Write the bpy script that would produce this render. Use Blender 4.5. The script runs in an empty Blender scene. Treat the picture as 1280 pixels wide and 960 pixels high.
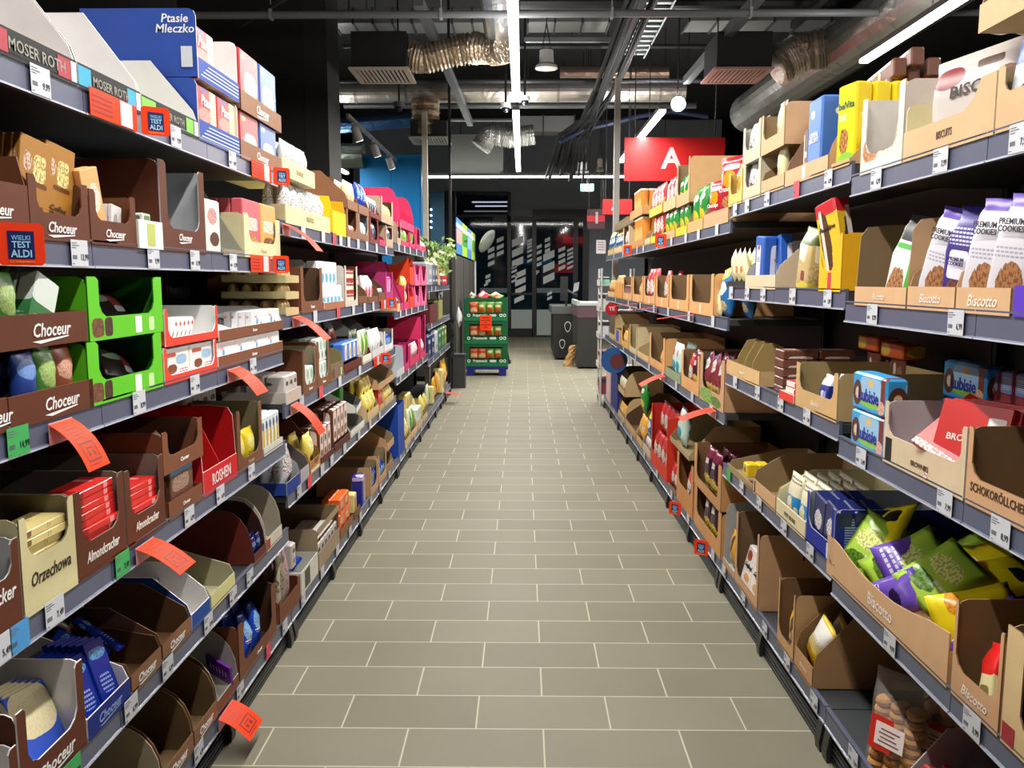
import bpy, math, random
from mathutils import Matrix, Vector, noise
random.seed(11)
SC = bpy.context.scene
COL = SC.collection
PI = math.pi
R = math.radians

# ------------------------------------------------------------------ camera
FPX, CAMH = 1054.0, 1.486
VX, VY = 654.0, 350.0
TH = math.atan((480 - VY) / FPX)
PS = math.atan((VX - 640) / FPX * math.cos(TH))
cam_data = bpy.data.cameras.new('camera')
cam_data.sensor_width = 36.0
cam_data.lens = FPX / 1280 * 36.0
cam_data.clip_start = 0.05
cam_data.clip_end = 200
cam = bpy.data.objects.new('camera', cam_data)
COL.objects.link(cam)
cam.location = (0, 0, CAMH)
cam.rotation_euler = (PI / 2 - TH, 0, PS)
SC.camera = cam

# ------------------------------------------------------------------ world, exposure
SC.view_settings.view_transform = 'Standard'
SC.view_settings.look = 'None'
SC.view_settings.exposure = 0.62
SC.view_settings.gamma = 1.0
SC.view_settings.use_curve_mapping = False
W = bpy.data.worlds.new('night')
SC.world = W
W.use_nodes = True
W.node_tree.nodes['Background'].inputs[0].default_value = (0.05, 0.075, 0.11, 1)
W.node_tree.nodes['Background'].inputs[1].default_value = 0.25
SC.cycles.max_bounces = 6
SC.cycles.diffuse_bounces = 4
SC.cycles.glossy_bounces = 3
SC.cycles.transmission_bounces = 4
SC.cycles.transparent_max_bounces = 6
SC.cycles.caustics_reflective = False
SC.cycles.caustics_refractive = False
LAMP = 1.0          # watt scale of the ceiling strips


def area_light(parent, loc, sx, sy, power, color=(1, 0.97, 0.92), rot=(0, 0, 0)):
    d = bpy.data.lights.new('strip_light', 'AREA')
    d.shape = 'RECTANGLE'
    d.size = sx
    d.size_y = sy
    d.energy = power * LAMP
    d.color = color
    o = bpy.data.objects.new('strip_light', d)
    COL.objects.link(o)
    o.location = loc
    o.rotation_euler = rot
    o.parent = parent
    return o


# ------------------------------------------------------------------ colours and materials
def lin(h):
    h = h.lstrip('#')
    v = [int(h[i:i + 2], 16) / 255 for i in (0, 2, 4)]
    return tuple((c / 12.92 if c <= 0.04045 else ((c + 0.055) / 1.055) ** 2.4) for c in v) + (1,)


CO = dict(brown='#5d2f1c', brown2='#7a4a30', umber='#8a6044', kraft='#c69a6c', tan='#d2aa80', tan2='#cca078',
          sand='#d8bc90', khaki='#9a8664', cream='#e6dcae', paper='#dcd8d6', white='#f0f0ee', grey='#b4b6ba',
          black='#1b1b1d', dark='#2a2624', blue='#2a4aa0', navy='#1c2f7e', dblue='#122a80', sky='#3fa6e0', green='#5fc81e',
          dgreen='#0f5a30', red='#d21f26', dred='#7c1a26', pink='#dc3468', magenta='#a01c58', yellow='#f2c60e',
          orange='#ff5a28', violet='#6a4ab8', cyan='#20a8cc', rail='#5a6076', mint='#d8e8de', gold='#d8b25a', lime='#b8d83a')


def hx(c):
    return lin(CO.get(c, c))


MATS = {}


def mat(c, rough=0.55, metal=0.0, emit=0.0, name=None, spec=0.4):
    key = (c, rough, metal, emit)
    if key in MATS:
        return MATS[key]
    m = bpy.data.materials.new(name or ('paint_' + c.lstrip('#')))
    m.use_nodes = True
    b = m.node_tree.nodes['Principled BSDF']
    b.inputs['Base Color'].default_value = hx(c)
    b.inputs['Roughness'].default_value = rough
    b.inputs['Metallic'].default_value = metal
    b.inputs['Specular IOR Level'].default_value = spec
    if emit:
        b.inputs['Emission Color'].default_value = hx(c)
        b.inputs['Emission Strength'].default_value = emit
    MATS[key] = m
    return m


def card(c):
    """cardboard or printed board with faint fibre and corrugation"""
    key = ('card', c)
    if key in MATS:
        return MATS[key]
    m = bpy.data.materials.new('board_' + c.lstrip('#'))
    m.use_nodes = True
    nt = m.node_tree
    b = nt.nodes['Principled BSDF']
    tc = nt.nodes.new('ShaderNodeTexCoord')
    n = nt.nodes.new('ShaderNodeTexNoise')
    n.inputs['Scale'].default_value = 14
    n.inputs['Detail'].default_value = 3
    nt.links.new(tc.outputs['Object'], n.inputs['Vector'])
    mx = nt.nodes.new('ShaderNodeMix')
    mx.data_type = 'RGBA'
    col = hx(c)
    mx.inputs[6].default_value = tuple(v * 0.90 for v in col[:3]) + (1,)
    mx.inputs[7].default_value = tuple(min(1, v * 1.16) for v in col[:3]) + (1,)
    nt.links.new(n.outputs['Fac'], mx.inputs[0])
    nt.links.new(mx.outputs[2], b.inputs['Base Color'])
    b.inputs['Roughness'].default_value = 0.62
    b.inputs['Specular IOR Level'].default_value = 0.3
    MATS[key] = m
    return m


def spot_group():
    g = bpy.data.node_groups.new('PrintSpot', 'ShaderNodeTree')
    I = g.interface
    for nm, st in (('Color', 'NodeSocketColor'), ('Spot', 'NodeSocketColor'), ('UV', 'NodeSocketVector'),
                   ('CX', 'NodeSocketFloat'), ('CY', 'NodeSocketFloat'), ('RX', 'NodeSocketFloat'), ('RY', 'NodeSocketFloat'),
                   ('P', 'NodeSocketFloat'), ('Mottle', 'NodeSocketFloat'), ('Stripes', 'NodeSocketFloat')):
        I.new_socket(name=nm, in_out='INPUT', socket_type=st)
    I.new_socket(name='Color', in_out='OUTPUT', socket_type='NodeSocketColor')
    N, L = g.nodes, g.links
    gi, go = N.new('NodeGroupInput'), N.new('NodeGroupOutput')
    sep = N.new('ShaderNodeSeparateXYZ')
    L.new(gi.outputs['UV'], sep.inputs[0])

    def M(op, a, b=None, c=None):
        n = N.new('ShaderNodeMath')
        n.operation = op
        for i, v in enumerate((a, b, c)):
            if v is None:
                continue
            if isinstance(v, (int, float)):
                n.inputs[i].default_value = v
            else:
                L.new(v, n.inputs[i])
        return n.outputs[0]
    noi = N.new('ShaderNodeTexNoise')
    noi.inputs['Scale'].default_value = 9
    noi.inputs['Detail'].default_value = 3
    L.new(gi.outputs['UV'], noi.inputs['Vector'])
    dx = M('DIVIDE', M('ABSOLUTE', M('SUBTRACT', sep.outputs[0], gi.outputs['CX'])), gi.outputs['RX'])
    dy = M('DIVIDE', M('ABSOLUTE', M('SUBTRACT', sep.outputs[1], gi.outputs['CY'])), gi.outputs['RY'])
    s = M('ADD', M('POWER', dx, gi.outputs['P']), M('POWER', dy, gi.outputs['P']))
    s = M('ADD', s, M('MULTIPLY', M('MULTIPLY', M('SUBTRACT', noi.outputs['Fac'], 0.5), 1.6), gi.outputs['Mottle']))
    mask = M('LESS_THAN', s, 1.0)
    st = M('GREATER_THAN', M('FRACT', M('ADD', M('MULTIPLY', sep.outputs[1], gi.outputs['Stripes']), 0.26)), 0.5)
    on = M('GREATER_THAN', gi.outputs['Stripes'], 0.5)
    brk = M('GREATER_THAN', M('FRACT', M('MULTIPLY', M('ADD', sep.outputs[0], M('MULTIPLY', M('FLOOR', M('MULTIPLY', sep.outputs[1], gi.outputs['Stripes'])), 0.37)), 9.0)), 0.22)
    st2 = M('MULTIPLY', st, brk)
    mask = M('MULTIPLY', mask, M('SUBTRACT', 1.0, M('MULTIPLY', on, M('SUBTRACT', 1.0, st2))))
    dark = N.new('ShaderNodeMix')
    dark.data_type = 'RGBA'
    dark.blend_type = 'MULTIPLY'
    L.new(gi.outputs['Spot'], dark.inputs[6])
    dark.inputs[7].default_value = (0.25, 0.13, 0.07, 1)
    ng = N.new('ShaderNodeTexNoise')
    ng.inputs['Scale'].default_value = 22
    L.new(gi.outputs['UV'], ng.inputs['Vector'])
    f = M('MULTIPLY', M('GREATER_THAN', ng.outputs['Fac'], 0.52), gi.outputs['Mottle'])
    L.new(f, dark.inputs[0])
    mx = N.new('ShaderNodeMix')
    mx.data_type = 'RGBA'
    L.new(mask, mx.inputs[0])
    L.new(gi.outputs['Color'], mx.inputs[6])
    L.new(dark.outputs[2], mx.inputs[7])
    L.new(mx.outputs[2], go.inputs[0])
    return g


SPOT = spot_group()


def pmat(key, bg, spots=(), rough=0.35, metal=0.0):
    """printed packaging: background plus a few printed shapes laid out in the pack's own UV"""
    m = bpy.data.materials.new('print_' + key)
    m.use_nodes = True
    nt = m.node_tree
    b = nt.nodes['Principled BSDF']
    b.inputs['Roughness'].default_value = rough
    b.inputs['Metallic'].default_value = metal
    uv = nt.nodes.new('ShaderNodeUVMap')
    prev = None
    for sp in spots:
        c, cx, cy, rx, ry = sp[:5]
        p = sp[5] if len(sp) > 5 else 2
        mo = sp[6] if len(sp) > 6 else 0
        stp = sp[7] if len(sp) > 7 else 0
        g = nt.nodes.new('ShaderNodeGroup')
        g.node_tree = SPOT
        if prev is None:
            g.inputs['Color'].default_value = hx(bg)
        else:
            nt.links.new(prev, g.inputs['Color'])
        g.inputs['Spot'].default_value = hx(c)
        nt.links.new(uv.outputs[0], g.inputs['UV'])
        for k, v in (('CX', cx), ('CY', cy), ('RX', rx), ('RY', ry), ('P', p), ('Mottle', mo), ('Stripes', stp)):
            g.inputs[k].default_value = v
        prev = g.outputs[0]
    if prev is None:
        b.inputs['Base Color'].default_value = hx(bg)
    else:
        nt.links.new(prev, b.inputs['Base Color'])
    return m


# ------------------------------------------------------------------ mesh helpers
class MB:
    def __init__(s):
        s.v, s.f, s.m = [], [], []

    def poly(s, pts, mi=0):
        i = len(s.v)
        s.v += [tuple(p) for p in pts]
        s.f.append(tuple(range(i, i + len(pts))))
        s.m.append(mi)

    def box(s, x0, x1, y0, y1, z0, z1, mi=0):
        i = len(s.v)
        s.v += [(x, y, z) for z in (z0, z1) for y in (y0, y1) for x in (x0, x1)]
        for f in ((0, 2, 3, 1), (4, 5, 7, 6), (0, 1, 5, 4), (2, 6, 7, 3), (0, 4, 6, 2), (1, 3, 7, 5)):
            s.f.append(tuple(i + k for k in f))
            s.m.append(mi)

    def prism(s, a, b, ma=0, mb=0, me=0):
        """solid between two matching polygons a and b; separate material per cap and for the rim"""
        n = len(a)
        i = len(s.v)
        s.v += [tuple(p) for p in a] + [tuple(p) for p in b]
        s.f.append(tuple(range(i, i + n)))
        s.m.append(ma)
        s.f.append(tuple(range(i + 2 * n - 1, i + n - 1, -1)))
        s.m.append(mb)
        for k in range(n):
            k2 = (k + 1) % n
            s.f.append((i + k, i + n + k, i + n + k2, i + k2))
            s.m.append(me)

    def tube(s, p, q, r, n=10, mi=0, r2=None):
        p, q = Vector(p), Vector(q)
        d = (q - p).normalized()
        u = d.orthogonal().normalized()
        w = d.cross(u)
        r2 = r if r2 is None else r2
        a = [p + (u * math.cos(2 * PI * k / n) + w * math.sin(2 * PI * k / n)) * r for k in range(n)]
        b = [q + (u * math.cos(2 * PI * k / n) + w * math.sin(2 * PI * k / n)) * r2 for k in range(n)]
        s.prism(a, b, mi, mi, mi)

    def rings(s, rings, mi=0, cap=True):
        n = len(rings[0])
        i = len(s.v)
        for r_ in rings:
            s.v += [tuple(p) for p in r_]
        for k in range(len(rings) - 1):
            for j in range(n):
                j2 = (j + 1) % n
                s.f.append((i + k * n + j, i + k * n + j2, i + (k + 1) * n + j2, i + (k + 1) * n + j))
                s.m.append(mi)
        if cap:
            s.f.append(tuple(i + n - 1 - j for j in range(n)))
            s.m.append(mi)
            s.f.append(tuple(i + (len(rings) - 1) * n + j for j in range(n)))
            s.m.append(mi)

    def path(s, pts, rad, n=8, mi=0):
        """tube along points; rad a number or a list"""
        P = [Vector(p) for p in pts]
        rs = []
        u = None
        for k, p in enumerate(P):
            d = (P[min(k + 1, len(P) - 1)] - P[max(k - 1, 0)]).normalized()
            if u is None:
                u = d.orthogonal().normalized()
            u = (u - d * u.dot(d)).normalized()
            w = d.cross(u)
            r_ = rad[k] if isinstance(rad, (list, tuple)) else rad
            rs.append([p + (u * math.cos(2 * PI * j / n) + w * math.sin(2 * PI * j / n)) * r_ for j in range(n)])
        s.rings(rs, mi)

    def mesh(s, name, mats, uvbox=None, smooth=False):
        me = bpy.data.meshes.new(name)
        me.from_pydata(s.v, [], s.f)
        for mt in mats:
            me.materials.append(mt)
        me.polygons.foreach_set('material_index', s.m)
        if uvbox:
            (x0, x1), (y0, y1), (z0, z1) = uvbox
            uvl = me.uv_layers.new(name='UVMap')
            dat = uvl.data
            for p in me.polygons:
                nx, ny, nz = abs(p.normal.x), abs(p.normal.y), abs(p.normal.z)
                for li in p.loop_indices:
                    c = me.vertices[me.loops[li].vertex_index].co
                    fx, fy, fz = (c.x - x0) / (x1 - x0), (c.y - y0) / (y1 - y0), (c.z - z0) / (z1 - z0)
                    if ny >= nx and ny >= nz:
                        dat[li].uv = (fx if p.normal.y < 0 else 1 - fx, fz)
                    elif nx >= nz:
                        dat[li].uv = (fy * 0.3, fz)
                    else:
                        dat[li].uv = (fx, 0.9 + fy * 0.09)
        if smooth:
            me.polygons.foreach_set('use_smooth', [True] * len(me.polygons))
        me.update()
        return me


def link(name, data, parent=None, M=None):
    o = bpy.data.objects.new(name, data)
    COL.objects.link(o)
    if parent is not None:
        o.parent = parent
    if M is not None:
        o.matrix_local = M if parent is not None else M
        if parent is None:
            o.matrix_world = M
    return o


THINGS = []


def tag(o, label, cat, group=None, kind=None):
    if label:
        o['label'] = label
    if cat:
        o['category'] = cat
    if group:
        o['group'] = group
    if kind:
        o['kind'] = kind
    THINGS.append(o)
    return o


def empty(name, M):
    o = bpy.data.objects.new(name, None)
    o.empty_display_size = 0.05
    COL.objects.link(o)
    o.matrix_world = M
    return o


def struct(name, mb, mats, smooth=False):
    o = link(name, mb.mesh(name, mats, smooth=smooth))
    o['kind'] = 'structure'
    return o


TXT = {}


def text_mesh(s, size, m, shear=0.0, bold=0.0, squeeze=1.0):
    key = (s, round(size, 4), m.name, shear, bold, squeeze)
    if key in TXT:
        return TXT[key]
    c = bpy.data.curves.new('lettering', 'FONT')
    c.body = s
    c.size = size
    c.shear = shear
    c.offset = bold * size
    c.align_x = 'CENTER'
    c.align_y = 'CENTER'
    c.resolution_u = 2
    c.extrude = 0.0003
    c.space_line = 0.85
    o = bpy.data.objects.new('lettering', c)
    COL.objects.link(o)
    dg = bpy.context.evaluated_depsgraph_get()
    me = bpy.data.meshes.new_from_object(o.evaluated_get(dg))
    bpy.data.objects.remove(o)
    for v in me.vertices:
        v.co.x *= squeeze
    me.materials.clear()
    me.materials.append(m)
    me.name = 'lettering'
    TXT[key] = me
    return me


def T(x, y, z):
    return Matrix.Translation((x, y, z))


def Rx(a):
    return Matrix.Rotation(a, 4, 'X')


def Ry(a):
    return Matrix.Rotation(a, 4, 'Y')


def Rz(a):
    return Matrix.Rotation(a, 4, 'Z')


def put_text(s, size, c, parent, M, shear=0.0, bold=0.0, squeeze=1.0, name='lettering', rough=0.5, emit=0):
    """upright text in the local xz plane, facing local -y"""
    return link(name, text_mesh(s, size, mat(c, rough, 0, emit), shear, bold, squeeze), parent, M @ Rx(PI / 2))


# ------------------------------------------------------------------ geometry of the aisle
FW = Vector((-math.sin(PS) * math.cos(TH), math.cos(PS) * math.cos(TH), -math.sin(TH)))
RT = Vector((math.cos(PS), math.sin(PS), 0))
LIP = 0.95


def ydep(side, px, z):
    """distance along the aisle of the spot on the shelf front (at height z) seen at column px of the survey photograph"""
    X = side * LIP
    a = px - 640
    return (a * (X * FW.x + (z - CAMH) * FW.z) - FPX * X * RT.x) / (FPX * RT.y - a * FW.y)


def wall_mat():
    m = bpy.data.materials.new('dark_wall')
    m.use_nodes = True
    nt = m.node_tree
    b = nt.nodes['Principled BSDF']
    n = nt.nodes.new('ShaderNodeTexNoise')
    n.inputs['Scale'].default_value = 3
    r = nt.nodes.new('ShaderNodeValToRGB')
    r.color_ramp.elements[0].color = (0.008, 0.008, 0.010, 1)
    r.color_ramp.elements[1].color = (0.017, 0.017, 0.02, 1)
    nt.links.new(n.outputs['Fac'], r.inputs[0])
    nt.links.new(r.outputs[0], b.inputs['Base Color'])
    b.inputs['Roughness'].default_value = 0.7
    return m


def floor_mat():
    m = bpy.data.materials.new('floor_tiles')
    m.use_nodes = True
    nt = m.node_tree
    b = nt.nodes['Principled BSDF']
    b.inputs['Specular IOR Level'].default_value = 0.12
    tc = nt.nodes.new('ShaderNodeTexCoord')
    mp = nt.nodes.new('ShaderNodeMapping')
    mp.inputs['Location'].default_value = (FLX, FLY, 0)
    nt.links.new(tc.outputs['Object'], mp.inputs['Vector'])
    br = nt.nodes.new('ShaderNodeTexBrick')
    br.offset = 0.5
    br.inputs['Scale'].default_value = 1.0
    br.inputs['Brick Width'].default_value = TW
    br.inputs['Row Height'].default_value = TR
    br.inputs['Mortar Size'].default_value = 0.0028
    br.inputs['Mortar Smooth'].default_value = 0.0
    br.inputs['Color1'].default_value = lin('#7e7a69')
    br.inputs['Color2'].default_value = lin('#868271')
    br.inputs['Mortar'].default_value = lin('#bcb8a0')
    nt.links.new(mp.outputs[0], br.inputs['Vector'])
    n = nt.nodes.new('ShaderNodeTexNoise')
    n.inputs['Scale'].default_value = 2.2
    n.inputs['Detail'].default_value = 6
    nt.links.new(tc.outputs['Object'], n.inputs['Vector'])
    mx = nt.nodes.new('ShaderNodeMix')
    mx.data_type = 'RGBA'
    mx.blend_type = 'MULTIPLY'
    mx.inputs[0].default_value = 0.5
    rr = nt.nodes.new('ShaderNodeMapRange')
    rr.inputs[3].default_value = 0.7
    rr.inputs[4].default_value = 1.25
    nt.links.new(n.outputs['Fac'], rr.inputs[0])
    cb = nt.nodes.new('ShaderNodeCombineColor')
    for k in range(3):
        nt.links.new(rr.outputs[0], cb.inputs[k])
    nt.links.new(br.outputs['Color'], mx.inputs[6])
    nt.links.new(cb.outputs[0], mx.inputs[7])
    nt.links.new(mx.outputs[2], b.inputs['Base Color'])
    r2 = nt.nodes.new('ShaderNodeMapRange')
    r2.inputs[3].default_value = 0.44
    r2.inputs[4].default_value = 0.62
    nt.links.new(n.outputs['Fac'], r2.inputs[0])
    nt.links.new(r2.outputs[0], b.inputs['Roughness'])
    bp = nt.nodes.new('ShaderNodeBump')
    bp.inputs['Strength'].default_value = 0.15
    bp.inputs['Distance'].default_value = 0.002
    bp.invert = True
    nt.links.new(br.outputs['Fac'], bp.inputs['Height'])
    nt.links.new(bp.outputs[0], b.inputs['Normal'])
    return m
TW, TR = 0.45, 0.2251
FLX, FLY = 0.3807 + 18.0, -2.650 + 0.2251 * 40
WALL = wall_mat()

# ------------------------------------------------------------------ room
mb = MB()
mb.box(-9, 9, -3, 22.4, -0.1, 0)
floor = struct('floor', mb, [floor_mat()])
mb = MB()
mb.box(-9, 9, -3, 36, 5.6, 5.7)
struct('ceiling', mb, [WALL])
mb = MB()
mb.box(-9.1, -9, -3, 22.4, 0, 5.6)
struct('wall_left', mb, [WALL])
mb = MB()
mb.box(9, 9.1, -3, 22.4, 0, 5.6)
struct('wall_right', mb, [WALL])
mb = MB()
mb.box(-9, 9, -3.1, -3, 0, 5.6)
struct('wall_back', mb, [WALL])

# ------------------------------------------------------------------ racks
SHELF = {}   # key -> (side, top z, phrase)
ORD = ['top', 'second', 'third', 'fourth', 'fifth']
BLK = mat('#08080a', 0.6)
RAIL = pmat('rail', 'rail', rough=0.32)
BOARD = mat('#3a3d40', 0.5)


def rack(key, where, side, Y0, Y1, lips, base, cap=None, only_board=None):
    M = T(side * LIP, (Y0 + Y1) / 2, 0) @ Rz(-side * PI / 2)
    w = (Y1 - Y0) / 2
    r = empty('shelf_rack', M)
    tag(r, 'dark gondola rack with grey price rails, %s side of the aisle' % where, 'shelving', 'gondola racks along the aisle')
    top = lips[0] + 0.10
    mb = MB()
    mb.box(-w, w, 0.475, 0.49, 0.0, top)
    link('back_panel', mb.mesh('back_panel', [BLK]), r)
    for x in (-w + 0.002, w - 0.022):
        mb = MB()
        mb.box(x, x + 0.02, 0.44, 0.474, 0, top)
        link('upright', mb.mesh('upright', [BLK]), r)
    n = len(lips) + 1
    for i, zb in enumerate(lips + [base]):
        mb = MB()
        zt = zb + 0.052
        last = i == n - 1
        mb.box(-w + 0.001, w - 0.001, 0.012, 0.438, zt - 0.028, zt, 0)
        bd = link('shelf_board', mb.mesh('shelf_board', [BOARD if last or side > 0 else BOARD]), r)
        segs = max(1, round((Y1 - Y0) / 0.725))
        sw = 2 * w / segs
        for k in range(segs):
            mb = MB()
            a, b = -w + sw * k + 0.0015, -w + sw * (k + 1) - 0.0015
            prof = [(0.011, zb), (-0.003, zb), (-0.003, zb + 0.004), (0.001, zb + 0.006), (0.0015, zb + 0.056), (-0.002, zb + 0.058), (-0.002, zb + 0.062), (0.011, zb + 0.062)]
            mb.prism([(a, y, z) for y, z in prof], [(b, y, z) for y, z in prof])
            mb.box(a, b, -0.0036, -0.003, zb, zb + 0.0035, 1)
            link('price_rail', mb.mesh('price_rail', [RAIL, mat('#c4c8d2', 0.3)]), bd)
        nm = 'bottom' if last else ORD[i]
        SHELF[key + 'ABCDEF'[i if not last else n - 1]] = (side, zb + 0.062, '%s %s shelf' % (where, nm))
    mb = MB()
    for k in range(5):
        z0 = 0.004 + k * (base - 0.006) / 5
        h = (base - 0.006) / 5
        mb.prism([(-w, 0.03, z0), (-w, 0.006, z0 + 0.002), (-w, 0.004, z0 + h * 0.6), (-w, 0.016, z0 + h * 0.75), (-w, 0.03, z0 + h)],
                 [(w, 0.03, z0), (w, 0.006, z0 + 0.002), (w, 0.004, z0 + h * 0.6), (w, 0.016, z0 + h * 0.75), (w, 0.03, z0 + h)])
    link('kick_plate', mb.mesh('kick_plate', [mat('#141416', 0.4)]), r)
    for k in range(max(1, round((Y1 - Y0) / 0.72)) + 1):
        x = -w + 0.03 + k * (2 * w - 0.06) / max(1, round((Y1 - Y0) / 0.72))
        mb = MB()
        mb.prism([(x - 0.02, 0.004, 0.0), (x - 0.02, -0.008, 0.0), (x - 0.02, -0.012, 0.03), (x - 0.02, -0.002, base - 0.004), (x - 0.02, 0.004, base - 0.004)],
                 [(x + 0.02, 0.004, 0.0), (x + 0.02, -0.008, 0.0), (x + 0.02, -0.012, 0.03), (x + 0.02, -0.002, base - 0.004), (x + 0.02, 0.004, base - 0.004)])
        link('foot_cap', mb.mesh('foot_cap', [mat('#2c2c2e', 0.35)]), r)
    return r


# where, side, Y0, Y1, lip bottoms, base lip bottom
rack('L1', 'near left', -1, 0.43, 3.31, [1.842, 1.512, 1.156, 0.79, 0.43], 0.086)
rack('L2', 'middle left', -1, 3.315, 6.255, [1.66, 1.29, 0.935, 0.567], 0.086)
rack('L3', 'far left', -1, 6.26, 8.40, [1.70, 1.195, 0.70], 0.086)
rack('L4', 'end left', -1, 8.405, 10.93, [1.365, 0.985, 0.62], 0.086)
rack('R1', 'near right', 1, 0.34, 2.51, [1.725, 1.363, 0.961, 0.527], 0.098)
rack('R2', 'middle right', 1, 2.513, 3.94, [1.767, 1.398, 1.003, 0.565], 0.098)
rack('R3', 'far right', 1, 3.943, 9.80, [1.70, 1.25, 0.805], 0.098)

# ------------------------------------------------------------------ packets
ITEM = {}


def item_mesh(kind, dim, m, var=0):
    key = (kind, dim, m.name, var)
    if key in ITEM:
        return ITEM[key]
    w, t, h = dim
    mb = MB()
    rnd = random.Random(round(w * 1000) * 131 + round(h * 1000) * 17 + var)
    if kind == 'box':
        e = min(w, t, h) * 0.10
        rings = []
        for z, i in ((0, e), (e, 0), (h - e, 0), (h, e)):
            x, y = w / 2 - i, t / 2 - i
            c = e
            rings.append([(-x + c, -y, z), (x - c, -y, z), (x, -y + c, z), (x, y - c, z), (x - c, y, z), (-x + c, y, z), (-x, y - c, z), (-x, -y + c, z)])
        mb.rings(rings)
        me = mb.mesh('packet', [m], ((-w / 2, w / 2), (-t / 2, t / 2), (0, h)))
    elif kind == 'pouch':
        nx, nz = 8, 11
        sd = rnd.random() * 50

        def P(i, j, s):
            u, v = i / nx, j / nz
            x = (u - 0.5) * w
            z = v * h
            fin = 0.06
            vv = min(max((v - fin) / (1 - 2 * fin), 0), 1)
            b = (max(0, math.sin(PI * vv)) ** 0.55) * (max(0, 1 - abs(2 * u - 1) ** 2.6)) ** 0.6
            wr = noise.noise(Vector((x * 38 + sd, z * 38, s * 3.0))) * 0.09
            y = s * t / 2 * b * (1 + wr * 2.2) + (noise.noise(Vector((x * 25, z * 16 + sd, 0))) * t * 0.10)
            x *= 1 - 0.10 * b - 0.05 * (1 - abs(2 * v - 1))
            return (x, y, z)
        idx = {}
        for s in (-1, 1):
            for i in range(nx + 1):
                for j in range(nz + 1):
                    edge = i in (0, nx) or j in (0, nz)
                    k = (i, j, 0 if edge else s)
                    if k not in idx:
                        idx[k] = len(mb.v)
                        mb.v.append(P(i, j, s))
        for s in (-1, 1):
            for i in range(nx):
                for j in range(nz):
                    q = [idx[(a, b, 0 if (a in (0, nx) or b in (0, nz)) else s)] for a, b in ((i, j), (i + 1, j), (i + 1, j + 1), (i, j + 1))]
                    if s > 0:
                        q = q[::-1]
                    mb.f.append(tuple(q))
                    mb.m.append(0)
        me = mb.mesh('packet', [m], ((-w / 2, w / 2), (-t / 2, t / 2), (0, h)), smooth=True)
    elif kind == 'gbag':
        n = 20
        rings = []
        sd = rnd.random() * 50
        for zf, wf, tf in ((0, 0.93, 0.9), (0.03, 1, 1), (0.25, 1, 1.04), (0.55, 1, 1), (0.72, 0.98, 0.85), (0.86, 0.97, 0.4), (0.92, 0.97, 0.08), (1.0, 0.97, 0.05)):
            ring = []
            for k in range(n):
                a = 2 * PI * k / n
                c, s_ = math.cos(a), math.sin(a)
                x = math.copysign(abs(c) ** 0.35, c) * w / 2 * wf
                y = math.copysign(abs(s_) ** 0.35, s_) * t / 2 * tf
                wr = noise.noise(Vector((x * 30 + sd, y * 30, zf * h * 30))) * 0.006
                ring.append((x + wr * 0.5, y + wr, zf * h + wr * 0.5 * (zf > 0.9)))
            rings.append(ring)
        mb.rings(rings)
        me = mb.mesh('packet', [m], ((-w / 2, w / 2), (-t / 2, t / 2), (0, h)))
        me.polygons.foreach_set('use_smooth', [True] * len(me.polygons))
    elif kind == 'roll':
        # round packet standing up (tube)
        n = 14
        rings = []
        for zf, rf in ((0, 0.9), (0.02, 1), (0.9, 1), (0.93, 1.06), (0.98, 1.06), (1, 0.98)):
            rings.append([(math.cos(2 * PI * k / n) * w / 2 * rf, math.sin(2 * PI * k / n) * t / 2 * rf, zf * h) for k in range(n)])
        mb.rings(rings)
        me = mb.mesh('packet', [m], ((-w / 2, w / 2), (-t / 2, t / 2), (0, h)))
    else:  # tray: small open plastic tray of round sweets under film
        mb.box(-w / 2, w / 2, -t / 2, t / 2, 0, h * 0.45)
        for i in range(3):
            for j in range(2):
                cx, cy = (i - 1) * w * 0.31, (j - 0.5) * t * 0.46
                r_ = min(w * 0.15, t * 0.22)
                rings = []
                for q in range(5):
                    a = PI / 2 * q / 4
                    rr, zz = r_ * math.cos(a) + 0.0005, h * 0.45 + h * 0.55 * math.sin(a)
                    rings.append([(cx + rr * math.cos(2 * PI * k / 8), cy + rr * math.sin(2 * PI * k / 8), zz) for k in range(8)])
                mb.rings(rings)
        me = mb.mesh('packet', [m], ((-w / 2, w / 2), (-t / 2, t / 2), (0, h)))
    ITEM[key] = me
    return me


PK = {}


def PD(key, name, kind, dim, desc, bg, spots=(), text=None, tc='white', ts=0.2, ty=0.6, rough=0.35, shear=0.0, sq=1.0):
    PK[key] = dict(name=name, kind=kind, dim=dim, desc=desc, mat=pmat(key, bg, spots, rough), text=text, tc=tc, ts=ts, ty=ty, shear=shear, sq=sq)


def words(s):
    return len(s.split())


LATER = []   # (object, list of label candidates)


def packet(key, M, cands, group, scale=1.0, lod=True, var=0):
    p = PK[key]
    w, t, h = p['dim']
    me = item_mesh(p['kind'], p['dim'], p['mat'], var)
    Ms = M @ Matrix.Scale(scale, 4) if scale != 1 else M
    o = link(p['name'], me, None, Ms)
    tag(o, None, p['name'].replace('_', ' ').split()[-1], group)
    LATER.append((o, cands))
    if p['text'] and lod:
        yy = -t / 2 - (0.0012 if p['kind'] == 'box' else 0.004)
        if p['kind'] == 'pouch':
            yy = -t / 2 * 1.12
        put_text(p['text'], w * p['ts'], p['tc'], o, T(0, yy, h * p['ty']), p['shear'], 0.02, p['sq'], 'brand_lettering')
    return o


CARTONS = []
WID = {}


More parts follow.
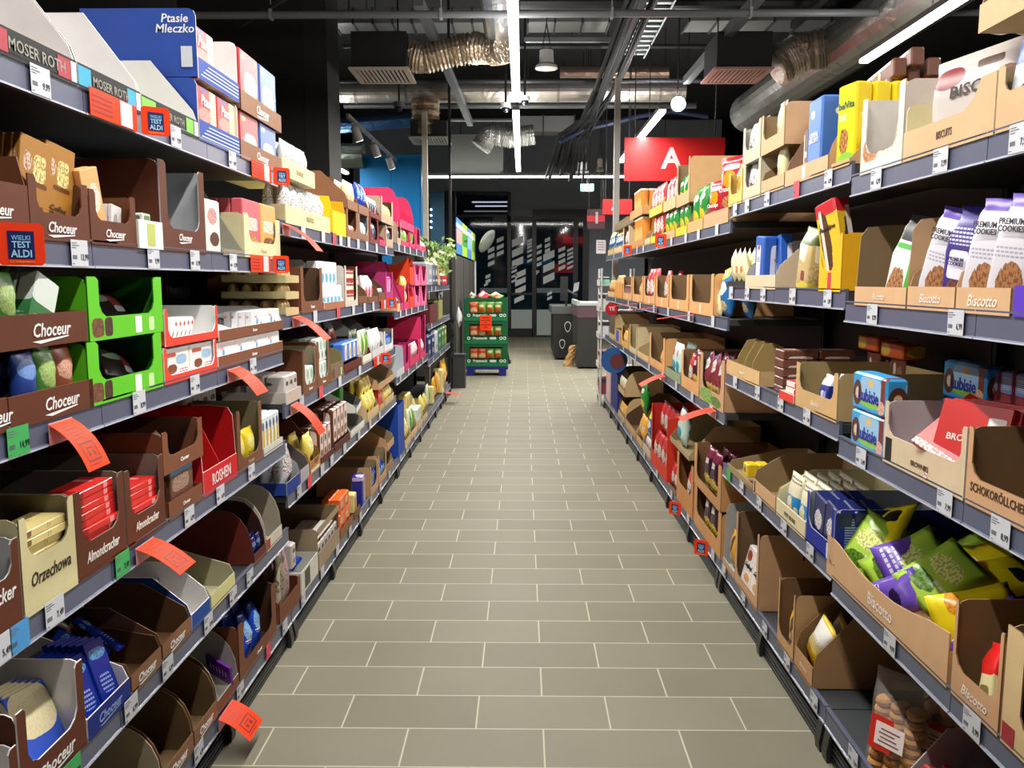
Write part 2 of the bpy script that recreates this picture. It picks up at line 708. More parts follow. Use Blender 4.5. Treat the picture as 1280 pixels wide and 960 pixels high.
def sideprint(r, y0, y1, z0, z1, n, c):
    sd = 1 if r.matrix_world.translation.x > 0 else -1
    x = WID[r.name] / 2 + .0008
    q = MB()
    h = (z1 - z0) / n
    for k in range(n):
        e = y1 - (y1 - y0) * (.12, .3, .05, .4, .2, .0)[k % 6]
        a, b = sorted((sd * x, sd * (x - .0006)))
        q.box(a, b, y0, e, z0 + k * h, z0 + k * h + h * .5)
    link('side_print', q.mesh('side_print', [mat(c)]), r)


SEEN = {}


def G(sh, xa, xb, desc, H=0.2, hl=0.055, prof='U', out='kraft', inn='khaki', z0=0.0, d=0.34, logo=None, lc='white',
      fill=(), setb=0.0, rot=0.0, blocks=(), side=None, sg=None, front=None, notch=0.12, lx=0.0, ls=None, shear=0.25, swoosh=False,
      name='display_carton', edge=None, lz=None, sq=1.0, printed=None, Y=None):
    sd, zt, loc = SHELF[sh]
    if Y:
        Ya, Yb = Y
    else:
        Ya, Yb = sorted((ydep(sd, xa, zt + z0 + hl * 0.5), ydep(sd, xb, zt + z0 + hl * 0.5)))
    w = Yb - Ya - 0.004
    cy = (Ya + Yb) / 2
    z = zt - 0.0095 + z0
    M = T(sd * (LIP + 0.0015 + setb), cy, z) @ Rz(-sd * PI / 2) @ Rz(R(rot))
    near = cy < 4.3
    r = empty(name, M)
    WID[r.name] = w
    tag(r, None, 'carton' if 'carton' in name else name.split('_')[-1], None)
    cd = desc
    CARTONS.append((sh, cd, cy, z0, r))
    t = 0.0035
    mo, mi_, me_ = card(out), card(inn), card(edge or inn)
    mb = MB()
    hw = w / 2
    # floor and back
    mb.box(-hw, hw, 0, d, 0, t, 1)
    Hb = H if prof != 'tray' else hl
    mb.prism([(-hw, d - t, 0), (hw, d - t, 0), (hw, d - t, Hb), (-hw, d - t, Hb)], [(-hw, d, 0), (hw, d, 0), (hw, d, Hb), (-hw, d, Hb)], 1, 0, 2)
    # side profile
    if prof == 'slope':
        pf = [(0, 0), (d, 0), (d, H), (d * 0.72, H), (0.012, hl * 1.55), (0, hl)]
    elif prof == 'steep':
        pf = [(0, 0), (d, 0), (d, H), (d * 0.35, H), (0.01, hl * 1.6), (0, hl)]
    elif prof == 'curve':
        pf = [(0, 0), (d, 0), (d, H)] + [(d * (0.30 - 0.30 * math.sin(a * PI / 10)), hl + (H - hl) * (math.cos(a * PI / 10))) for a in range(0, 6)]
    elif prof == 'tray':
        pf = [(0, 0), (d, 0), (d, hl), (0, hl)]
    elif prof == 'fin':
        pf = [(0, 0), (d, 0), (d, H), (d * 0.22, H), (d * 0.06, H * 0.97), (0.006, H * 0.86), (0, hl)]
    else:
        cr = min(0.02, H * 0.15)
        pf = [(0, 0), (d, 0), (d, H), (cr, H), (cr * 0.3, H - cr * 0.3), (0, H - cr)]
    for s in (-1, 1):
        a = [(s * hw, y, zz) for y, zz in pf]
        b = [(s * (hw - t), y, zz) for y, zz in pf]
        if s > 0:
            mb.prism(a, b, 0, 1, 2)
        else:
            mb.prism(a[::-1], b[::-1], 0, 1, 2)
    nf = front or ('notch' if prof == 'U' else 'bar')
    fm = MB()
    if nf == 'notch':
        c = w * notch
        k = min(0.03, (H - hl) * 0.3)
        pf = [(-hw, 0), (hw, 0), (hw, H), (hw - c * 0.75, H), (hw - c, H - 0.008), (hw - c, hl + k), (hw - c - k * 0.4, hl + k * 0.35), (hw - c - k * 1.1, hl),
              (-hw + c + k * 1.1, hl), (-hw + c + k * 0.4, hl + k * 0.35), (-hw + c, hl + k), (-hw + c, H - 0.008), (-hw + c * 0.75, H), (-hw, H)]
    elif nf == 'vee':
        pf = [(-hw, 0), (hw, 0), (hw, H), (hw - w * 0.06, H), (w * 0.12, hl), (-w * 0.12, hl), (-hw + w * 0.06, H), (-hw, H)]
    elif nf == 'half':   # low on the left, high on the right (viewer's side)
        pf = [(-hw, 0), (hw, 0), (hw, H * 0.9), (hw - w * 0.14, H * 0.9), (hw - w * 0.2, hl + 0.02), (hw - w * 0.3, hl), (-hw, hl)]
    elif nf == 'wave':
        pf = [(-hw, 0), (hw, 0), (hw, hl * 1.5)] + [(hw * (1 - 2 * k_ / 8), hl * (1.0 + 0.5 * abs(math.cos(PI * k_ / 8)) ** 3)) for k_ in range(1, 8)] + [(-hw, hl * 1.5)]
    elif nf == 'frame':
        pf = [(-hw, 0), (hw, 0), (hw, hl), (-hw, hl)]
        fm.prism([(-hw, -t, H - 0.03), (hw, -t, H - 0.03), (hw, -t, H), (-hw, -t, H)], [(-hw, 0, H - 0.03), (hw, 0, H - 0.03), (hw, 0, H), (-hw, 0, H)], 0, 1, 2)
    else:
        pf = [(-hw, 0), (hw, 0), (hw, hl), (-hw, hl)]
    fm.prism([(x, -t, zz) for x, zz in pf], [(x, 0, zz) for x, zz in pf], 0, 1, 2)
    fmat = mo if not printed else PRINTED(printed, out, w, H)
    if near or logo:
        link('carton_body', mb.mesh('carton_body', [mo, mi_, me_]), r)
        fme = fm.mesh('front_panel', [fmat, mi_, me_], ((-hw, hw), (-t, 0), (0, H)))
        fo = link('front_panel', fme, r)
    else:
        link('carton_body', mb.mesh('carton_body', [mo, mi_, me_]), r)
        fo = link('front_panel', fm.mesh('front_panel', [fmat, mi_, me_], ((-hw, hw), (-t, 0), (0, H))), r)
    if logo:
        sz = ls or min(hl * 0.62, w / max(3.0, len(logo.split('\n')[0])) * 1.55)
        lzz = lz if lz is not None else hl * 0.48
        put_text(logo, sz, lc, fo, T(lx * w, -t - 0.0008, lzz), shear, 0.012, sq, 'printed_logo')
        if swoosh:
            q = MB()
            ww = sz * len(logo) * 0.26
            q.poly([(lx * w - ww, -t - 0.0008, lzz - sz * 0.52), (lx * w + ww * 0.9, -t - 0.0008, lzz - sz * 0.36), (lx * w + ww * 0.9, -t - 0.0008, lzz - sz * 0.43), (lx * w - ww * 0.6, -t - 0.0008, lzz - sz * 0.66)])
            link('underline', q.mesh('underline', [mat(lc)]), fo)
    for bc, bx, bw in blocks:
        q = MB()
        q.box(-hw + bx * w, -hw + (bx + bw) * w, -t - 0.0008, -t - 0.0002, hl * 0.12, hl * 0.9)
        link('printed_block', q.mesh('printed_block', [mat(bc)]), fo)
    if side:   # lettering on the side wall that faces the entrance of the aisle
        stx, sc_, ssz, sy, sz_ = side
        Ms = T(-hw - 0.001, sy, sz_) @ Rz(-PI / 2) if sd < 0 else T(hw + 0.001, sy, sz_) @ Rz(PI / 2)
        put_text(stx, ssz, sc_, r, Ms, 0.15, 0.01, 1.0, 'printed_logo')
    # contents
    k0 = 0
    for f in fill:
        stock(r, M, sh, cd, cy, w, d, H, hl, *f)
        k0 += 1
    return r


PRT = {}


def PRINTED(kind, out, w, H):
    if (kind, out) in PRT:
        return PRT[(kind, out)]
    sp = PRINTS[kind]
    PRT[(kind, out)] = pmat('front_' + kind + '_' + out.lstrip('#'), out, sp, 0.5)
    return PRT[(kind, out)]


PRINTS = dict(
    cookies=[('#c8864c', .25, .3, .2, .16, 2, .6), ('#8c5028', .62, .38, .22, .15, 2, .6), ('#e8e4dc', .5, .1, .4, .05, 6)],
    leaf=[('#8cb858', .35, .15, .35, .15, 2, .5), ('#5c9040', .7, .12, .2, .1, 2, .5)],
    choc=[('#7a5038', .10, .2, .07, .15, 4, .5), ('#4c3024', .23, .2, .05, .15, 4, .5), ('#c8e8a8', .82, .18, .04, .12, 6)],
    nuts=[('#e8d8b8', .5, .5, .5, .4, 6, .9), ('#6a3a20', .5, .5, .4, .3, 2, .8)],
    wave=[('white', .5, .2, .5, .06, 6, .0, 14)],
    kinder=[('white', .5, .34, .42, .22, 8), ('#c83028', .5, .2, .3, .06, 8, .3)],
    milk=[('white', .5, .42, .5, .2, 8), ('#7ab0e0', .3, .36, .07, .1, 2), ('#6a3820', .6, .33, .05, .08, 2), ('#7ab0e0', .85, .4, .06, .1, 2)],
)

POSW = {1: [''], 2: ['left', 'right'], 3: ['left', 'middle', 'right'], 4: ['leftmost', 'second', 'third', 'rightmost'], 5: ['leftmost', 'second', 'middle', 'fourth', 'rightmost']}
LAYW = {2: ['lower', 'upper'], 3: ['lowest', 'middle', 'topmost'], 4: ['lowest', 'second lowest', 'third lowest', 'topmost']}


def stock(r, M, sh, cd, cy, w, d, H, hl, key, mode='face', n=1, k=1, o=None):
    o = dict(o or {})
    p = PK[key]
    s = o.get('s', 1.0)
    pw, pt, ph = (v * s for v in p['dim'])
    lod = cy < 5.0
    loc = SHELF[sh][2]
    rnd = random.Random(sum(ord(c_) * (i_ + 3) for i_, c_ in enumerate(sh)) * 7919 + round(cy * 1000) * 31 + n * 7 + k * 3 + round(pw * 1e4))
    iw = w - 0.012
    y0 = o.get('y', 0.006)
    zz = o.get('z', 0.004)
    lean = R(o.get('lean', 0))
    roll = R(o.get('roll', 0))
    x0 = o.get('x', 0.0)
    if mode == 'face' and cy > 2.2 and 'fit' not in o:
        if 'x' not in o:
            n = max(n, min(6, int(iw * .96 / (pw * 1.03))))
        if n * pw < iw * .8:
            g = min(1.35, iw * .9 / (n * pw)) if 'x' not in o else 1.15
            g = min(g, max(1.0, (max(H, hl) * 1.25 - o.get('z', .004)) / ph))
            s *= g
            pw, pt, ph = pw * g, pt * g, ph * g
    rz_ = R(o.get('rz', 0)) * (1 if sh[0] == 'R' else -1)
    total = n * k
    grp = '%ss in the %s on %s' % (p['desc'], cd, loc)
    G_ = grp if total > 1 else None
    ct = 0
    for j in range(k):
        for i in range(n):
            pos = ''
            if mode == 'face':
                step = min(pw * 1.03, iw / n) if not o.get('spread') else iw / n
                x = (i - (n - 1) / 2) * step + x0
                # items stand behind one another from the front backwards
                L = T(x, y0 + pt / 2 + j * (pt * 1.04 + 0.001), zz) @ Rz(rz_) @ Ry(roll) @ Rx(-lean)
                if k == 1 and n in POSW:
                    pos = POSW[n][i]
                if n == 1 and k > 1:
                    pos = 'front' if j == 0 else ('rear' if j == k - 1 else 'inner')
            elif mode == 'edge':
                step = pt * 1.08 / max(0.3, math.cos(roll))
                x = -iw / 2 + pt / 2 + i * step + x0
                L = T(x, y0 + pw / 2, zz) @ Ry(roll) @ Rz(PI / 2)
                if n in POSW:
                    pos = POSW[n][i]
            elif mode == 'flat':
                step = min(pw * 1.03, iw / n)
                x = (i - (n - 1) / 2) * step + x0
                jx, jr = rnd.uniform(-.003, .003), rnd.uniform(-.04, .04)
                L = T(x + jx, y0 + rnd.uniform(0, .006), zz + pt / 2 + j * pt * 1.03) @ Rz(jr) @ Rx(-PI / 2)
                if n == 1 and k in LAYW:
                    pos = LAYW[k][j]
            elif mode == 'side':
                jx, jr = rnd.uniform(-.004, .004), rnd.uniform(-.03, .03)
                L = T(-ph / 2 + x0 + jx, y0 + pw / 2 + i * pw * 1.03 + rnd.uniform(0, .008), zz + pt / 2 + j * pt * 1.03) @ Rz(jr) @ Ry(PI / 2) @ Rz(PI / 2)
                if n == 1 and k in LAYW:
                    pos = LAYW[k][j]
            else:  # heap
                hw_, hd = max(0.005, iw / 2 - pw * 0.45), o.get('hd', 0.10)
                x = rnd.uniform(-hw_, hw_) if n > 2 else (i - (n - 1) / 2) * iw / max(n, 1) + rnd.uniform(-.01, .01)
                y = y0 + pt * 0.6 + rnd.uniform(0, hd)
                z_ = zz + j * o.get('dz', pt * 0.9) + rnd.uniform(0, .01)
                L = T(x, y, z_) @ Rz(rnd.uniform(-.35, .35)) @ Ry(rnd.uniform(-.35, .35) + roll) @ Rx(-rnd.uniform(0.1, .45) - lean)
                if k == 1 and n == 2:
                    pos = POSW[n][i]
            a = ('%s %s' % (pos, p['desc'])).strip()
            cands = ['%s in %s on %s' % (a, cd, loc), '%s in %s, %s' % (a, cd, loc), '%s in %s on %s' % (p['desc'], cd, loc), '%s in %s, %s' % (p['desc'], cd, loc)]
            packet(key, M @ L, cands, G_, s, lod, ct % 3)
            ct += 1


# ------------------------------------------------------------------ tickets
PAPER = mat('#cdd0d8', 0.5)
FINE = mat('#6c6e74', 0.6)


def ticket(sh, px, price=None, c=None, wide=0.068, Y=None):
    sd, zt, loc = SHELF[sh]
    y = Y if Y else ydep(sd, px, zt - 0.03)
    M = T(sd * (LIP - 0.0042), y, zt - 0.059) @ Rz(-sd * PI / 2)
    h = 0.0555
    mb = MB()
    mb.box(-wide / 2, wide / 2, -0.0006, 0, 0, h, 0)
    e = wide / 2
    near = y < 3.6
    cname = {'#f04a58': 'pink', '#3fae5c': 'green', '#4a9ad8': 'blue'}.get(c, 'white')
    o = link('price_ticket', mb.mesh('price_ticket', [mat(c, 0.5) if c else PAPER]))
    o.matrix_world = M
    if near:
        q = MB()
        for k in range(3):
            q.box(-e * 0.9, -e * 0.9 + wide * (0.30, 0.42, 0.24)[k], -0.0010, -0.0006, h * (0.86 - 0.09 * k), h * (0.895 - 0.09 * k))
        for k in range(9):
            q.box(-e * 0.86 + k * wide * 0.03, -e * 0.86 + (k + 0.45) * wide * 0.03, -0.0010, -0.0006, h * 0.26, h * 0.42)
        q.box(-e * 0.9, -e * 0.66, -0.0010, -0.0006, h * 0.08, h * 0.11)
        link('fine_print', q.mesh('fine_print', [FINE]), o)
    if price:
        put_text(price, 0.019, '#222226', o, T(e * 0.52, -0.0012, h * 0.34), 0, 0.0, 0.78, 'price_print')
    tag(o, None, 'ticket')
    TICKETS.append((sh, y, o, cname, price))


TICKETS = []
ORG = mat('#f83e10', 0.6, spec=0.2)
NAVY = mat('#1a2560', 0.4)


def emblem(parent, M, s=1.0):
    """navy test-winner emblem with its wording"""
    q = MB()
    q.box(-0.019 * s, 0.019 * s, -0.0008, 0, 0.008 * s, 0.052 * s)
    e = link('emblem', q.mesh('emblem', [NAVY]), parent, M)
    put_text('WIELKI', 0.0105 * s, '#8ac8f0', e, T(0, -0.0012, 0.041 * s), 0, 0.01, 0.82)
    put_text('TEST', 0.0145 * s, '#a8dcf8', e, T(0, -0.0012, 0.030 * s), 0, 0.02, 0.85)
    put_text('ALDI', 0.0165 * s, '#a8dcf8', e, T(0, -0.0012, 0.0155 * s), 0, 0.02, 0.85)
    return e


def award(sh, px, holder=None, s=1.0, out=False, desc='', small=False):
    """orange shelf tag with the emblem; holder = px range of an orange frame round the ticket beside it"""
    sd, zt, loc = SHELF[sh]
    y = ydep(sd, px, zt - 0.03)
    y = ydep(sd, px + sd * 0.030 * s * abs(px - VX) / LIP, zt - 0.03)
    M = T(sd * (LIP - 0.006), y, zt - 0.062) @ Rz(-sd * PI / 2)
    turn = T(0, -0.032 * s, 0) @ Rz(R(50) * sd)
    r = empty('award_tag', M)
    e = 0.034 * s
    q = MB()
    c = 0.006 * s
    pf = [(-e + c, 0), (e - c, 0), (e, c), (e, 0.068 * s - c), (e - c, 0.068 * s), (-e + c, 0.068 * s), (-e, 0.068 * s - c), (-e, c)]
    q.prism([(x, -0.003, z) for x, z in pf], [(x, -0.0005, z) for x, z in pf])
    o = link('tag_plate', q.mesh('tag_plate', [ORG]), r, turn)
    emblem(o, T(0, -0.0032, 0.003 * s), s)
    put_text('TEST KONSUMENTA', 0.005 * s, '#ffb060', o, T(0, -0.0036, 0.0055 * s), 0, 0, 0.8)
    if holder:
        ya = [ydep(sd, h_, zt - 0.03) for h_ in holder]
        xs = sorted(((a - y) * (1 if sd < 0 else -1)) for a in ya)
        q = MB()
        q.box(xs[0], -e - 0.001, -0.0022, -0.0006, 0.002, 0.062)
        h2 = link('tag_holder', q.mesh('tag_holder', [ORG]), r)
        q = MB()
        mid = (xs[0] - e) / 2
        q.box(mid * .62 - .03, mid * .62 + 0.03, -0.0030, -0.0023, 0.004, 0.060)
        link('ticket_paper', q.mesh('ticket_paper', [PAPER]), h2)
        q = MB()
        for k in range(4):
            q.box(xs[0] + 0.008, mid - 0.012, -0.0028, -0.0023, 0.012 + 0.011 * k, 0.017 + 0.011 * k)
        link('fine_print', q.mesh('fine_print', [mat('#a01c10')]), h2)
    tag(r, 'orange tag with navy emblem%s, %s' % (' ' + desc if desc else '', loc), 'tag')
    return r


def flyer(sh, px, desc='', drop=32, length=0.16, yaw=0, wd=0.075, curl=0.6, dx=0.0):
    """orange paper strip clipped into the rail and sticking out over the aisle"""
    sd, zt, loc = SHELF[sh]
    y = ydep(sd, px, zt - 0.03)
    M = T(sd * (LIP - 0.006), y, zt - 0.03) @ Rz(-sd * PI / 2) @ Rz(R(yaw))
    r = empty('promotion_flag', M)
    n = 8
    pts = []
    a = R(drop)
    yy, zz = 0.0, 0.012
    for k in range(n + 1):
        pts.append((yy, zz))
        ang = a * (0.5 + curl * (k / n) * 1.6 - 0.3 * (k / n) ** 3)
        yy -= length / n * math.cos(ang)
        zz -= length / n * math.sin(ang)
    q = MB()
    top = [[(-wd / 2, y_, z_) for y_, z_ in pts], [(wd / 2, y_, z_) for y_, z_ in pts]]
    for k in range(n):
        (y1, z1), (y2, z2) = pts[k], pts[k + 1]
        q.prism([(-wd / 2, y1, z1), (wd / 2, y1, z1), (wd / 2, y2, z2), (-wd / 2, y2, z2)],
                [(-wd / 2, y1, z1 - .0008), (wd / 2, y1, z1 - .0008), (wd / 2, y2, z2 - .0008), (-wd / 2, y2, z2 - .0008)])
    o = link('paper_strip', q.mesh('paper_strip', [ORG]), r)
    q = MB()
    q.box(-wd / 2, wd / 2, -0.001, 0.0, -0.03, 0.014)
    link('clip_tab', q.mesh('clip_tab', [mat('#e8a8b0', 0.4)]), r)
    # printed lines and box, following the strip
    q = MB()

    def at(f):
        k = min(int(f * n), n - 1)
        u = f * n - k
        return pts[k][0] + (pts[k + 1][0] - pts[k][0]) * u, pts[k][1] + (pts[k + 1][1] - pts[k][1]) * u + 0.0009

    def patch(x0, x1, f0, f1):
        ks = sorted({f0, f1} | {j / n for j in range(n + 1) if f0 < j / n < f1})
        for a_, b_ in zip(ks, ks[1:]):
            A, B = at(a_), at(b_)
            q.poly([(x0, A[0], A[1]), (x1, A[0], A[1]), (x1, B[0], B[1]), (x0, B[0], B[1])])
    for f0, l in ((.14, .5), (.21, .62), (.28, .4), (.35, .66), (.42, .45), (.92, .5)):
        patch(-wd * 0.33, -wd * 0.33 + wd * l, f0, f0 + 0.022)
    x0, x1 = -wd * 0.30, wd * 0.30
    patch(x0, x1, .52, .56)
    patch(x0, x1, .84, .88)
    patch(x0, x0 + 0.005, .56, .84)
    patch(x1 - 0.005, x1, .56, .84)
    patch(x0 + wd * .16, x1 - wd * .16, .62, .655)
    patch(x0 + wd * .14, x0 + wd * .24, .68, .78)
    patch(x1 - wd * .26, x1 - wd * .14, .69, .79)
    link('printed_marks', q.mesh('printed_marks', [mat('#7c2416')]), o)
    tag(r, 'orange paper flag%s, %s' % (' ' + desc if desc else '', loc), 'flag')
    return r
# ------------------------------------------------------------------ kinds of packet
PD('mored', 'chocolate_box', 'box', (0.11, 0.03, 0.16), 'dark red chocolate box', '#5a1420', [('#b8904c', .5, .6, .3, .12, 2, .5), ('#d8b070', .5, .8, .3, .03, 8)])
PD('mogrn', 'chocolate_box', 'box', (0.11, 0.03, 0.16), 'green chocolate box', '#3c6a2a', [('#c8d8a0', .5, .6, .3, .12, 2, .5)])
PD('mocyan', 'chocolate_box', 'box', (0.11, 0.03, 0.16), 'pale blue chocolate box', '#2a5a7a', [('#c8d8e0', .5, .6, .3, .12, 2, .5)])
PD('ptas', 'praline_box', 'box', (0.165, 0.055, 0.125), 'red and cream praline box', '#c42420', [('#d8c890', .88, .5, .22, .5, 20), ('#f07868', .4, .35, .3, .16, 2, .3), ('#2a4aa0', .38, .92, .16, .05, 2)], 'Ptasie', 'white', .26, .66, shear=.25)
PD('ptasr', 'praline_box', 'box', (0.20, 0.055, 0.165), 'red praline box', '#b81c22', [('#f2e4c8', .55, .34, .34, .26, 3, .15), ('#c8a060', .55, .28, .2, .05, 8, 0, 20), ('#f0b040', .2, .85, .1, .05, 2)])
PD('ptasb', 'praline_box', 'box', (0.20, 0.055, 0.165), 'blue praline box', '#2a5cb4', [('#eef0f0', .5, .34, .34, .26, 3, .15), ('#90a8c8', .5, .28, .2, .05, 8, 0, 20), ('#d8e4f4', .2, .85, .1, .05, 2)])
PD('coff', 'chocolate_slab', 'box', (0.085, 0.016, 0.185), 'orange brown chocolate slab', '#a8742c', [('#ecd88c', .62, .68, .2, .15, 4, .7), ('#d8b8a0', .25, .72, .13, .11, 2, .8), ('#6a3c18', .6, .5, .28, .03, 6), ('#6a4014', .4, .2, .2, .06, 6, 0, 22)], 'Coffee\nCream', '#5a3410', .2, .22, shear=.2)
PD('orsl', 'chocolate_slab', 'box', (0.08, 0.015, 0.16), 'peach chocolate slab', '#e8a868', [('#f0e4d0', .6, .6, .3, .2, 2, .4)])
PD('whsl', 'chocolate_slab', 'box', (0.07, 0.014, 0.14), 'white chocolate slab', '#e4e0e0', [('#b8b4b8', .4, .6, .2, .2, 2, .5)])
PD('oliv', 'praline_pack', 'box', (0.05, 0.03, 0.10), 'small white pack with olive print', '#f0f0ec', [('#b8c860', .5, .5, .24, .16, 6), ('#6a8a50', .5, .86, .4, .07, 8, .4)])
PD('ribn', 'praline_box', 'box', (0.13, 0.045, 0.165), 'white praline box with brown ribbon', '#f0e8dc', [('#d8a0a0', .5, .7, .3, .16, 2, .5), ('#5a2c20', .6, .28, .3, .13, 2, .5)])
PD('pinkg', 'praline_box', 'box', (0.185, 0.04, 0.185), 'pink praline box', '#d8606c', [('#f0dcd0', .5, .55, .35, .12, 6, .5), ('#c89858', .5, .2, .35, .14, 3, .6)])
PD('goldp', 'praline_box', 'box', (0.185, 0.04, 0.185), 'golden praline box', '#d8a860', [('#f0e4d0', .5, .55, .35, .12, 6, .5), ('#8c5c30', .5, .2, .35, .14, 3, .6)])
PD('lindt', 'praline_bag', 'pouch', (0.10, 0.04, 0.13), 'silvery praline bag', '#c8ccd2', [('#f0f0f4', .5, .6, .3, .3, 2, .9), ('#70666c', .4, .2, .3, .1, 2, .8)], rough=.2)
PD('grnb', 'chocolate_bag', 'pouch', (0.09, 0.045, 0.17), 'green chocolate bag', '#4a8438', [('#a0c070', .5, .6, .35, .2, 2, .4), ('#d8c890', .5, .2, .3, .12, 3, .5)], rough=.3)
PD('blub', 'chocolate_bag', 'pouch', (0.09, 0.045, 0.17), 'blue chocolate bag', '#24408c', [('#6a90d0', .5, .7, .35, .14, 2, .3), ('#e8e0d0', .5, .3, .3, .08, 3, .4)], rough=.3)
PD('brnb', 'chocolate_bag', 'pouch', (0.09, 0.045, 0.17), 'brown chocolate bag', '#8c4a34', [('#d0a088', .5, .6, .35, .14, 2, .5)], rough=.3)
PD('mint', 'chocolate_pack', 'box', (0.085, 0.04, 0.15), 'green and silver chocolate pack', '#3c7c4c', [('#d8e4dc', .5, .78, .5, .22, 8), ('#9cc0a0', .5, .3, .4, .1, 6, .2, 14)], rough=.25)
PD('blkm', 'chocolate_pack', 'pouch', (0.17, 0.03, 0.13), 'black chocolate pack', '#28201e', [('#90a890', .4, .6, .2, .12, 3, .3), ('#b04850', .7, .5, .12, .2, 2, .3), ('#e0e0e0', .7, .3, .1, .08, 4)], rough=.3)
PD('kind', 'chocolate_pack', 'box', (0.18, 0.022, 0.085), 'white chocolate pack with red print', '#efeceb', [('#c85a4c', .3, .8, .2, .07, 6, .2), ('#8c5038', .35, .35, .18, .16, 2, .6), ('#a8c8e8', .7, .62, .2, .16, 3, .2), ('#c83c30', .78, .25, .16, .1, 6, 0, 12)])
PD('milk', 'chocolate_pack', 'box', (0.165, 0.024, 0.07), 'white milk chocolate pack', '#f0f0f2', [('#6aa4dc', .35, .35, .08, .3, 2, .2), ('#6a3820', .62, .25, .07, .16, 2), ('#e0a0a0', .25, .7, .1, .06, 3)])
PD('gold', 'praline_tray', 'tray', (0.11, 0.10, 0.045), 'gold praline tray', '#cdbb86', [('#8c7440', .5, .3, .4, .1, 3, .6)], rough=.3)
PD('crak', 'chocolate_bar', 'box', (0.06, 0.016, 0.10), 'white and brown bar', '#e8dcd0', [('#6a3a28', .5, .3, .5, .22, 3, .6)])
PD('orze', 'chocolate_bar', 'box', (0.075, 0.017, 0.155), 'cream nut chocolate bar', '#ecd890', [('#8c6c48', .5, .14, .45, .07, 6, .2), ('#b8a068', .3, .6, .2, .06, 8, 0, 20)])
PD('almo', 'chocolate_bar', 'box', (0.075, 0.016, 0.185), 'red wrapped chocolate bar', '#d8302c', [('#f09090', .3, .8, .3, .05, 4), ('#a01c1c', .5, .15, .5, .1, 6)], rough=.22)
PD('wafb', 'chocolate_bar', 'box', (0.07, 0.014, 0.12), 'tan wafer bar', '#c09868', [('#8c6440', .5, .5, .4, .2, 5, .6)])
PD('sweet', 'sweet_bag', 'pouch', (0.08, 0.035, 0.09), 'small patterned sweet bag', '#c8a8a0', [('#d04848', .4, .6, .24, .2, 2, .7), ('#5878b8', .6, .3, .3, .2, 2, .6)])
PD('choco', 'chocolate_bar', 'box', (0.10, 0.02, 0.07), 'blue and brown chocolate pack', '#6a4434', [('#3a7aa8', .5, .85, .5, .15, 8), ('#b09080', .45, .45, .36, .2, 4, .7)])
PD('yelp', 'chocolate_bag', 'pouch', (0.09, 0.04, 0.10), 'yellow chocolate bag', '#e8d030', [('#f4ec90', .5, .6, .3, .2, 2, .4), ('#806820', .4, .3, .2, .08, 6, 0, 14)], rough=.3)
PD('byel', 'wafer_pack', 'box', (0.05, 0.045, 0.16), 'white and yellow floral wafer pack', '#dce4e8', [('#f0c820', .5, .4, .3, .4, 2, .9), ('#4878a8', .4, .75, .3, .12, 2, .9)])
PD('greyp', 'wafer_pack', 'box', (0.06, 0.08, 0.11), 'pale grey wafer pack', '#cfc8c2', [('#4c4644', .5, .7, .3, .08, 3, .5), ('#a09488', .5, .3, .3, .1, 4, .4)])
PD('bluch', 'chocolate_bar', 'box', (0.085, 0.015, 0.16), 'dark blue chocolate bar', '#122c8c', [('#6aa8e8', .5, .8, .4, .08, 3, .8), ('#8aa0d8', .5, .35, .3, .14, 4, 0, 16)], rough=.2)
PD('blwh', 'chocolate_bar', 'box', (0.13, 0.012, 0.16), 'blue and cream chocolate bar', '#3a5cc8', [('#e8dcb0', .5, .72, .5, .3, 3, .1)], rough=.25)
PD('darkb', 'chocolate_bag', 'pouch', (0.10, 0.03, 0.16), 'dark brown glossy bag', '#2c1412', [('#a07068', .4, .7, .3, .1, 2, .8)], rough=.2)
PD('darkbl', 'chocolate_bag', 'pouch', (0.09, 0.03, 0.15), 'dark blue glossy bag', '#0c1a58', [('#7098e0', .4, .7, .3, .1, 2, .8), ('#e8e4dc', .5, .2, .3, .12, 2)], rough=.2)
PD('purp', 'chocolate_bar', 'box', (0.085, 0.012, 0.16), 'purple chocolate bar', '#6a2c9c', [('#c8a8e0', .5, .5, .16, .4, 6, 0, 8)], rough=.22)
PD('bluew', 'biscuit_bag', 'pouch', (0.10, 0.05, 0.17), 'shiny blue biscuit bag', '#1a44b8', [('#8cc0f0', .45, .6, .26, .2, 2, .5), ('#f0f0f0', .5, .4, .3, .05, 6, 0, 16)], rough=.2)
PD('silv', 'praline_bag', 'pouch', (0.12, 0.06, 0.17), 'silver patterned praline bag', '#d0d0d8', [('#f4f4f8', .5, .6, .4, .3, 2, .9), ('#806880', .6, .25, .2, .16, 2, .8)], rough=.2)
PD('icew', 'praline_box', 'box', (0.085, 0.06, 0.12), 'pale blue winter praline box', '#e0ecf2', [('#6ab0d0', .25, .3, .35, .3, 1.2, .1), ('#f6f8fa', .5, .75, .5, .25, 6), ('#c85a6a', .7, .5, .06, .05, 2)])
PD('redj', 'praline_jar', 'roll', (0.085, 0.085, 0.06), 'red and white striped round box', '#a83a34', [('#f4ead8', .5, .5, .5, .16, 8, .3), ('#f4ead8', .5, .85, .5, .05, 8, .3)])
PD('colr', 'sweet_bag', 'pouch', (0.08, 0.04, 0.12), 'mixed colour sweet bag', '#d8d0c8', [('#3c5878', .4, .5, .3, .3, 2, .9), ('#c84850', .6, .3, .2, .2, 2, .8)])
PD('wpink', 'marshmallow_bag', 'pouch', (0.09, 0.05, 0.17), 'pink and white marshmallow bag', '#f0dce0', [('#e07890', .5, .35, .35, .25, 2, .9)])
PD('magt', 'sweet_tub', 'box', (0.06, 0.05, 0.10), 'pink and white sweet box', '#e040b0', [('#f0e8f0', .75, .45, .24, .4, 6)])
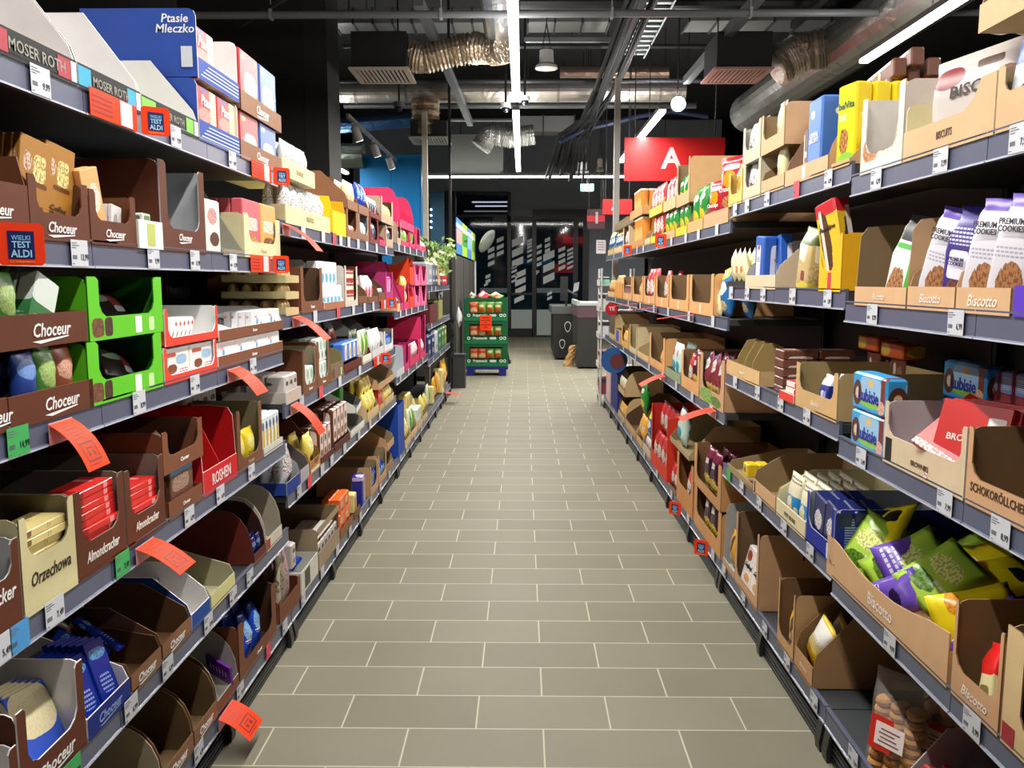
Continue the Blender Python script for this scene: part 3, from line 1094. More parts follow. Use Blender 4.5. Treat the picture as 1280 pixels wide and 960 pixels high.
PD('mintw', 'biscuit_box', 'box', (0.075, 0.05, 0.13), 'white biscuit box with mint print', '#dfeae4', [('#a8d0bc', .4, .7, .3, .2, 2, .4), ('#2c2628', .75, .28, .16, .16, 2)])
PD('icec', 'cone_box', 'box', (0.11, 0.06, 0.10), 'blue box with cone pictures', '#4a80d8', [('#f4ecdc', .7, .5, .3, .42, 5, .1), ('#c89058', .62, .4, .06, .3, 1.5), ('#c89058', .8, .4, .06, .3, 1.5)])
PD('gravy', 'wafer_bag', 'pouch', (0.11, 0.05, 0.15), 'brown and white wafer bag', '#5c4038', [('#e4dcd4', .35, .65, .3, .28, 2, .5), ('#b83c30', .6, .3, .3, .14, 2, .7)])
PD('grncr', 'cracker_bag', 'pouch', (0.11, 0.05, 0.18), 'green and white cracker bag', '#e8ecd0', [('#6ab030', .4, .55, .26, .4, 1.6, .3), ('#c87850', .7, .3, .15, .1, 2, .5)])
PD('whcr', 'cracker_bag', 'pouch', (0.09, 0.05, 0.18), 'white cracker bag', '#e4e6ea', [('#40404c', .6, .35, .18, .12, 2, .5)])
PD('yelc', 'cookie_bag', 'pouch', (0.10, 0.05, 0.14), 'yellow cookie bag', '#ecd45c', [('#f8f0a8', .5, .7, .3, .2, 2, .6), ('#3c2c1c', .5, .35, .2, .14, 2, .8)])
PD('choc2', 'cookie_box', 'box', (0.075, 0.05, 0.16), 'brown box with pink cookie picture', '#6a3c2a', [('#ecd4cc', .5, .5, .42, .44, 6), ('#5a3424', .5, .62, .22, .12, 2, .8), ('#8c5c48', .5, .25, .3, .1, 3, .6)])
PD('grntop', 'biscuit_box', 'box', (0.09, 0.06, 0.15), 'bright green biscuit box', '#3c9c30', [('#8cd060', .5, .6, .2, .1, 2, .4)])
PD('redp', 'biscuit_packet', 'box', (0.05, 0.05, 0.16), 'narrow red biscuit packet', '#c8281c', [('#f0a080', .5, .6, .3, .1, 2, .4)])
PD('orgb', 'wafer_box', 'box', (0.12, 0.05, 0.09), 'orange wafer box', '#f06a20', [('#f8c890', .4, .6, .24, .2, 2, .5), ('#5c2810', .5, .25, .2, .08, 3, .2)])
PD('yelb', 'wafer_box', 'box', (0.08, 0.05, 0.12), 'pale yellow wafer box', '#ecdc90', [('#b88c20', .5, .5, .3, .3, 6, .2)])
PD('bluyel', 'tea_biscuit_box', 'box', (0.09, 0.06, 0.17), 'indigo and beige biscuit box', '#2c2c9c', [('#c8b0a0', .7, .5, .3, .4, 3, .6), ('#d8c8f0', .3, .9, .3, .06, 4)])
PD('twist', 'cake_packet', 'pouch', (0.08, 0.06, 0.28), 'mauve ribbed cake packet', '#b08c94', [('#c8a8b0', .5, .5, .5, .5, 8, .6)])
PD('crmp', 'cake_packet', 'pouch', (0.07, 0.05, 0.28), 'cream cake packet', '#d8d4bc', [('#b0a890', .5, .5, .4, .4, 2, .8)])
# right hand side
PD('bisc', 'biscuit_bag', 'gbag', (0.27, 0.06, 0.25), 'large white biscuit bag', '#bdb3ae', [('#7c1018', .16, .76, .16, .13, 2), ('#6a3a2c', .8, .2, .34, .24, 1.6), ('#e8a868', .5, .2, .26, .1, 2, .5), ('#f0ead8', .66, .34, .16, .08, 2, .3), ('#5c4438', .55, .82, .12, .05, 6, .3)], 'BISCUITS', '#3a2c2a', .155, .56, shear=.1)
PD('bisc2', 'biscuit_bag', 'gbag', (0.20, 0.06, 0.22), 'white biscuit bag with fruit picture', '#dcd8d4', [('#e89850', .5, .22, .4, .18, 2, .7), ('#6a4a38', .65, .36, .2, .1, 2, .3)], 'BISCUITS', '#3a2c2a', .22, .72, shear=.1)
PD('bluem', 'biscuit_bag', 'gbag', (0.16, 0.07, 0.24), 'blue and white biscuit bag', '#e8e8ee', [('#2050c0', .5, .8, .5, .3, 8), ('#d83040', .5, .98, .5, .1, 8), ('#703828', .5, .2, .3, .15, 2, .6)])
PD('tasse', 'biscuit_pack', 'box', (0.10, 0.05, 0.16), 'cream biscuit pack', '#d8ccb4', [('#e8e0d0', .4, .5, .3, .3, 2, .6)])
PD('belv', 'biscuit_box', 'box', (0.10, 0.055, 0.25), 'yellow breakfast biscuit box', '#f4d818', [('#c89048', .4, .3, .24, .17, 2, .9), ('#8cc840', .55, .05, .5, .12, 2), ('#f8f0a0', .3, .6, .2, .04, 6)], 'belVita', '#1c6a4c', .30, .74)
PD('cerb', 'cereal_biscuit_box', 'box', (0.10, 0.05, 0.20), 'blue cereal biscuit box', '#4a7cd0', [('#e8dcc0', .5, .08, .5, .14, 3, .3), ('#f0f0e8', .35, .8, .14, .05, 3)], 'CEREAL\nBISCUITS', '#e8f0f8', .17, .50)
PD('cerbr', 'cereal_biscuit_box', 'box', (0.055, 0.04, 0.21), 'brown cereal biscuit box', '#6a4030', [('#e8e4dc', .12, .5, .10, .4, 6), ('#e8e0d4', .5, .5, .24, .06, 4), ('#c8b8a8', .5, .3, .4, .05, 6, 0, 20)])
PD('crun', 'crisps_bag', 'pouch', (0.20, 0.07, 0.27), 'glossy red crisps bag', '#b8202c', [('#f0a020', .5, .62, .24, .14, 2, .4), ('#f0dcd8', .5, .82, .3, .05, 4, .2), ('#e8a060', .5, .22, .3, .12, 2, .7)], 'Crunchips', '#f4ece8', .16, .45, rough=.25, shear=.2)
PD('crgr', 'crisps_bag', 'pouch', (0.17, 0.07, 0.25), 'green and yellow crisps bag', '#2c8c3c', [('#e8d830', .5, .3, .34, .2, 2, .5), ('#f0f0d8', .5, .75, .3, .08, 3, .3)], rough=.25)
PD('crpu', 'crisps_bag', 'pouch', (0.16, 0.07, 0.24), 'dark purple crisps bag', '#3a1030', [('#ecd048', .55, .25, .32, .18, 2, .6), ('#e8dce0', .4, .7, .28, .06, 4, .4), ('#781c3c', .5, .9, .5, .12, 8)], rough=.2)
PD('crbl', 'crisps_bag', 'pouch', (0.17, 0.07, 0.24), 'blue crisps bag', '#1c6aa8', [('#f0f0ec', .5, .6, .34, .14, 2, .2), ('#f0dc40', .4, .9, .5, .12, 4), ('#e8d0a0', .5, .25, .3, .1, 2, .6)], rough=.25)
PD('crwh', 'crisps_bag', 'pouch', (0.15, 0.07, 0.23), 'white and teal crisps bag', '#c8e4d8', [('#3c9cb8', .5, .35, .3, .18, 2, .4), ('#e05a50', .4, .75, .24, .1, 3, .4)], rough=.3)
PD('crwr', 'crisps_bag', 'pouch', (0.13, 0.06, 0.21), 'red and white snack bag', '#c83438', [('#f4ece4', .5, .5, .34, .2, 2, .8)], rough=.3)
PD('corn', 'nut_bag', 'pouch', (0.09, 0.05, 0.15), 'golden nut bag', '#e8a83c', [('#f8e0a0', .5, .6, .3, .2, 2, .8), ('#c84830', .5, .3, .2, .12, 2, .4)])
PD('tube', 'crisps_tube', 'roll', (0.075, 0.075, 0.24), 'orange crisps tube', '#e08a30', [('#f0c878', .5, .4, .3, .3, 2, .6), ('#e8d8c0', .5, .97, .5, .04, 8)])
PD('chipy', 'crisps_bag', 'pouch', (0.15, 0.07, 0.24), 'brown and silver crisps bag', '#7c2a34', [('#e4e0dc', .5, .75, .34, .14, 2, .6), ('#e8c468', .5, .2, .4, .14, 2, .6), ('#2c3a8c', .3, .93, .3, .07, 2)], rough=.25)
PD('prem', 'cookie_bag', 'gbag', (0.11, 0.065, 0.235), 'white and violet premium cookie bag', '#d2cfd8', [('#a87448', .6, .24, .32, .20, 2, .7), ('#5a3ca8', .5, .97, .5, .08, 8), ('#a0a0b0', .5, .52, .36, .05, 8, 0, 28)], 'PREMIUM\nCOOKIES', '#38343c', .155, .74)
PD('premv', 'cookie_bag', 'gbag', (0.10, 0.065, 0.235), 'violet premium cookie bag', '#33207c', [('#e8e4f0', .5, .44, .30, .14, 8), ('#c8c4d8', .5, .72, .40, .09, 8, 0, 26), ('#784838', .5, .2, .24, .1, 2, .7)], 'PREMIUM\nCOOKIES', '#2c2460', .12, .47)
PD('premg', 'cookie_bag', 'gbag', (0.085, 0.06, 0.21), 'white and green cookie bag', '#ecece0', [('#383838', .5, .88, .5, .16, 8), ('#48a83c', .5, .66, .5, .03, 8), ('#b88458', .45, .22, .32, .2, 2, .8), ('#58b848', .9, .4, .12, .34, 8)])
PD('viol', 'cookie_bag', 'gbag', (0.10, 0.07, 0.20), 'bright violet cookie bag', '#5a2cc8', [('#9c78f0', .5, .8, .4, .1, 2, .5)], rough=.25)
PD('ler', 'biscuit_box', 'box', (0.11, 0.045, 0.18), 'blue biscuit box with white label', '#2c62c0', [('#e4e4e8', .4, .45, .24, .38, 8), ('#3c3c44', .4, .55, .16, .04, 6, 0, 30), ('#a82c34', .4, .78, .12, .05, 2)])
PD('zyt', 'biscuit_bag', 'gbag', (0.13, 0.06, 0.215), 'cream and yellow rusk bag', '#c8b078', [('#f0e8d0', .4, .62, .3, .16, 6), ('#ecd850', .5, .06, .5, .1, 8), ('#58683c', .55, .88, .5, .14, 8), ('#d8c088', .3, .3, .3, .2, 2, .4), ('#8c4438', .6, .25, .12, .08, 6)])
PD('fami', 'wafer_packet', 'box', (0.085, 0.055, 0.22), 'yellow wafer packet with red top', '#ecc428', [('#cc2430', .5, .93, .5, .12, 8), ('#5c3c28', .36, .48, .24, .4, 2, .5), ('#e4dcd0', .25, .5, .07, .4, 8)], 'Familijne', '#3c2c20', .22, .64, shear=.3)
PD('crmb', 'snack_bag', 'pouch', (0.08, 0.04, 0.15), 'cream snack bag', '#e4dca8', [('#e8e4d0', .5, .9, .5, .1, 4), ('#e09070', .5, .4, .2, .1, 2, .4)])
PD('lubi', 'biscuit_box', 'box', (0.225, 0.06, 0.105), 'blue animal biscuit box', '#3ca4e4', [('#9cc8e8', .55, .62, .3, .3, 6), ('#8cc850', .55, .22, .3, .1, 2), ('#5c3428', .16, .45, .13, .34, 2), ('#e8d0a0', .16, .45, .06, .16, 2, .4), ('#7c3028', .93, .5, .08, .5, 8), ('#e8b8a0', .88, .22, .1, .18, 2, .4), ('#f0c060', .55, .78, .07, .1, 2)], 'Lubisie', '#2a2c9c', .22, .42)
PD('redbl', 'biscuit_box', 'box', (0.062, 0.05, 0.12), 'dark red biscuit box', '#6c1c24', [('#6c84b8', .5, .74, .4, .22, 8), ('#c8d0e0', .5, .74, .3, .14, 6, 0, 24), ('#a84050', .5, .3, .36, .2, 3, .6)])
PD('brow', 'brownie_box', 'box', (0.17, 0.02, 0.20), 'red brownie box', '#c81c18', [('#f0d8d0', .5, .04, .5, .06, 8, .9), ('#3a1c1c', .55, .26, .3, .1, 3, .1), ('#f4f0ec', .82, .78, .12, .08, 8)], 'BROWNIES', '#f4dcd0', .13, .56)
PD('whfr', 'waffle_pack', 'box', (0.11, 0.032, 0.13), 'brown waffle pack', '#6c4034', [('#e8dcd0', .3, .5, .10, .36, 4, .4), ('#b08878', .65, .5, .2, .3, 2, .8)])
PD('kbue', 'wafer_pack', 'box', (0.09, 0.022, 0.09), 'white and red wafer pack', '#efe8e4', [('#d83428', .5, .1, .5, .2, 8, .3)])
PD('blbag', 'snack_bag', 'gbag', (0.07, 0.045, 0.13), 'navy and white snack bag', '#1c2c80', [('#e8e8f0', .5, .88, .5, .14, 8, .2), ('#c8d0ec', .4, .5, .14, .1, 5, .2), ('#a0b0e0', .7, .4, .1, .2, 5, .5)])
PD('orgr', 'cake_box', 'box', (0.17, 0.08, 0.05), 'orange cake box', '#c85a1c', [('#d8c048', .25, .5, .2, .4, 2, .5)])
PD('petit', 'biscuit_pack', 'pouch', (0.135, 0.04, 0.17), 'cream butter biscuit pack', '#e4ddbf', [('#2c90cc', .5, .36, .5, .18, 8), ('#f0e4c8', .5, .32, .16, .2, 2, .3), ('#e8dcc0', .84, .24, .1, .1, 2), ('#70684c', .5, .84, .42, .07, 8, .2, 14)], rough=.3)
PD('bluk', 'cookie_pack', 'box', (0.09, 0.04, 0.15), 'navy and white cookie pack', '#1c2460', [('#e8e8f0', .5, .55, .3, .18, 2, .7), ('#8c90b0', .5, .2, .36, .1, 3, .6)])
PD('yelsm', 'rusk_pack', 'box', (0.06, 0.04, 0.05), 'small yellow pack', '#ecc828', [('#3a2c10', .45, .5, .16, .2, 4)])
PD('sach', 'biscuit_sachet', 'pouch', (0.06, 0.02, 0.10), 'silvery biscuit sachet', '#b4b6bc', [('#e8e8ec', .5, .5, .3, .3, 2, .5)], rough=.2)
PD('hy', 'sweet_bag', 'pouch', (0.15, 0.06, 0.20), 'yellow sweets bag', '#f2dc20', [('#1c1c18', .66, .66, .18, .12, 5, .5), ('#f0a030', .2, .3, .2, .1, 2, .4)], rough=.25)
PD('hg', 'sweet_bag', 'pouch', (0.15, 0.06, 0.20), 'lime green sweets bag', '#b0d84a', [('#e4f090', .5, .6, .34, .16, 2, .5), ('#5c8c28', .4, .25, .3, .12, 2, .6), ('#e8e8e8', .7, .35, .14, .05, 6, 0, 10)], rough=.25)
PD('hv', 'sweet_bag', 'pouch', (0.15, 0.06, 0.20), 'violet sweets bag', '#6c4cb8', [('#2c1c58', .6, .55, .24, .1, 2, .7), ('#d8d4e8', .4, .2, .3, .1, 6, 0, 12)], rough=.25)
PD('redt', 'cookie_tube', 'gbag', (0.07, 0.06, 0.20), 'cream cookie pack with red end', '#e4d8a0', [('#e02020', .5, .85, .5, .3, 8), ('#8c7c48', .5, .3, .3, .1, 4, .3)])
PD('cook', 'cookie_bag', 'pouch', (0.20, 0.10, 0.26), 'clear bag of round cookies', '#b87838', [('#e0a860', .5, .5, .5, .5, 8, 1.0), ('#cc3028', .3, .52, .13, .2, 4), ('#f0dcd8', .42, .46, .2, .18, 2, .1), ('#d8c8b8', .5, .95, .5, .06, 8)], rough=.15)
PD('gew', 'spice_cake_box', 'box', (0.10, 0.05, 0.15), 'white and red spice cake box', '#a81c24', [('#f0ece8', .5, .42, .42, .28, 8), ('#c03030', .8, .9, .2, .1, 8)], 'Gewürz', '#4c4448', .2, .52)
PD('dpur', 'chocolate_bag', 'pouch', (0.15, 0.06, 0.22), 'dark purple glossy bag', '#30104c', [('#a888d0', .5, .7, .2, .06, 2, .6), ('#d8b840', .3, .2, .3, .14, 2, .6)], rough=.2)
PD('yban', 'crisps_bag', 'pouch', (0.12, 0.05, 0.17), 'yellow and white snack bag', '#ecc83c', [('#f4f2ea', .5, .72, .5, .18, 8), ('#a8b0bc', .5, .46, .42, .12, 8, 0, 22), ('#e8b020', .5, .16, .5, .14, 3, .5)], rough=.25)
PD('gugl', 'cake_box', 'box', (0.12, 0.05, 0.15), 'white cake pack with fruit picture', '#e8e0dc', [('#c05838', .35, .75, .24, .14, 2, .8), ('#3c2c30', .5, .45, .42, .06, 6, .2, 12), ('#e8b060', .6, .2, .3, .1, 2, .6)], 'Guglhupf', '#2c2430', .2, .5, shear=.2)
PD('goldbag', 'cereal_bag', 'pouch', (0.12, 0.05, 0.16), 'yellow cereal bag', '#e8a828', [('#3c2c20', .5, .7, .14, .2, 3, .6), ('#f0e4c8', .3, .3, .2, .1, 2, .5)], rough=.3)
PD('snk', 'soup_bag', 'pouch', (0.13, 0.05, 0.17), 'orange and green vegetable bag', '#6a9c3c', [('#c85a2c', .4, .3, .4, .2, 2, .9), ('#e8d8a0', .5, .65, .3, .1, 3, .6)])
PD('snko', 'soup_bag', 'pouch', (0.13, 0.05, 0.17), 'orange vegetable bag', '#d8703c', [('#f0d8a0', .5, .3, .4, .2, 2, .9), ('#c83c20', .5, .65, .4, .1, 6, .4)])
PD('book1', 'magazine', 'box', (0.035, 0.14, 0.24), 'multicoloured boxed toy', '#b8c0c8', [('#e0e0e0', .5, .5, .3, .3, 6, .5)])

# ------------------------------------------------------------------ goods, near left rack
S = 'L1A'
G(S, -12, 95, 'black tray with red blocks', .24, .052, 'steep', 'black', 'paper', d=.36, logo='MOSER ROTH', lc='#8f8c80', shear=0, ls=.032, blocks=[('#a82838', .0, .15), ('#a82838', .74, .17), ('#e8e8e8', .92, .07)],
  fill=[('mored', 'face', 1, 3, {'y': .05, 'lean': 22, 'x': -.03})])
G(S, 95.5, 175, 'black tray with cyan blocks', .24, .052, 'steep', 'black', 'paper', d=.36, logo='MOSER ROTH', lc='#8f8c80', shear=0, ls=.028, blocks=[('#20a0c8', .0, .18), ('#20a0c8', .76, .15), ('#e8e8e8', .92, .07)],
  fill=[('mocyan', 'flat', 1, 1, {'y': .02})])
G(S, 175.5, 247, 'black tray with green blocks', .22, .05, 'steep', 'black', 'paper', d=.36, logo='MOSER ROTH', lc='#8f8c80', shear=0, ls=.026, blocks=[('#78c040', .0, .22), ('#78c040', .76, .14), ('#e8e8e8', .92, .07)],
  fill=[('mogrn', 'face', 1, 2, {'y': .16, 'lean': 20})])
lob = G(S, 248, 299, 'lower blue striped carton', .176, .06, 'U', 'blue', 'paper', front='bar', d=.34, fill=[('ptas', 'face', 2, 3, {'z': .04})])
upb = G(S, 247, 298, 'upper blue striped carton', .195, .06, 'U', 'blue', 'paper', z0=.178, front='bar', d=.34, side=('Ptasie\nMleczko', 'white', .034, .062, .152), fill=[('ptas', 'face', 1, 1, {'x': -.085, 'z': .035, 'y': .012, 'fit': 0})])
for c_, nm_ in ((upb, 1), (lob, 0)):
    fp = [o for o in c_.children if o.name.startswith('front_panel')][0]
    for k in range(4):
        q = MB()
        q.box(-.16 + .02 * k, .17, -.0044, -.0037, .012 + .011 * k, .0155 + .011 * k)
        link('white_stripe', q.mesh('white_stripe', [mat('#c8d0ea')]), fp)
q = MB()
q.box(-.0008, 0, .012, .045, .03, .088)
link('white_label', q.mesh('white_label', [PAPER]), upb, T(-(ydep(-1, 298, 2.1) - ydep(-1, 247, 2.1)) / 2 - .002, 0, 0))
G(S, 300, 351, 'lower brown praline carton', .16, .062, 'tray', 'umber', 'brown', d=.34, logo='Choceur', swoosh=True, fill=[('ptasr', 'face', 1, 2, {'x': -.11, 'z': -.001, 'fit': 0}), ('ptasb', 'face', 1, 2, {'x': .11, 'z': -.001, 'fit': 0})])
G(S, 300, 351, 'upper brown praline carton', .16, .066, 'tray', 'umber', 'brown', z0=.162, d=.34, logo='Choceur', swoosh=True, fill=[('ptasr', 'face', 1, 2, {'x': -.11, 'z': .045, 'fit': 0}), ('ptasb', 'face', 1, 2, {'x': .11, 'z': .045, 'fit': 0})])
S = 'L1B'
G(S, -60, 35, 'brown carton with yellow pouch', .15, .10, 'slope', 'brown', 'brown2', logo='Choceur', swoosh=True, ls=.03, fill=[('yelp', 'heap', 1, 1, {'y': .03, 'z': .06})])
G(S, 36, 111, 'brown carton with orange slabs', .125, .055, 'U', 'brown', 'brown2', logo='Choceur', swoosh=True, ls=.030, fill=[('coff', 'face', 2, 5, {'roll': 12, 'x': -.005, 'lean': 2, 'z': .022, 'y': .03, 'rz': 12})])
G(S, 112, 170, 'brown carton with white slabs', .12, .055, 'U', 'brown', 'brown2', logo='Choceur', swoosh=True, ls=.026, fill=[('orsl', 'face', 1, 2, {'roll': -14, 'x': -.05, 'z': .01}), ('whsl', 'face', 1, 2, {'roll': -32, 'x': -.03, 'y': .045, 'z': .03}), ('whsl', 'face', 1, 2, {'roll': 8, 'x': .05, 'y': .02, 'z': .0, 's': .7})])
G(S, 170, 201, 'narrow white carton', .075, .07, 'tray', '#e4e6e2', 'white', d=.2, blocks=[('#b8c468', .34, .32)], fill=[('oliv', 'face', 1, 3, {'z': .004, 's': .85})], setb=-.004)
G(S, 201, 257, 'tall brown empty carton', .235, .06, 'U', 'brown', 'grey', d=.38, logo='Choceur', swoosh=True, ls=.026, notch=.14, lz=.038, fill=[])
G(S, 278, 305, 'beige empty carton', .22, .02, 'steep', '#8c846c', '#9c9a8a', d=.36, fill=[])
G(S, 305, 350, 'cream carton with praline boxes', .15, .055, 'U', '#d8cfa4', 'cream', logo='Choceur', lc='#c8b888', ls=.02, fill=[('pinkg', 'face', 1, 4, {'x': -.1, 'z': .015, 'fit': 0}), ('goldp', 'face', 1, 4, {'x': .1, 'z': .015, 'fit': 0})])
for k in range(3):
    M_ = T(-(LIP + .026 + .048 * k), ydep(-1, 268, 1.6), SHELF[S][1] - .0095) @ Rz(PI / 2)
    packet('ribn', M_, ['white praline box with brown ribbon standing on near left second shelf'], 'ribbon praline boxes beside the tall brown carton')
S = 'L1C'
G(S, -70, 9, 'brown tray with blue bags', .10, .062, 'tray', 'brown', 'brown2', logo='Choceur', swoosh=True, ls=.034, lx=.2, fill=[('blub', 'face', 2, 2, {'s': .85})])
G(S, 9.5, 116, 'lower brown tray with mixed bags', .10, .062, 'tray', 'brown', 'brown2', logo='Choceur', swoosh=True, ls=.036, lx=.08, fill=[('blub', 'face', 1, 2, {'s': .85, 'x': -.06}), ('grnb', 'face', 1, 2, {'s': .85, 'x': .01}), ('brnb', 'face', 1, 2, {'s': .85, 'x': .075})])
G(S, -30, 108, 'upper brown tray with green packs', .10, .065, 'tray', 'brown', 'brown2', z0=.147, logo='Choceur', swoosh=True, ls=.038, lx=.12, fill=[('grnb', 'face', 1, 2, {'s': .9, 'x': -.07}), ('mint', 'face', 1, 3, {'roll': 24, 'x': .01, 's': .95})])
for z_, nm in ((0, 'lower'), (.143, 'upper')):
    G(S, 110, 203, nm + ' bright green carton', .142, .052, 'U', 'green', '#2c7a18', z0=z_, d=.3, notch=.13, logo=None, printed='choc', blocks=[('#f0f0f0', .58, .09)], fill=[('blkm', 'heap', 2, 1, {'lean': 30, 'y': .02, 's': .95, 'z': .025, 'hd': .03})])
G(S, 205, 271, 'lower red and white carton', .097, .022, 'U', '#e8402c', 'white', d=.3, notch=.05, fill=[('kind', 'face', 2, 3, {'z': .006, 'fit': 0})])
G(S, 206, 272, 'upper red and white carton', .10, .022, 'U', '#e8402c', 'white', z0=.1, d=.3, notch=.05, fill=[('kind', 'edge', 5, 1, {'roll': 38, 'x': .04, 's': .95})])
G(S, 272, 353, 'lower brown tray of milk chocolate', .07, .04, 'tray', 'brown2', 'white', d=.3, logo='Choceur', ls=.016, fill=[('milk', 'face', 4, 4, {'z': .012, 'fit': 0})])
G(S, 273, 353, 'upper brown tray of milk chocolate', .09, .035, 'steep', 'brown2', 'white', z0=.086, d=.3, logo='Choceur', ls=.014, fill=[('milk', 'face', 2, 4, {'x': .17, 'z': .012, 'fit': 0}), ('milk', 'heap', 2, 1, {'lean': 50, 'y': .04, 'z': .02})])
S = 'L1D'
G(S, -60, 26, 'dark brown cracker carton', .165, .10, 'U', 'brown', 'grey', logo='Cracker', ls=.04, lx=.12, lz=.07, sq=.8, fill=[('crak', 'flat', 2, 5, {'s': .9})])
G(S, 27, 95, 'cream nut bar carton', .195, .11, 'U', '#d6cc9c', '#8c8468', logo='Orzechowa', lc='#3a2c24', ls=.038, lz=.065, sq=.8, fill=[('orze', 'side', 1, 9, {'y': .004})], d=.38)
G(S, 95.5, 157, 'first brown almond carton', .195, .075, 'U', 'brown', '#7c7468', logo='Almondcracker', lc='#f0e8e0', ls=.034, lz=.04, sq=.68, d=.4, fill=[('almo', 'side', 1, 11, {'y': .004})])
G(S, 158, 206, 'second brown almond carton', .19, .07, 'U', 'brown', '#7c7468', logo='Almondcracker', lc='#f0e8e0', ls=.030, lz=.04, sq=.68, d=.4, fill=[('almo', 'side', 1, 8, {'y': .004})])
G(S, 210, 252, 'lower tan picture carton', .125, .05, 'tray', 'brown2', 'brown', d=.26, fill=[('choco', 'face', 1, 3, {'z': .035, 's': 1.15})], logo='Choceur', ls=.014)
G(S, 203, 253, 'upper tan sweets carton', .115, .045, 'U', 'brown2', 'brown2', z0=.128, d=.3, logo='Choceur', ls=.016, fill=[('sweet', 'heap', 2, 1, {'y': .01, 'z': .005, 's': .9})])
rosh = G(S, 254, 296, 'bright red carton', .235, .075, 'fin', 'red', '#c01418', edge='#e8c0b8', d=.34, logo='ROSHEN', lc='#f4ecec', ls=.050, sq=.85, shear=0)
mb = MB()
mb.prism([(-.002, .004, .004), (-.002, .3, .004), (-.002, .3, .2), (-.002, .06, .2), (-.002, .004, .08)], [(.002, .004, .004), (.002, .3, .004), (.002, .3, .2), (.002, .06, .2), (.002, .004, .08)])
link('divider', mb.mesh('divider', [card('#c01418')]), rosh)
G(S, 297, 328, 'olive brown carton', .21, .04, 'U', 'brown2', '#6c6450', d=.36, logo='Choceur', ls=.018, lc='#c8a880', fill=[('yelp', 'face', 1, 2, {'s': .9})])
G(S, 329, 353, 'narrow floral wafer carton', .12, .03, 'tray', '#c8c8c0', '#b0b4b4', d=.2, fill=[('byel', 'face', 1, 2, {'s': .85})])
G(S, 318, 353, 'grey carton at the back', .20, .06, 'tray', '#9c9c8c', '#9c9c90', setb=.24, z0=.0, d=.15, fill=[('greyp', 'face', 2, 1, {'z': .1, 's': 1.1})])
S = 'L1E'
G(S, -70, 24, 'brown carton at frame edge', .14, .08, 'U', 'brown', 'paper', d=.38, fill=[('blwh', 'side', 1, 4, {})])
G(S, 25, 107, 'brown carton with cream bars', .195, .07, 'U', 'brown', 'paper', logo='Choceur', swoosh=True, ls=.038, d=.4, fill=[('blwh', 'face', 1, 5, {'roll': 10, 'lean': 26, 's': 1.1, 'x': .02})])
G(S, 108, 162, 'dark blue carton', .175, .052, 'slope', 'dblue', 'paper', logo='Choceur', lc='#8c9cd0', swoosh=True, ls=.030, d=.36, fill=[('bluch', 'face', 2, 6, {'lean': 22, 'roll': 10, 's': 1.0, 'z': .01})])
G(S, 163, 201, 'low light brown tray', .10, .05, 'steep', 'umber', '#5c4028', logo='Choceur', swoosh=True, ls=.028, d=.36, fill=[('bluch', 'heap', 2, 1, {'z': .06, 's': .85, 'lean': 40, 'y': .06})])
G(S, 202, 238, 'next light brown tray', .15, .05, 'steep', 'umber', '#5c4028', logo='Choceur', swoosh=True, ls=.028, d=.38, fill=[('darkb', 'heap', 2, 1, {'y': .14, 's': .9})])
G(S, 239, 262, 'small blue carton', .16, .05, 'steep', '#1c4a9c', 'paper', d=.3, fill=[('darkbl', 'heap', 1, 1, {'y': .03, 's': .8}), ('blwh', 'heap', 1, 1, {'y': .03, 's': .7, 'x': .01})])
G(S, 263, 293, 'pale yellow open carton', .15, .05, 'slope', '#d8d494', '#b0ac8c', d=.36)
G(S, 317, 332, 'dark red curved carton', .20, .04, 'curve', '#6c2a20', '#3a1c18', d=.34, fill=[('darkbl', 'face', 1, 2, {'s': .6})])
G(S, 333, 352, 'white and red curved carton', .21, .05, 'curve', '#d8d0c0', '#a8a090', d=.34, blocks=[('#a83c34', .0, .2)])
S = 'L1F'
for a, b, nm in ((110, 160, 'fourth'), (160, 203, 'third'), (204, 241, 'second'), (242, 271, 'first')):
    G(S, a, b, nm + ' curved brown carton', .19, .055, 'curve', 'umber', '#6c5438' if nm != 'third' else '#a89c84', logo='Choceur', swoosh=True, ls=.03, d=.38)
G(S, 272, 298, 'grey lined brown carton', .20, .045, 'curve', 'brown2', '#9c9890', d=.38)
packet('purp', T(-(LIP - .004), ydep(-1, 288, .2), SHELF[S][1] + .058) @ Rz(PI / 2) @ Ry(R(78)) @ Rx(R(-55)), ['purple chocolate bar lying across the grey lined carton, near left bottom shelf'], None, .8)
G(S, 299, 345, 'brown carton with blue bags', .20, .05, 'U', 'brown2', '#4c3020', logo='Choceur', ls=.016, d=.38, fill=[('bluew', 'face', 2, 3, {'roll': 12, 'lean': 10, 'x': .01, 'fit': 0})])
packetM = None

# ------------------------------------------------------------------ middle left rack
S = 'L2A'
G(S, 356, 412, 'lower cream truffle carton', .155, .075, 'tray', '#dccfa0', 'cream', logo='TRUFFLES', lc='#9c8c60', ls=.03, shear=0, d=.3, fill=[('silv', 'face', 2, 2, {'s': .9, 'z': .02})])
G(S, 352, 393, 'upper cream truffle carton', .11, .07, 'tray', '#dccfa0', 'cream', z0=.185, logo='TRUFFLES', lc='#9c8c60', ls=.026, shear=0, d=.3, fill=[('lindt', 'face', 2, 2, {'s': .95, 'z': .03})])
G(S, 415, 432, 'yellow gable carton', .20, .12, 'slope', 'yellow', '#d8a400', d=.28)
G(S, 433, 447, 'first lower brown carton', .155, .045, 'U', 'umber', 'brown2', d=.36, fill=[('sweet', 'face', 1, 2, {'s': .8})])
G(S, 448, 461, 'second lower brown carton', .155, .045, 'U', 'umber', 'grey', d=.36, fill=[('lindt', 'face', 1, 2, {'s': .9})])
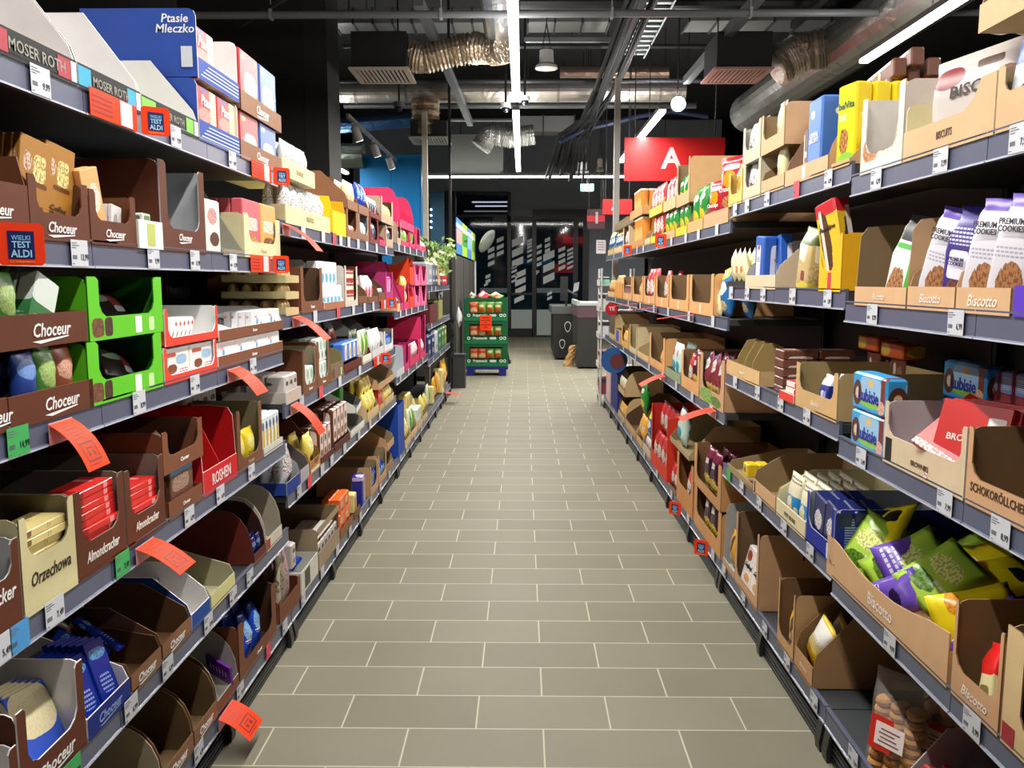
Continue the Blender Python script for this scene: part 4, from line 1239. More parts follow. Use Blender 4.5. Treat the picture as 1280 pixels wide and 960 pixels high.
G(S, 434, 447, 'first upper brown carton', .20, .05, 'steep', 'umber', 'brown2', z0=.158, d=.4, fill=[('crmb', 'face', 1, 2, {'s': .9})])
G(S, 448, 461, 'second upper brown carton', .12, .05, 'steep', 'umber', 'brown2', z0=.158, d=.4, fill=[('bluew', 'face', 1, 2, {'z': .03, 's': .9})])
G(S, 462, 473, 'lower red brown carton', .16, .03, 'U', '#7c2c1c', '#4c1c14', d=.36, fill=[('colr', 'face', 1, 2, {})])
G(S, 462, 475, 'upper red brown carton', .17, .03, 'steep', '#7c2c1c', '#4c1c14', z0=.165, d=.38, fill=[('colr', 'face', 1, 2, {})])
G(S, 474, 481, 'slim pink carton', .16, .04, 'slope', 'pink', 'magenta', d=.3)
G(S, 482, 491, 'lower beige praline carton', .15, .06, 'U', '#b8a088', '#6c2430', d=.34, fill=[('colr', 'face', 1, 2, {})])
G(S, 476, 491, 'upper beige praline carton', .17, .06, 'U', '#b8a088', '#4c3018', z0=.162, d=.38, fill=[('yelc', 'face', 1, 2, {'s': .8})])
S = 'L2B'
for k in range(3):
    G(S, 357, 373, ('lowest', 'middle', 'topmost')[k] + ' cream gold praline carton', .05, .03, 'tray', '#c8ba88', 'cream', z0=.066 * k, d=.26, fill=[('gold', 'face', 1, 2, {'s': .95, 'z': .006})])
G(S, 376, 403, 'deep brown open carton', .20, .05, 'U', 'brown2', '#5c4430', d=.4, logo='Choceur', ls=.02, fill=[('wpink', 'heap', 1, 1, {'s': .5, 'lean': 30})])
G(S, 405, 430, 'white winter praline carton', .25, .035, 'slope', '#a86a48', 'white', d=.3, fill=[('icew', 'face', 2, 2, {'s': .95}), ('icew', 'face', 2, 1, {'s': .95, 'z': .12, 'y': .03})])
G(S, 431, 447, 'striped round box carton', .22, .03, 'U', '#c8c0b8', 'brown', d=.3, fill=[('redj', 'face', 1, 2, {}), ('redj', 'face', 1, 2, {'z': .065}), ('redj', 'face', 1, 2, {'z': .13})])
G(S, 448, 459, 'first brown slot carton', .18, .05, 'steep', 'brown2', '#6c5438', d=.36, fill=[('redj', 'face', 1, 1, {'s': .7})])
G(S, 460, 472, 'brown marshmallow carton', .18, .04, 'steep', 'brown2', '#6c5438', d=.36, fill=[('wpink', 'face', 1, 2, {'lean': 8})])
G(S, 473, 481, 'narrow brown carton', .19, .06, 'steep', 'brown2', '#5c4430', d=.36, fill=[('colr', 'face', 1, 1, {'s': .7})])
G(S, 482, 491, 'magenta sweets carton', .20, .06, 'U', '#b03070', 'magenta', d=.3, fill=[('magt', 'face', 1, 2, {'z': .05})])
S = 'L2C'
G(S, 357, 376, 'grey patterned wafer tray', .09, .05, 'tray', '#c0b8ac', 'paper', d=.26, fill=[('greyp', 'face', 2, 2, {'s': 1.0})])
G(S, 379, 396, 'brown carton with low mint box', .20, .04, 'U', 'brown2', '#8c8468', d=.38, logo='Choceur', ls=.018, fill=[('mintw', 'face', 1, 2, {'s': .85})])
G(S, 397, 412, 'brown carton with stacked mint boxes', .215, .04, 'U', 'brown2', '#8c8468', d=.38, logo='Choceur', ls=.018, fill=[('mintw', 'face', 1, 2, {'s': .85}), ('mintw', 'face', 1, 2, {'s': .85, 'z': .115})])
G(S, 413, 429, 'taupe printed carton', .16, .08, 'steep', '#7c6450', '#8c8058', printed='choc', d=.3)
G(S, 430, 452, 'cone box carton', .12, .05, 'tray', '#5c2418', 'brown', d=.3, fill=[('icec', 'face', 1, 2, {'z': .06}), ('gravy', 'heap', 2, 1, {'z': .14, 'y': .1})])
G(S, 453, 464, 'green cracker carton', .15, .05, 'steep', '#e0e0d0', '#6c2020', d=.34, fill=[('grncr', 'face', 1, 2, {'z': .02})])
G(S, 465, 479, 'pale grey peaked carton', .24, .06, 'slope', '#c8ccd0', '#787c80', d=.28, fill=[('whcr', 'face', 1, 2, {})])
G(S, 480, 491, 'blue print white carton', .15, .05, 'U', '#dcdcdc', '#8c8470', d=.3, fill=[('bluew', 'face', 1, 2, {'s': .6})])
S = 'L2D'
G(S, 358, 374, 'clear bag tray with blue lip', .15, .055, 'tray', '#24409c', '#a0a0a0', d=.3, fill=[('silv', 'face', 1, 2, {'s': 1.1})])
G(S, 375, 386, 'tall pale lilac carton', .20, .06, 'slope', '#b8b4bc', '#787070', d=.2)
G(S, 387, 400, 'cookie printed carton', .14, .06, 'steep', '#c89048', '#8c6430', printed='cookies', d=.26, fill=[('yelc', 'face', 1, 2, {})])
G(S, 401, 417, 'first dark brown cookie carton', .23, .035, 'steep', '#5c2e20', '#4c2418', d=.4, fill=[('choc2', 'face', 1, 2, {'z': .01}), ])
G(S, 418, 437, 'second dark brown cookie carton', .24, .04, 'steep', '#5c2e20', '#4c2418', d=.4, fill=[('choc2', 'face', 1, 2, {'z': .04, 's': 1.1})])
G(S, 438, 455, 'lower white cut carton', .12, .04, 'slope', '#dfe0d4', '#8c8c84', d=.26)
G(S, 441, 455, 'upper white cut carton', .14, .03, 'slope', '#e8e8e0', '#5c5c58', z0=.125, d=.26, rot=6)
packet('grntop', T(-(LIP + .12), ydep(-1, 447, .8), SHELF[S][1] + .10) @ Rz(PI / 2), ['bright green biscuit box behind the white cut cartons'], None)
G(S, 459, 473, 'kraft carton with yellow cookies', .17, .06, 'steep', 'sand', 'khaki', d=.34, fill=[('yelc', 'face', 1, 2, {}), ('yelc', 'face', 1, 2, {'z': .12, 'y': .03})])
G(S, 474, 480, 'narrow carton with red packet', .19, .04, 'steep', 'tan', 'khaki', d=.34, fill=[('redp', 'face', 1, 2, {})])
G(S, 481, 492, 'lower kraft carton at rack end', .12, .05, 'steep', 'sand', 'khaki', d=.34, fill=[('yelc', 'face', 1, 2, {'s': .8})])
G(S, 473, 492, 'upper kraft comb carton', .13, .04, 'steep', 'tan2', 'khaki', z0=.145, d=.34)
S = 'L2E'
G(S, 349, 375, 'brown carton with cake packets', .10, .075, 'U', 'brown2', '#5c2c1c', d=.3, fill=[('crmp', 'face', 1, 1, {'x': -.045, 's': .95}), ('twist', 'face', 1, 2, {'x': .02, 's': .95})])
G(S, 376, 397, 'white box with dark patch', .14, .10, 'tray', '#d8d8cc', '#c8c8c0', d=.26, blocks=[('#4c4c48', .2, .3)], fill=[('bluew', 'heap', 1, 1, {'z': .08, 'lean': 50, 'y': .0, 's': 1.1})])  # dark grey block on the pale front
packet('greyp', T(-(LIP + .08), ydep(-1, 379, .3), SHELF[S][1] + .10) @ Rz(PI / 2), ['pale grey pack above the white box with dark patch'], None)
G(S, 398, 424, 'kraft carton with clear packs', .20, .08, 'U', '#a89478', '#7c6a50', d=.36, front='frame', fill=[('greyp', 'face', 2, 2, {'s': 1.1})])
G(S, 425, 441, 'brown carton with orange boxes', .10, .05, 'tray', '#8c6444', '#5c4028', d=.3, fill=[('orgb', 'face', 1, 2, {'s': .95, 'z': .03}), ('orgb', 'face', 1, 2, {'s': .95, 'z': .12})])
G(S, 442, 450, 'brown carton with yellow box', .09, .05, 'tray', '#7c5438', '#5c4028', d=.3, fill=[('yelb', 'face', 1, 2, {'z': .02})])
packet('bluyel', T(-(LIP + .04), ydep(-1, 456, .3), SHELF[S][1] - .0095) @ Rz(PI / 2), ['indigo and beige biscuit box standing alone on middle left bottom shelf'], None, 1.1)
G(S, 463, 472, 'first tan slot carton', .19, .05, 'U', 'tan2', 'khaki', d=.34, fill=[('bluch', 'face', 1, 2, {'s': .7})])
G(S, 473, 483, 'second tan slot carton', .20, .05, 'U', 'tan2', 'khaki', d=.34, fill=[('bluew', 'face', 1, 1, {'s': .7})])
G(S, 484, 491, 'lower plain kraft carton', .15, .06, 'steep', '#a08464', 'khaki', d=.34)
G(S, 484, 492, 'upper plain kraft carton', .14, .05, 'steep', 'tan2', 'khaki', z0=.155, d=.34)

# ------------------------------------------------------------------ far left racks
S = 'L3A'
G(S, 496, 501, 'narrow brown carton', .17, .05, 'U', '#b8a088', '#4c3018', d=.34, fill=[('colr', 'face', 1, 1, {})])
G(S, 502, 511, 'pink sweets carton', .13, .04, 'steep', 'pink', 'magenta', d=.3, fill=[('grncr', 'face', 1, 1, {'s': .8}), ('yelc', 'face', 1, 1, {'x': .05})])
G(S, 512, 519, 'pink fringed carton', .13, .04, 'U', 'pink', 'magenta', d=.3, fill=[('grncr', 'face', 1, 2, {'s': .9, 'z': .02})])
G(S, 500, 517, 'upper pink round carton', .30, .06, 'curve', 'pink', '#d03060', z0=.14, d=.3)
G(S, 520, 525, 'tall pink carton', .20, .05, 'U', 'pink', 'magenta', d=.3)
G(S, 526, 532, 'pink and white carton', .17, .05, 'steep', 'pink', 'paper', d=.3)
S = 'L3B'
G(S, 496, 500, 'kraft carton with white label', .10, .06, 'steep', 'sand', 'khaki', d=.3, fill=[('colr', 'face', 1, 1, {'s': .7})])
G(S, 501, 504, 'slim magenta carton', .38, .06, 'steep', '#c83c78', 'magenta', d=.36)
G(S, 505, 511, 'pink carton with yellow pack', .20, .06, 'U', 'pink', 'magenta', d=.3, fill=[('yelc', 'face', 1, 2, {}), ('yelc', 'face', 1, 1, {'z': .13})])
G(S, 512, 517, 'lower orange red carton', .20, .10, 'steep', '#e0401c', '#c02c14', d=.3)
G(S, 512, 517, 'upper orange red carton', .16, .14, 'steep', '#e0401c', '#c02c14', z0=.205, d=.3)
for z_, nm in ((0, 'lower'), (.19, 'upper')):
    G(S, 518, 525, nm + ' first pink window carton', .185, .04, 'U', '#ec6a98', 'magenta', z0=z_, d=.3, front='vee', fill=[('magt', 'face', 1, 1, {'s': .7})])
    G(S, 526, 533, nm + ' second pink window carton', .185, .04, 'U', '#ec6a98', 'magenta', z0=z_, d=.3, front='vee')
S = 'L3C'
G(S, 496, 505, 'white arched stand with blue lip', .22, .05, 'fin', '#d0d4d8', '#b8bcc4', d=.2)
G(S, 506, 511, 'dark pink carton', .22, .06, 'U', '#d03c78', 'magenta', d=.3)
G(S, 512, 524, 'pink carton with bright bags', .20, .07, 'U', 'pink', 'magenta', d=.3, fill=[('hg', 'heap', 1, 1, {'z': .16, 's': .9, 'lean': 60, 'y': .02}), ('wpink', 'face', 2, 1, {'s': .9})])
G(S, 525, 532, 'tall pink slot carton', .40, .06, 'U', 'pink', 'magenta', d=.3, fill=[('wpink', 'face', 1, 2, {})])
S = 'L3D'
G(S, 497, 505, 'tall plain blue carton', .50, .40, 'tray', '#1c4cb0', '#12307c', d=.3)
G(S, 506, 513, 'kraft carton with yellow pouches', .20, .06, 'steep', 'sand', 'khaki', d=.3, fill=[('yelc', 'face', 1, 2, {'s': 1.2}), ('yelb', 'face', 1, 1, {'z': .18, 's': 1.3, 'y': .04})])
G(S, 514, 521, 'kraft carton with green pouches', .20, .06, 'steep', 'sand', 'khaki', d=.3, fill=[('grncr', 'face', 1, 2, {'s': 1.1}), ('yelb', 'face', 1, 1, {'z': .18, 's': 1.6, 'y': .04})])
G(S, 522, 528, 'kraft carton with white boxes', .19, .06, 'steep', 'sand', 'khaki', d=.3, fill=[('mintw', 'face', 1, 2, {'s': 1.4})])
G(S, 529, 534, 'kraft carton with cookie bags', .19, .06, 'steep', 'sand', 'khaki', d=.3, fill=[('yelc', 'face', 1, 2, {'s': 1.5})])
S = 'L4A'
for i, (c, w_) in enumerate((('#a8b0b8', 9), ('#5c6c8c', 3), ('#4c5464', 3), ('#e08c4c', 2), ('#d8e0e8', 1.5), ('#34405c', 1.5), ('#d82c38', 7))):
    x0_ = 536 + sum((6, 3, 3, 2, 1.5, 1.5, 7)[:i])
    key = 'shelfbox%d' % i
    PD(key, 'boxed_toy', 'box', (round(ydep(-1, x0_ + (6, 3, 3, 2, 1.5, 1.5, 7)[i], 1.5) - ydep(-1, x0_, 1.5) - .01, 3), .2, .25), ('pale grey', 'blue grey', 'slate grey', 'orange', 'white', 'navy', 'bright red')[i] + ' boxed toy', c, [('#f0e8e0', .5, .6, .2, .14, 2, .4), ('#f0e8e0', .5, .25, .3, .05, 6, .3)])
    yy = (ydep(-1, x0_, 1.5) + ydep(-1, x0_ + (6, 3, 3, 2, 1.5, 1.5, 7)[i], 1.5)) / 2
    packet(key, T(-(LIP + .11), yy, SHELF[S][1] - .0095) @ Rz(PI / 2), [PK[key]['desc'] + ' standing in the row on end left top shelf'], None, 1, False)
S = 'L4B'
G(S, 537, 547, 'dark red starred carton', .24, .20, 'tray', '#5c1c1c', '#3c1414', d=.3)
G(S, 548, 553, 'olive green carton', .25, .22, 'tray', '#8c8c50', '#5c5c38', d=.3)
packet('lindt', T(-(LIP + .06), ydep(-1, 555, 1.2), SHELF[S][1] + .18) @ Rz(PI / 2) @ Ry(R(30)), ['crumpled white bag lying on the olive carton, end left second shelf'], None, 2.0, False)
S = 'L4C'
for i, (c, nm) in enumerate((('#1c2c6c', 'navy'), ('#2c3c7c', 'indigo'), ('#c8ccd0', 'white'), ('#3c6c5c', 'teal'), ('#2c7c3c', 'green'), ('#6c7c2c', 'olive'))):
    key = 'book%d' % i
    PD(key, 'boxed_game', 'box', (.30, .2, .26), nm + ' boxed game', c, [('#d8e0d0', .5, .7, .3, .08, 3, .4), ('#a8b090', .5, .3, .3, .1, 2, .6)])
    packet(key, T(-(LIP + .11), 8.62 + .36 * i, SHELF[S][1] - .0095) @ Rz(PI / 2), [nm + ' boxed game in the row on end left third shelf'], None, 1, False)
S = 'L4D'
for i, (k_, sc_) in enumerate((('yelc', 1.4), ('grncr', 1.4), ('yelb', 1.6), ('goldbag', 1.6), ('corn', 2.0), ('yelb', 2.4), ('corn', 2.4), ('goldbag', 2.2))):
    packet(k_, T(-(LIP + .07), 8.55 + .3 * i, SHELF[S][1] - .0095) @ Rz(PI / 2), [PK[k_]['desc'] + ', %s of the loose packs on end left bottom shelf' % ('first second third fourth fifth sixth seventh eighth'.split()[i])], None, sc_, False)
# ------------------------------------------------------------------ near right rack
S = 'R1A'
G(S, 1246, 1330, 'tan carton with blue biscuit bag', .13, .075, 'U', 'tan', 'khaki', d=.36, fill=[('bluem', 'face', 1, 2, {'x': -.02, 'lean': 6}), ])
G(S, 1130, 1245, 'tan carton with large biscuit bags', .14, .07, 'U', 'tan', 'cream', d=.38, front='half', logo='BISCUITS', lc='#4c3020', ls=.024, lx=.0, lz=.036, shear=0, sq=.75, fill=[('bisc', 'face', 1, 1, {'roll': -8, 'lean': 12, 's': .9, 'x': -.005, 'z': .02, 'y': .07, 'rz': 36, 'fit': 0}), ('bisc', 'face', 1, 2, {'roll': 20, 'lean': 16, 's': .85, 'x': -.05, 'z': .0, 'y': .16, 'rz': 20, 'fit': 0})])
G(S, 1196, 1252, 'high tan carton with biscuit bags', .17, .06, 'steep', 'tan', 'khaki', z0=.245, d=.30, setb=.05, fill=[('bisc2', 'face', 1, 2, {'x': -.03, 's': .9, 'rz': 25, 'y': .05, 'fit': 0})])
G(S, 1076, 1129, 'white lined carton', .205, .05, 'U', '#d8d0c4', '#c8c4c0', d=.38, printed='cookies', fill=[('tasse', 'heap', 2, 1, {'y': .04, 'z': .01})])
G(S, 1110, 1180, 'rear cream carton with red mark', .27, .10, 'U', '#d8ccac', '#c8c0b0', d=.12, setb=.28)
S = 'R1B'
G(S, 1069, 1134, 'tan slope carton with green bag', .225, .052, 'fin', 'tan', '#8c7454', d=.40, logo='Biscotto', ls=.022, lc='#f0e0d0', fill=[('premg', 'face', 1, 3, {'x': .045, 'roll': 13, 'lean': 4, 's': 1.1, 'rz': 15, 'fit': 0})])
G(S, 1135, 1195, 'tall tan cookie carton', .155, .055, 'steep', 'tan', '#a88860', d=.40, logo='Biscotto', ls=.030, lc='#f4e4d4', side=None, fill=[('prem', 'face', 1, 1, {'x': -.045, 'roll': 12, 'y': .012, 'rz': 12}), ('premv', 'face', 1, 2, {'x': .04, 'roll': 8, 'y': .02, 's': .98, 'rz': 12})])
G(S, 1196, 1265, 'low tan cookie carton', .12, .055, 'tray', 'tan', '#a88860', d=.40, logo='Biscotto', ls=.034, lc='#f4e4d4', fill=[('prem', 'face', 2, 3, {'roll': 6, 'x': .0, 's': 1.0, 'spread': 1, 'rz': 10})])
G(S, 1268, 1340, 'violet edged cookie carton', .12, .06, 'tray', '#5c34c0', 'violet', d=.40, fill=[('prem', 'face', 1, 2, {'x': .04}), ('viol', 'face', 1, 1, {'x': .03, 'z': .18, 's': .8, 'y': .1})])
S = 'R1C'
for z_, nm in ((0, 'lower'), (.108, 'upper')):
    packet('lubi', T(LIP + .035, (ydep(1, 1058, 1.0) + ydep(1, 1103, 1.0)) / 2, SHELF[S][1] - .0095 + z_) @ Rz(-PI / 2), ['%s blue animal biscuit box of the pair at the front edge, near right third shelf' % nm], None, 1.0)
packet('lubi', T(LIP + .30, ydep(1, 1079, 1.1), SHELF[S][1] + .13) @ Rz(-PI / 2), ['blue animal biscuit box high at the back of near right third shelf'], None, 1.0)
packet('lubi', T(LIP + .30, ydep(1, 1079, 1.1), SHELF[S][1] + .02) @ Rz(-PI / 2), ['blue animal biscuit box low at the back of near right third shelf'], None, 1.0)
for k in range(6):
    packet('redbl', T(LIP + .32, ydep(1, 1079, 1.1) - .10 - .066 * k, SHELF[S][1] + .11) @ Rz(-PI / 2), ['dark red biscuit box in the row at the back of near right third shelf'], 'dark red biscuit boxes at the back of the near right third shelf')
for k in range(6):
    packet('redbl', T(LIP + .32, ydep(1, 1079, 1.1) - .10 - .066 * k, SHELF[S][1] - .0095) @ Rz(-PI / 2), ['dark red biscuit box in the lower row at the back of near right third shelf'], 'dark red biscuit boxes, lower row')
G(S, 1105, 1207, 'beige carton with red brownie boxes', .16, .075, 'U', '#d4c0a0', '#cbbfc0', d=.34, setb=.0, notch=.05, logo='BROWNIES', lc='#5c4438', ls=.018, shear=0, blocks=[('#201c1c', .03, .09)], lz=.03,
  fill=[('brow', 'face', 1, 4, {'x': .10, 'roll': 2, 'lean': 16, 'y': .03, 's': .98, 'rz': 30}), ('brow', 'face', 1, 1, {'x': .05, 'roll': 20, 'lean': 48, 'y': .0, 's': .9, 'z': .06, 'rz': 22})])
G(S, 1208, 1345, 'tan carton with dark lettering', .165, .06, 'U', 'tan2', '#806444', d=.38, logo='SCHOKORÖLLCHEN', lc='#4c3424', ls=.026, shear=0, sq=.85, notch=.05, lx=-.16, lz=.04)
S = 'R1D'
lt = G(S, 1034, 1186, 'long tan carton of sweets bags', .125, .085, 'tray', 'tan', 'tan2', d=.38, logo='Biscotto', ls=.046, lc='#f0e4dc', lx=.02, shear=0, front='wave',
  fill=[('hg', 'face', 1, 1, {'x': -.25, 'y': .0, 'z': .03, 'lean': 30, 'roll': 12, 'rz': 30, 's': 1.0, 'fit': 0}), ('hy', 'face', 1, 1, {'x': -.23, 'y': .05, 'z': .10, 'lean': 46, 'roll': -22, 'rz': 20, 's': 1.0, 'fit': 0}),
        ('hv', 'face', 1, 1, {'x': -.11, 'y': .02, 'z': .10, 'lean': 62, 'roll': 48, 'rz': 20, 's': .95, 'fit': 0}), ('hg', 'face', 1, 1, {'x': -.13, 'y': .0, 'z': .05, 'lean': 45, 'roll': 38, 'rz': 15, 's': 1.1, 'fit': 0}),
        ('hv', 'face', 1, 1, {'x': -.04, 'y': -.02, 'z': .03, 'lean': 24, 'roll': 52, 'rz': 10, 's': .75, 'fit': 0}), ('hg', 'face', 1, 1, {'x': .05, 'y': .03, 'z': .09, 'lean': 52, 'roll': 30, 'rz': 25, 's': .95, 'fit': 0}),
        ('hy', 'face', 1, 1, {'x': .20, 'y': .02, 'z': .07, 'lean': 50, 'roll': 64, 'rz': 25, 's': .95, 'fit': 0}), ('hv', 'face', 1, 1, {'x': .24, 'y': .04, 'z': .02, 'lean': 50, 'roll': 20, 'fit': 0}),
        ('hy', 'heap', 3, 1, {'y': .16, 'z': .12, 'lean': 60}), ('hv', 'heap', 3, 1, {'y': .20, 'z': .05, 'lean': 50}), ('hg', 'heap', 2, 1, {'y': .22, 'z': .15, 'lean': 66})])
sideprint(lt, .02, .05, .02, .08, 9, '#e8dccc')
G(S, 1190, 1250, 'tall tan carton with red ended pack', .215, .065, 'U', 'tan2', '#8c6c48', d=.40, logo='Biscotto', ls=.030, lc='#f0e4dc', notch=.06, fill=[('redt', 'face', 1, 1, {'roll': -18, 'x': .02, 'lean': 10, 's': .75})])
G(S, 1252, 1330, 'sand carton with red label', .24, .05, 'U', '#d4b888', '#8c6c48', d=.40, fill=[('dpur', 'face', 1, 2, {})], notch=.3, blocks=[('#a02c34', .02, .22)])
S = 'R1E'
film = bpy.data.materials.new('clear_film')
film.use_nodes = True
_b = film.node_tree.nodes['Principled BSDF']
_b.inputs['Base Color'].default_value = (.8, .78, .76, 1)
_b.inputs['Roughness'].default_value = .08
_b.inputs['Alpha'].default_value = .16
for bi, (yy_, xx_) in enumerate(((2.16, .0), (2.13, .12))):
    cbg = empty('cookie_bag', T(LIP + .055 + xx_, yy_, SHELF[S][1] - .0095) @ Rz(-PI / 2) @ Rz(R(24)) @ Ry(R(-5)) @ Rx(R(-12)))
    tag(cbg, ('front clear bag of round cookies with red and white label on near right bottom shelf', 'rear clear bag of round cookies behind the labelled one, near right bottom shelf')[bi], 'bag', 'clear cookie bags')
    rnd_ = random.Random(bi)
    for cx_ in (-.052, .0, .052):
        for k in range(8):
            mb = MB()
            rr_ = .027
            c0 = Vector((cx_, 0, .016 + k * .024))
            dv = Vector((rnd_.uniform(-.15, .15), -.35, 1)).normalized() * .009
            mb.tube(c0 - dv, c0 + dv * .2, rr_ * .96, 14, 0, rr_)
            mb.tube(c0 + dv * .2, c0 + dv, rr_, 14, 0, rr_ * .8)
            link('cookie', mb.mesh('cookie', [mat(('#c08848', '#b47c3c', '#cc9656')[(k + bi) % 3], .7)]), cbg)
    link('film_wrap', item_mesh('pouch', (.19, .075, .27), film, bi), cbg)
    mb = MB()
    mb.box(-.055, .02, -.043, -.0415, .06, .15, 0)
    mb.box(-.035, .06, -.0445, -.0431, .075, .135, 1)
    lb_ = link('bag_label', mb.mesh('bag_label', [mat('#c8281c', .4), mat('#ecdcd8', .4)]), cbg)
    mb = MB()
    for k in range(4):
        mb.box(-.022 + .006 * (k % 2), .046 - .008 * (k % 3), -.0452, -.0446, .085 + .011 * k, .0885 + .011 * k)
    link('label_print', mb.mesh('label_print', [mat('#7c5858')]), lb_)
G(S, 1113, 1160, 'grey lined carton with spice cakes', .20, .03, 'steep', '#c8a878', '#b4b0b0', d=.38, fill=[('gew', 'face', 1, 2, {'x': .0, 'lean': 22, 'roll': -8, 's': .9}), ('gew', 'face', 1, 1, {'x': .05, 'lean': 10, 'y': .18})])
G(S, 1161, 1230, 'tan carton with purple bags', .13, .09, 'U', 'tan2', '#7c6044', d=.38, fill=[('dpur', 'face', 1, 3, {'lean': 8}), ], notch=.2)
# ------------------------------------------------------------------ middle right rack
S = 'R2E'
G(S, 904, 918, 'grey lined carton with yellow bag', .30, .035, 'fin', 'tan2', '#a8acae', d=.36, fill=[('goldbag', 'face', 1, 2, {'s': .85})])
gg = G(S, 919, 947, 'tan carton with guglhupf packs', .32, .045, 'U', 'tan2', '#7c6044', d=.36, notch=.07, fill=[('gugl', 'face', 2, 3, {'lean': 14, 's': 1.1, 'fit': 0, 'z': .02})], side=('HA', '#2a1c14', .075, .22, .24))
G(S, 972, 992, 'tall hollow tan carton', .245, .045, 'U', '#c8a070', '#7c6044', d=.38, notch=.07, fill=[('goldbag', 'face', 1, 2, {'x': .03, 's': .9})])
G(S, 994, 1016, 'tan carton with yellow snack bag', .25, .075, 'steep', '#c09468', '#8c6c48', d=.38, fill=[('yban', 'face', 1, 2, {'roll': 18, 'lean': 16, 'x': -.03, 'z': .05, 's': .85})], logo='Biscotto', ls=.02, lc='#e8d8c4')
S = 'R2D'
G(S, 911, 941, 'low khaki carton', .10, .03, 'slope', '#a88c60', 'khaki', d=.36, fill=[('yelsm', 'face', 1, 2, {'x': .05, 'z': .03}), ('sach', 'heap', 1, 1, {'y': -.01, 'lean': 50, 'x': .04})])
G(S, 942, 970, 'tan carton with notched front', .165, .06, 'steep', 'tan', '#9c8460', d=.36, blocks=[('#3c2c24', .06, .05)])
G(S, 971, 1007, 'cream butter biscuit carton', .17, .062, 'steep', '#e0d4ac', 'cream', d=.36, logo='PETIT BEURRE', lc='#5c5440', ls=.020, shear=0, fill=[('petit', 'face', 1, 5, {'lean': 8, 's': 1.0, 'y': .004})])
rb = G(S, 1008, 1042, 'royal blue carton with white lettering', .175, .062, 'U', '#1c2f9c', '#a0a4ac', d=.38, notch=.08, fill=[('bluk', 'face', 1, 3, {'roll': 8})], blocks=[('#d8e0f0', .78, .06)])
sideprint(rb, .03, .12, .035, .15, 14, '#a8b4e0')
S = 'R2C'
fin = G(S, 909, 950, 'kraft tray with three fins', .075, .065, 'tray', '#d4b07c', '#a8905c', d=.3, logo='Biscotto', lc='#f0e4d0', ls=.02)
for k, x_ in enumerate((-.13, .0, .12)):
    mb = MB()
    pf = [(0, .01), (.16, .01), (.16, .13), (.13, .155), (.09, .17), (.05, .165), (.01, .09)]
    mb.prism([(x_, y, z) for y, z in pf], [(x_ + .004, y, z) for y, z in pf], 0, 0, 0)
    link('divider_fin', mb.mesh('divider_fin', [card('#a8905c')]), fin)
for k in range(5):
    for j in range(2):
        nm = ('lowest', 'second lowest', 'middle', 'second highest', 'topmost')[k]
        packet('whfr', T(LIP + .02 + .135 * j, ydep(1, 966, 1.1), SHELF[S][1] - .0095 + .017 + .034 * k) @ Rz(-PI / 2) @ Rx(-PI / 2), ['%s brown waffle pack of the %s stack on middle right third shelf' % (nm, ('front', 'rear')[j])], None)
G(S, 976, 994, 'red and white wafer carton', .05, .03, 'tray', '#e04030', 'white', d=.2, fill=[('kbue', 'flat', 1, 3, {})], setb=-.004)
G(S, 995, 1047, 'kraft carton with navy snack bag', .150, .062, 'U', '#cca874', '#a89468', d=.32, logo='Biscotto', lc='#f0e4d0', ls=.022, notch=.09, fill=[('blbag', 'face', 1, 2, {'x': .045, 's': .85})])
for nm, k_, yy, zz in (('on the stack of', 'orgr', 3.05, .17), ('beside', 'orgr', 2.85, .16)):
    packet(k_, T(LIP + .33, yy, SHELF[S][1] + zz) @ Rz(-PI / 2), ['orange cake box %s packs at the back of middle right third shelf' % nm], None)
    packet('whfr', T(LIP + .33, yy, SHELF[S][1] - .0095 + .04) @ Rz(-PI / 2), ['brown waffle pack standing under the orange cake box %s, middle right third shelf' % ('far' if yy > 3 else 'near')], None)
S = 'R2B'
G(S, 909, 931, 'dark carton with cream snack bag', .05, .03, 'tray', '#2c2c30', '#202024', d=.3, fill=[('crmb', 'face', 1, 2, {'roll': -30, 'z': .03})])
G(S, 932, 970, 'pale carton with blue biscuit box', .20, .055, 'steep', '#dcc4a4', '#b8b0a8', d=.38, fill=[('ler', 'face', 1, 2, {'x': -.055, 'roll': 4, 's': 1.0}), ('ler', 'face', 1, 1, {'x': .01, 'roll': -8, 's': 1.0, 'y': .06})])
packet('zyt', T(LIP + .045, ydep(1, 995, 1.5), SHELF[S][1] - .0095) @ Rz(-PI / 2) @ Ry(R(9)), ['cream and yellow rusk bag leaning beside the yellow carton, middle right second shelf'], None, 1.0)
packet('zyt', T(LIP + .115, ydep(1, 993, 1.5), SHELF[S][1] - .0095) @ Rz(-PI / 2) @ Ry(R(6)), ['rear cream and yellow rusk bag, middle right second shelf'], None, .95)
G(S, 1024, 1052, 'bright yellow carton', .175, .065, 'U', '#f0b81c', '#d89c10', d=.24, notch=.08, blocks=[('#c83848', .42, .16)], fill=[('fami', 'face', 1, 1, {'roll': -16, 'z': .045, 's': 1.1, 'x': .0, 'fit': 0, 'rz': 20})])
S = 'R2A'
G(S, 1040, 1063, 'carton with yellow breakfast biscuits', .16, .02, 'steep', '#c8a070', '#c0a070', d=.38, fill=[('belv', 'face', 1, 3, {'x': .0, 's': .95, 'fit': 0, 'rz': 12})])
G(S, 982, 1036, 'large tan carton of cereal biscuits', .30, .055, 'steep', '#cfa880', '#8c6a50', d=.40, fill=[('cerb', 'face', 1, 3, {'x': .05, 's': 1.1}), ('cerbr', 'face', 1, 3, {'x': -.03, 's': .7}), ], blocks=[('#f0ece0', .44, .07)])
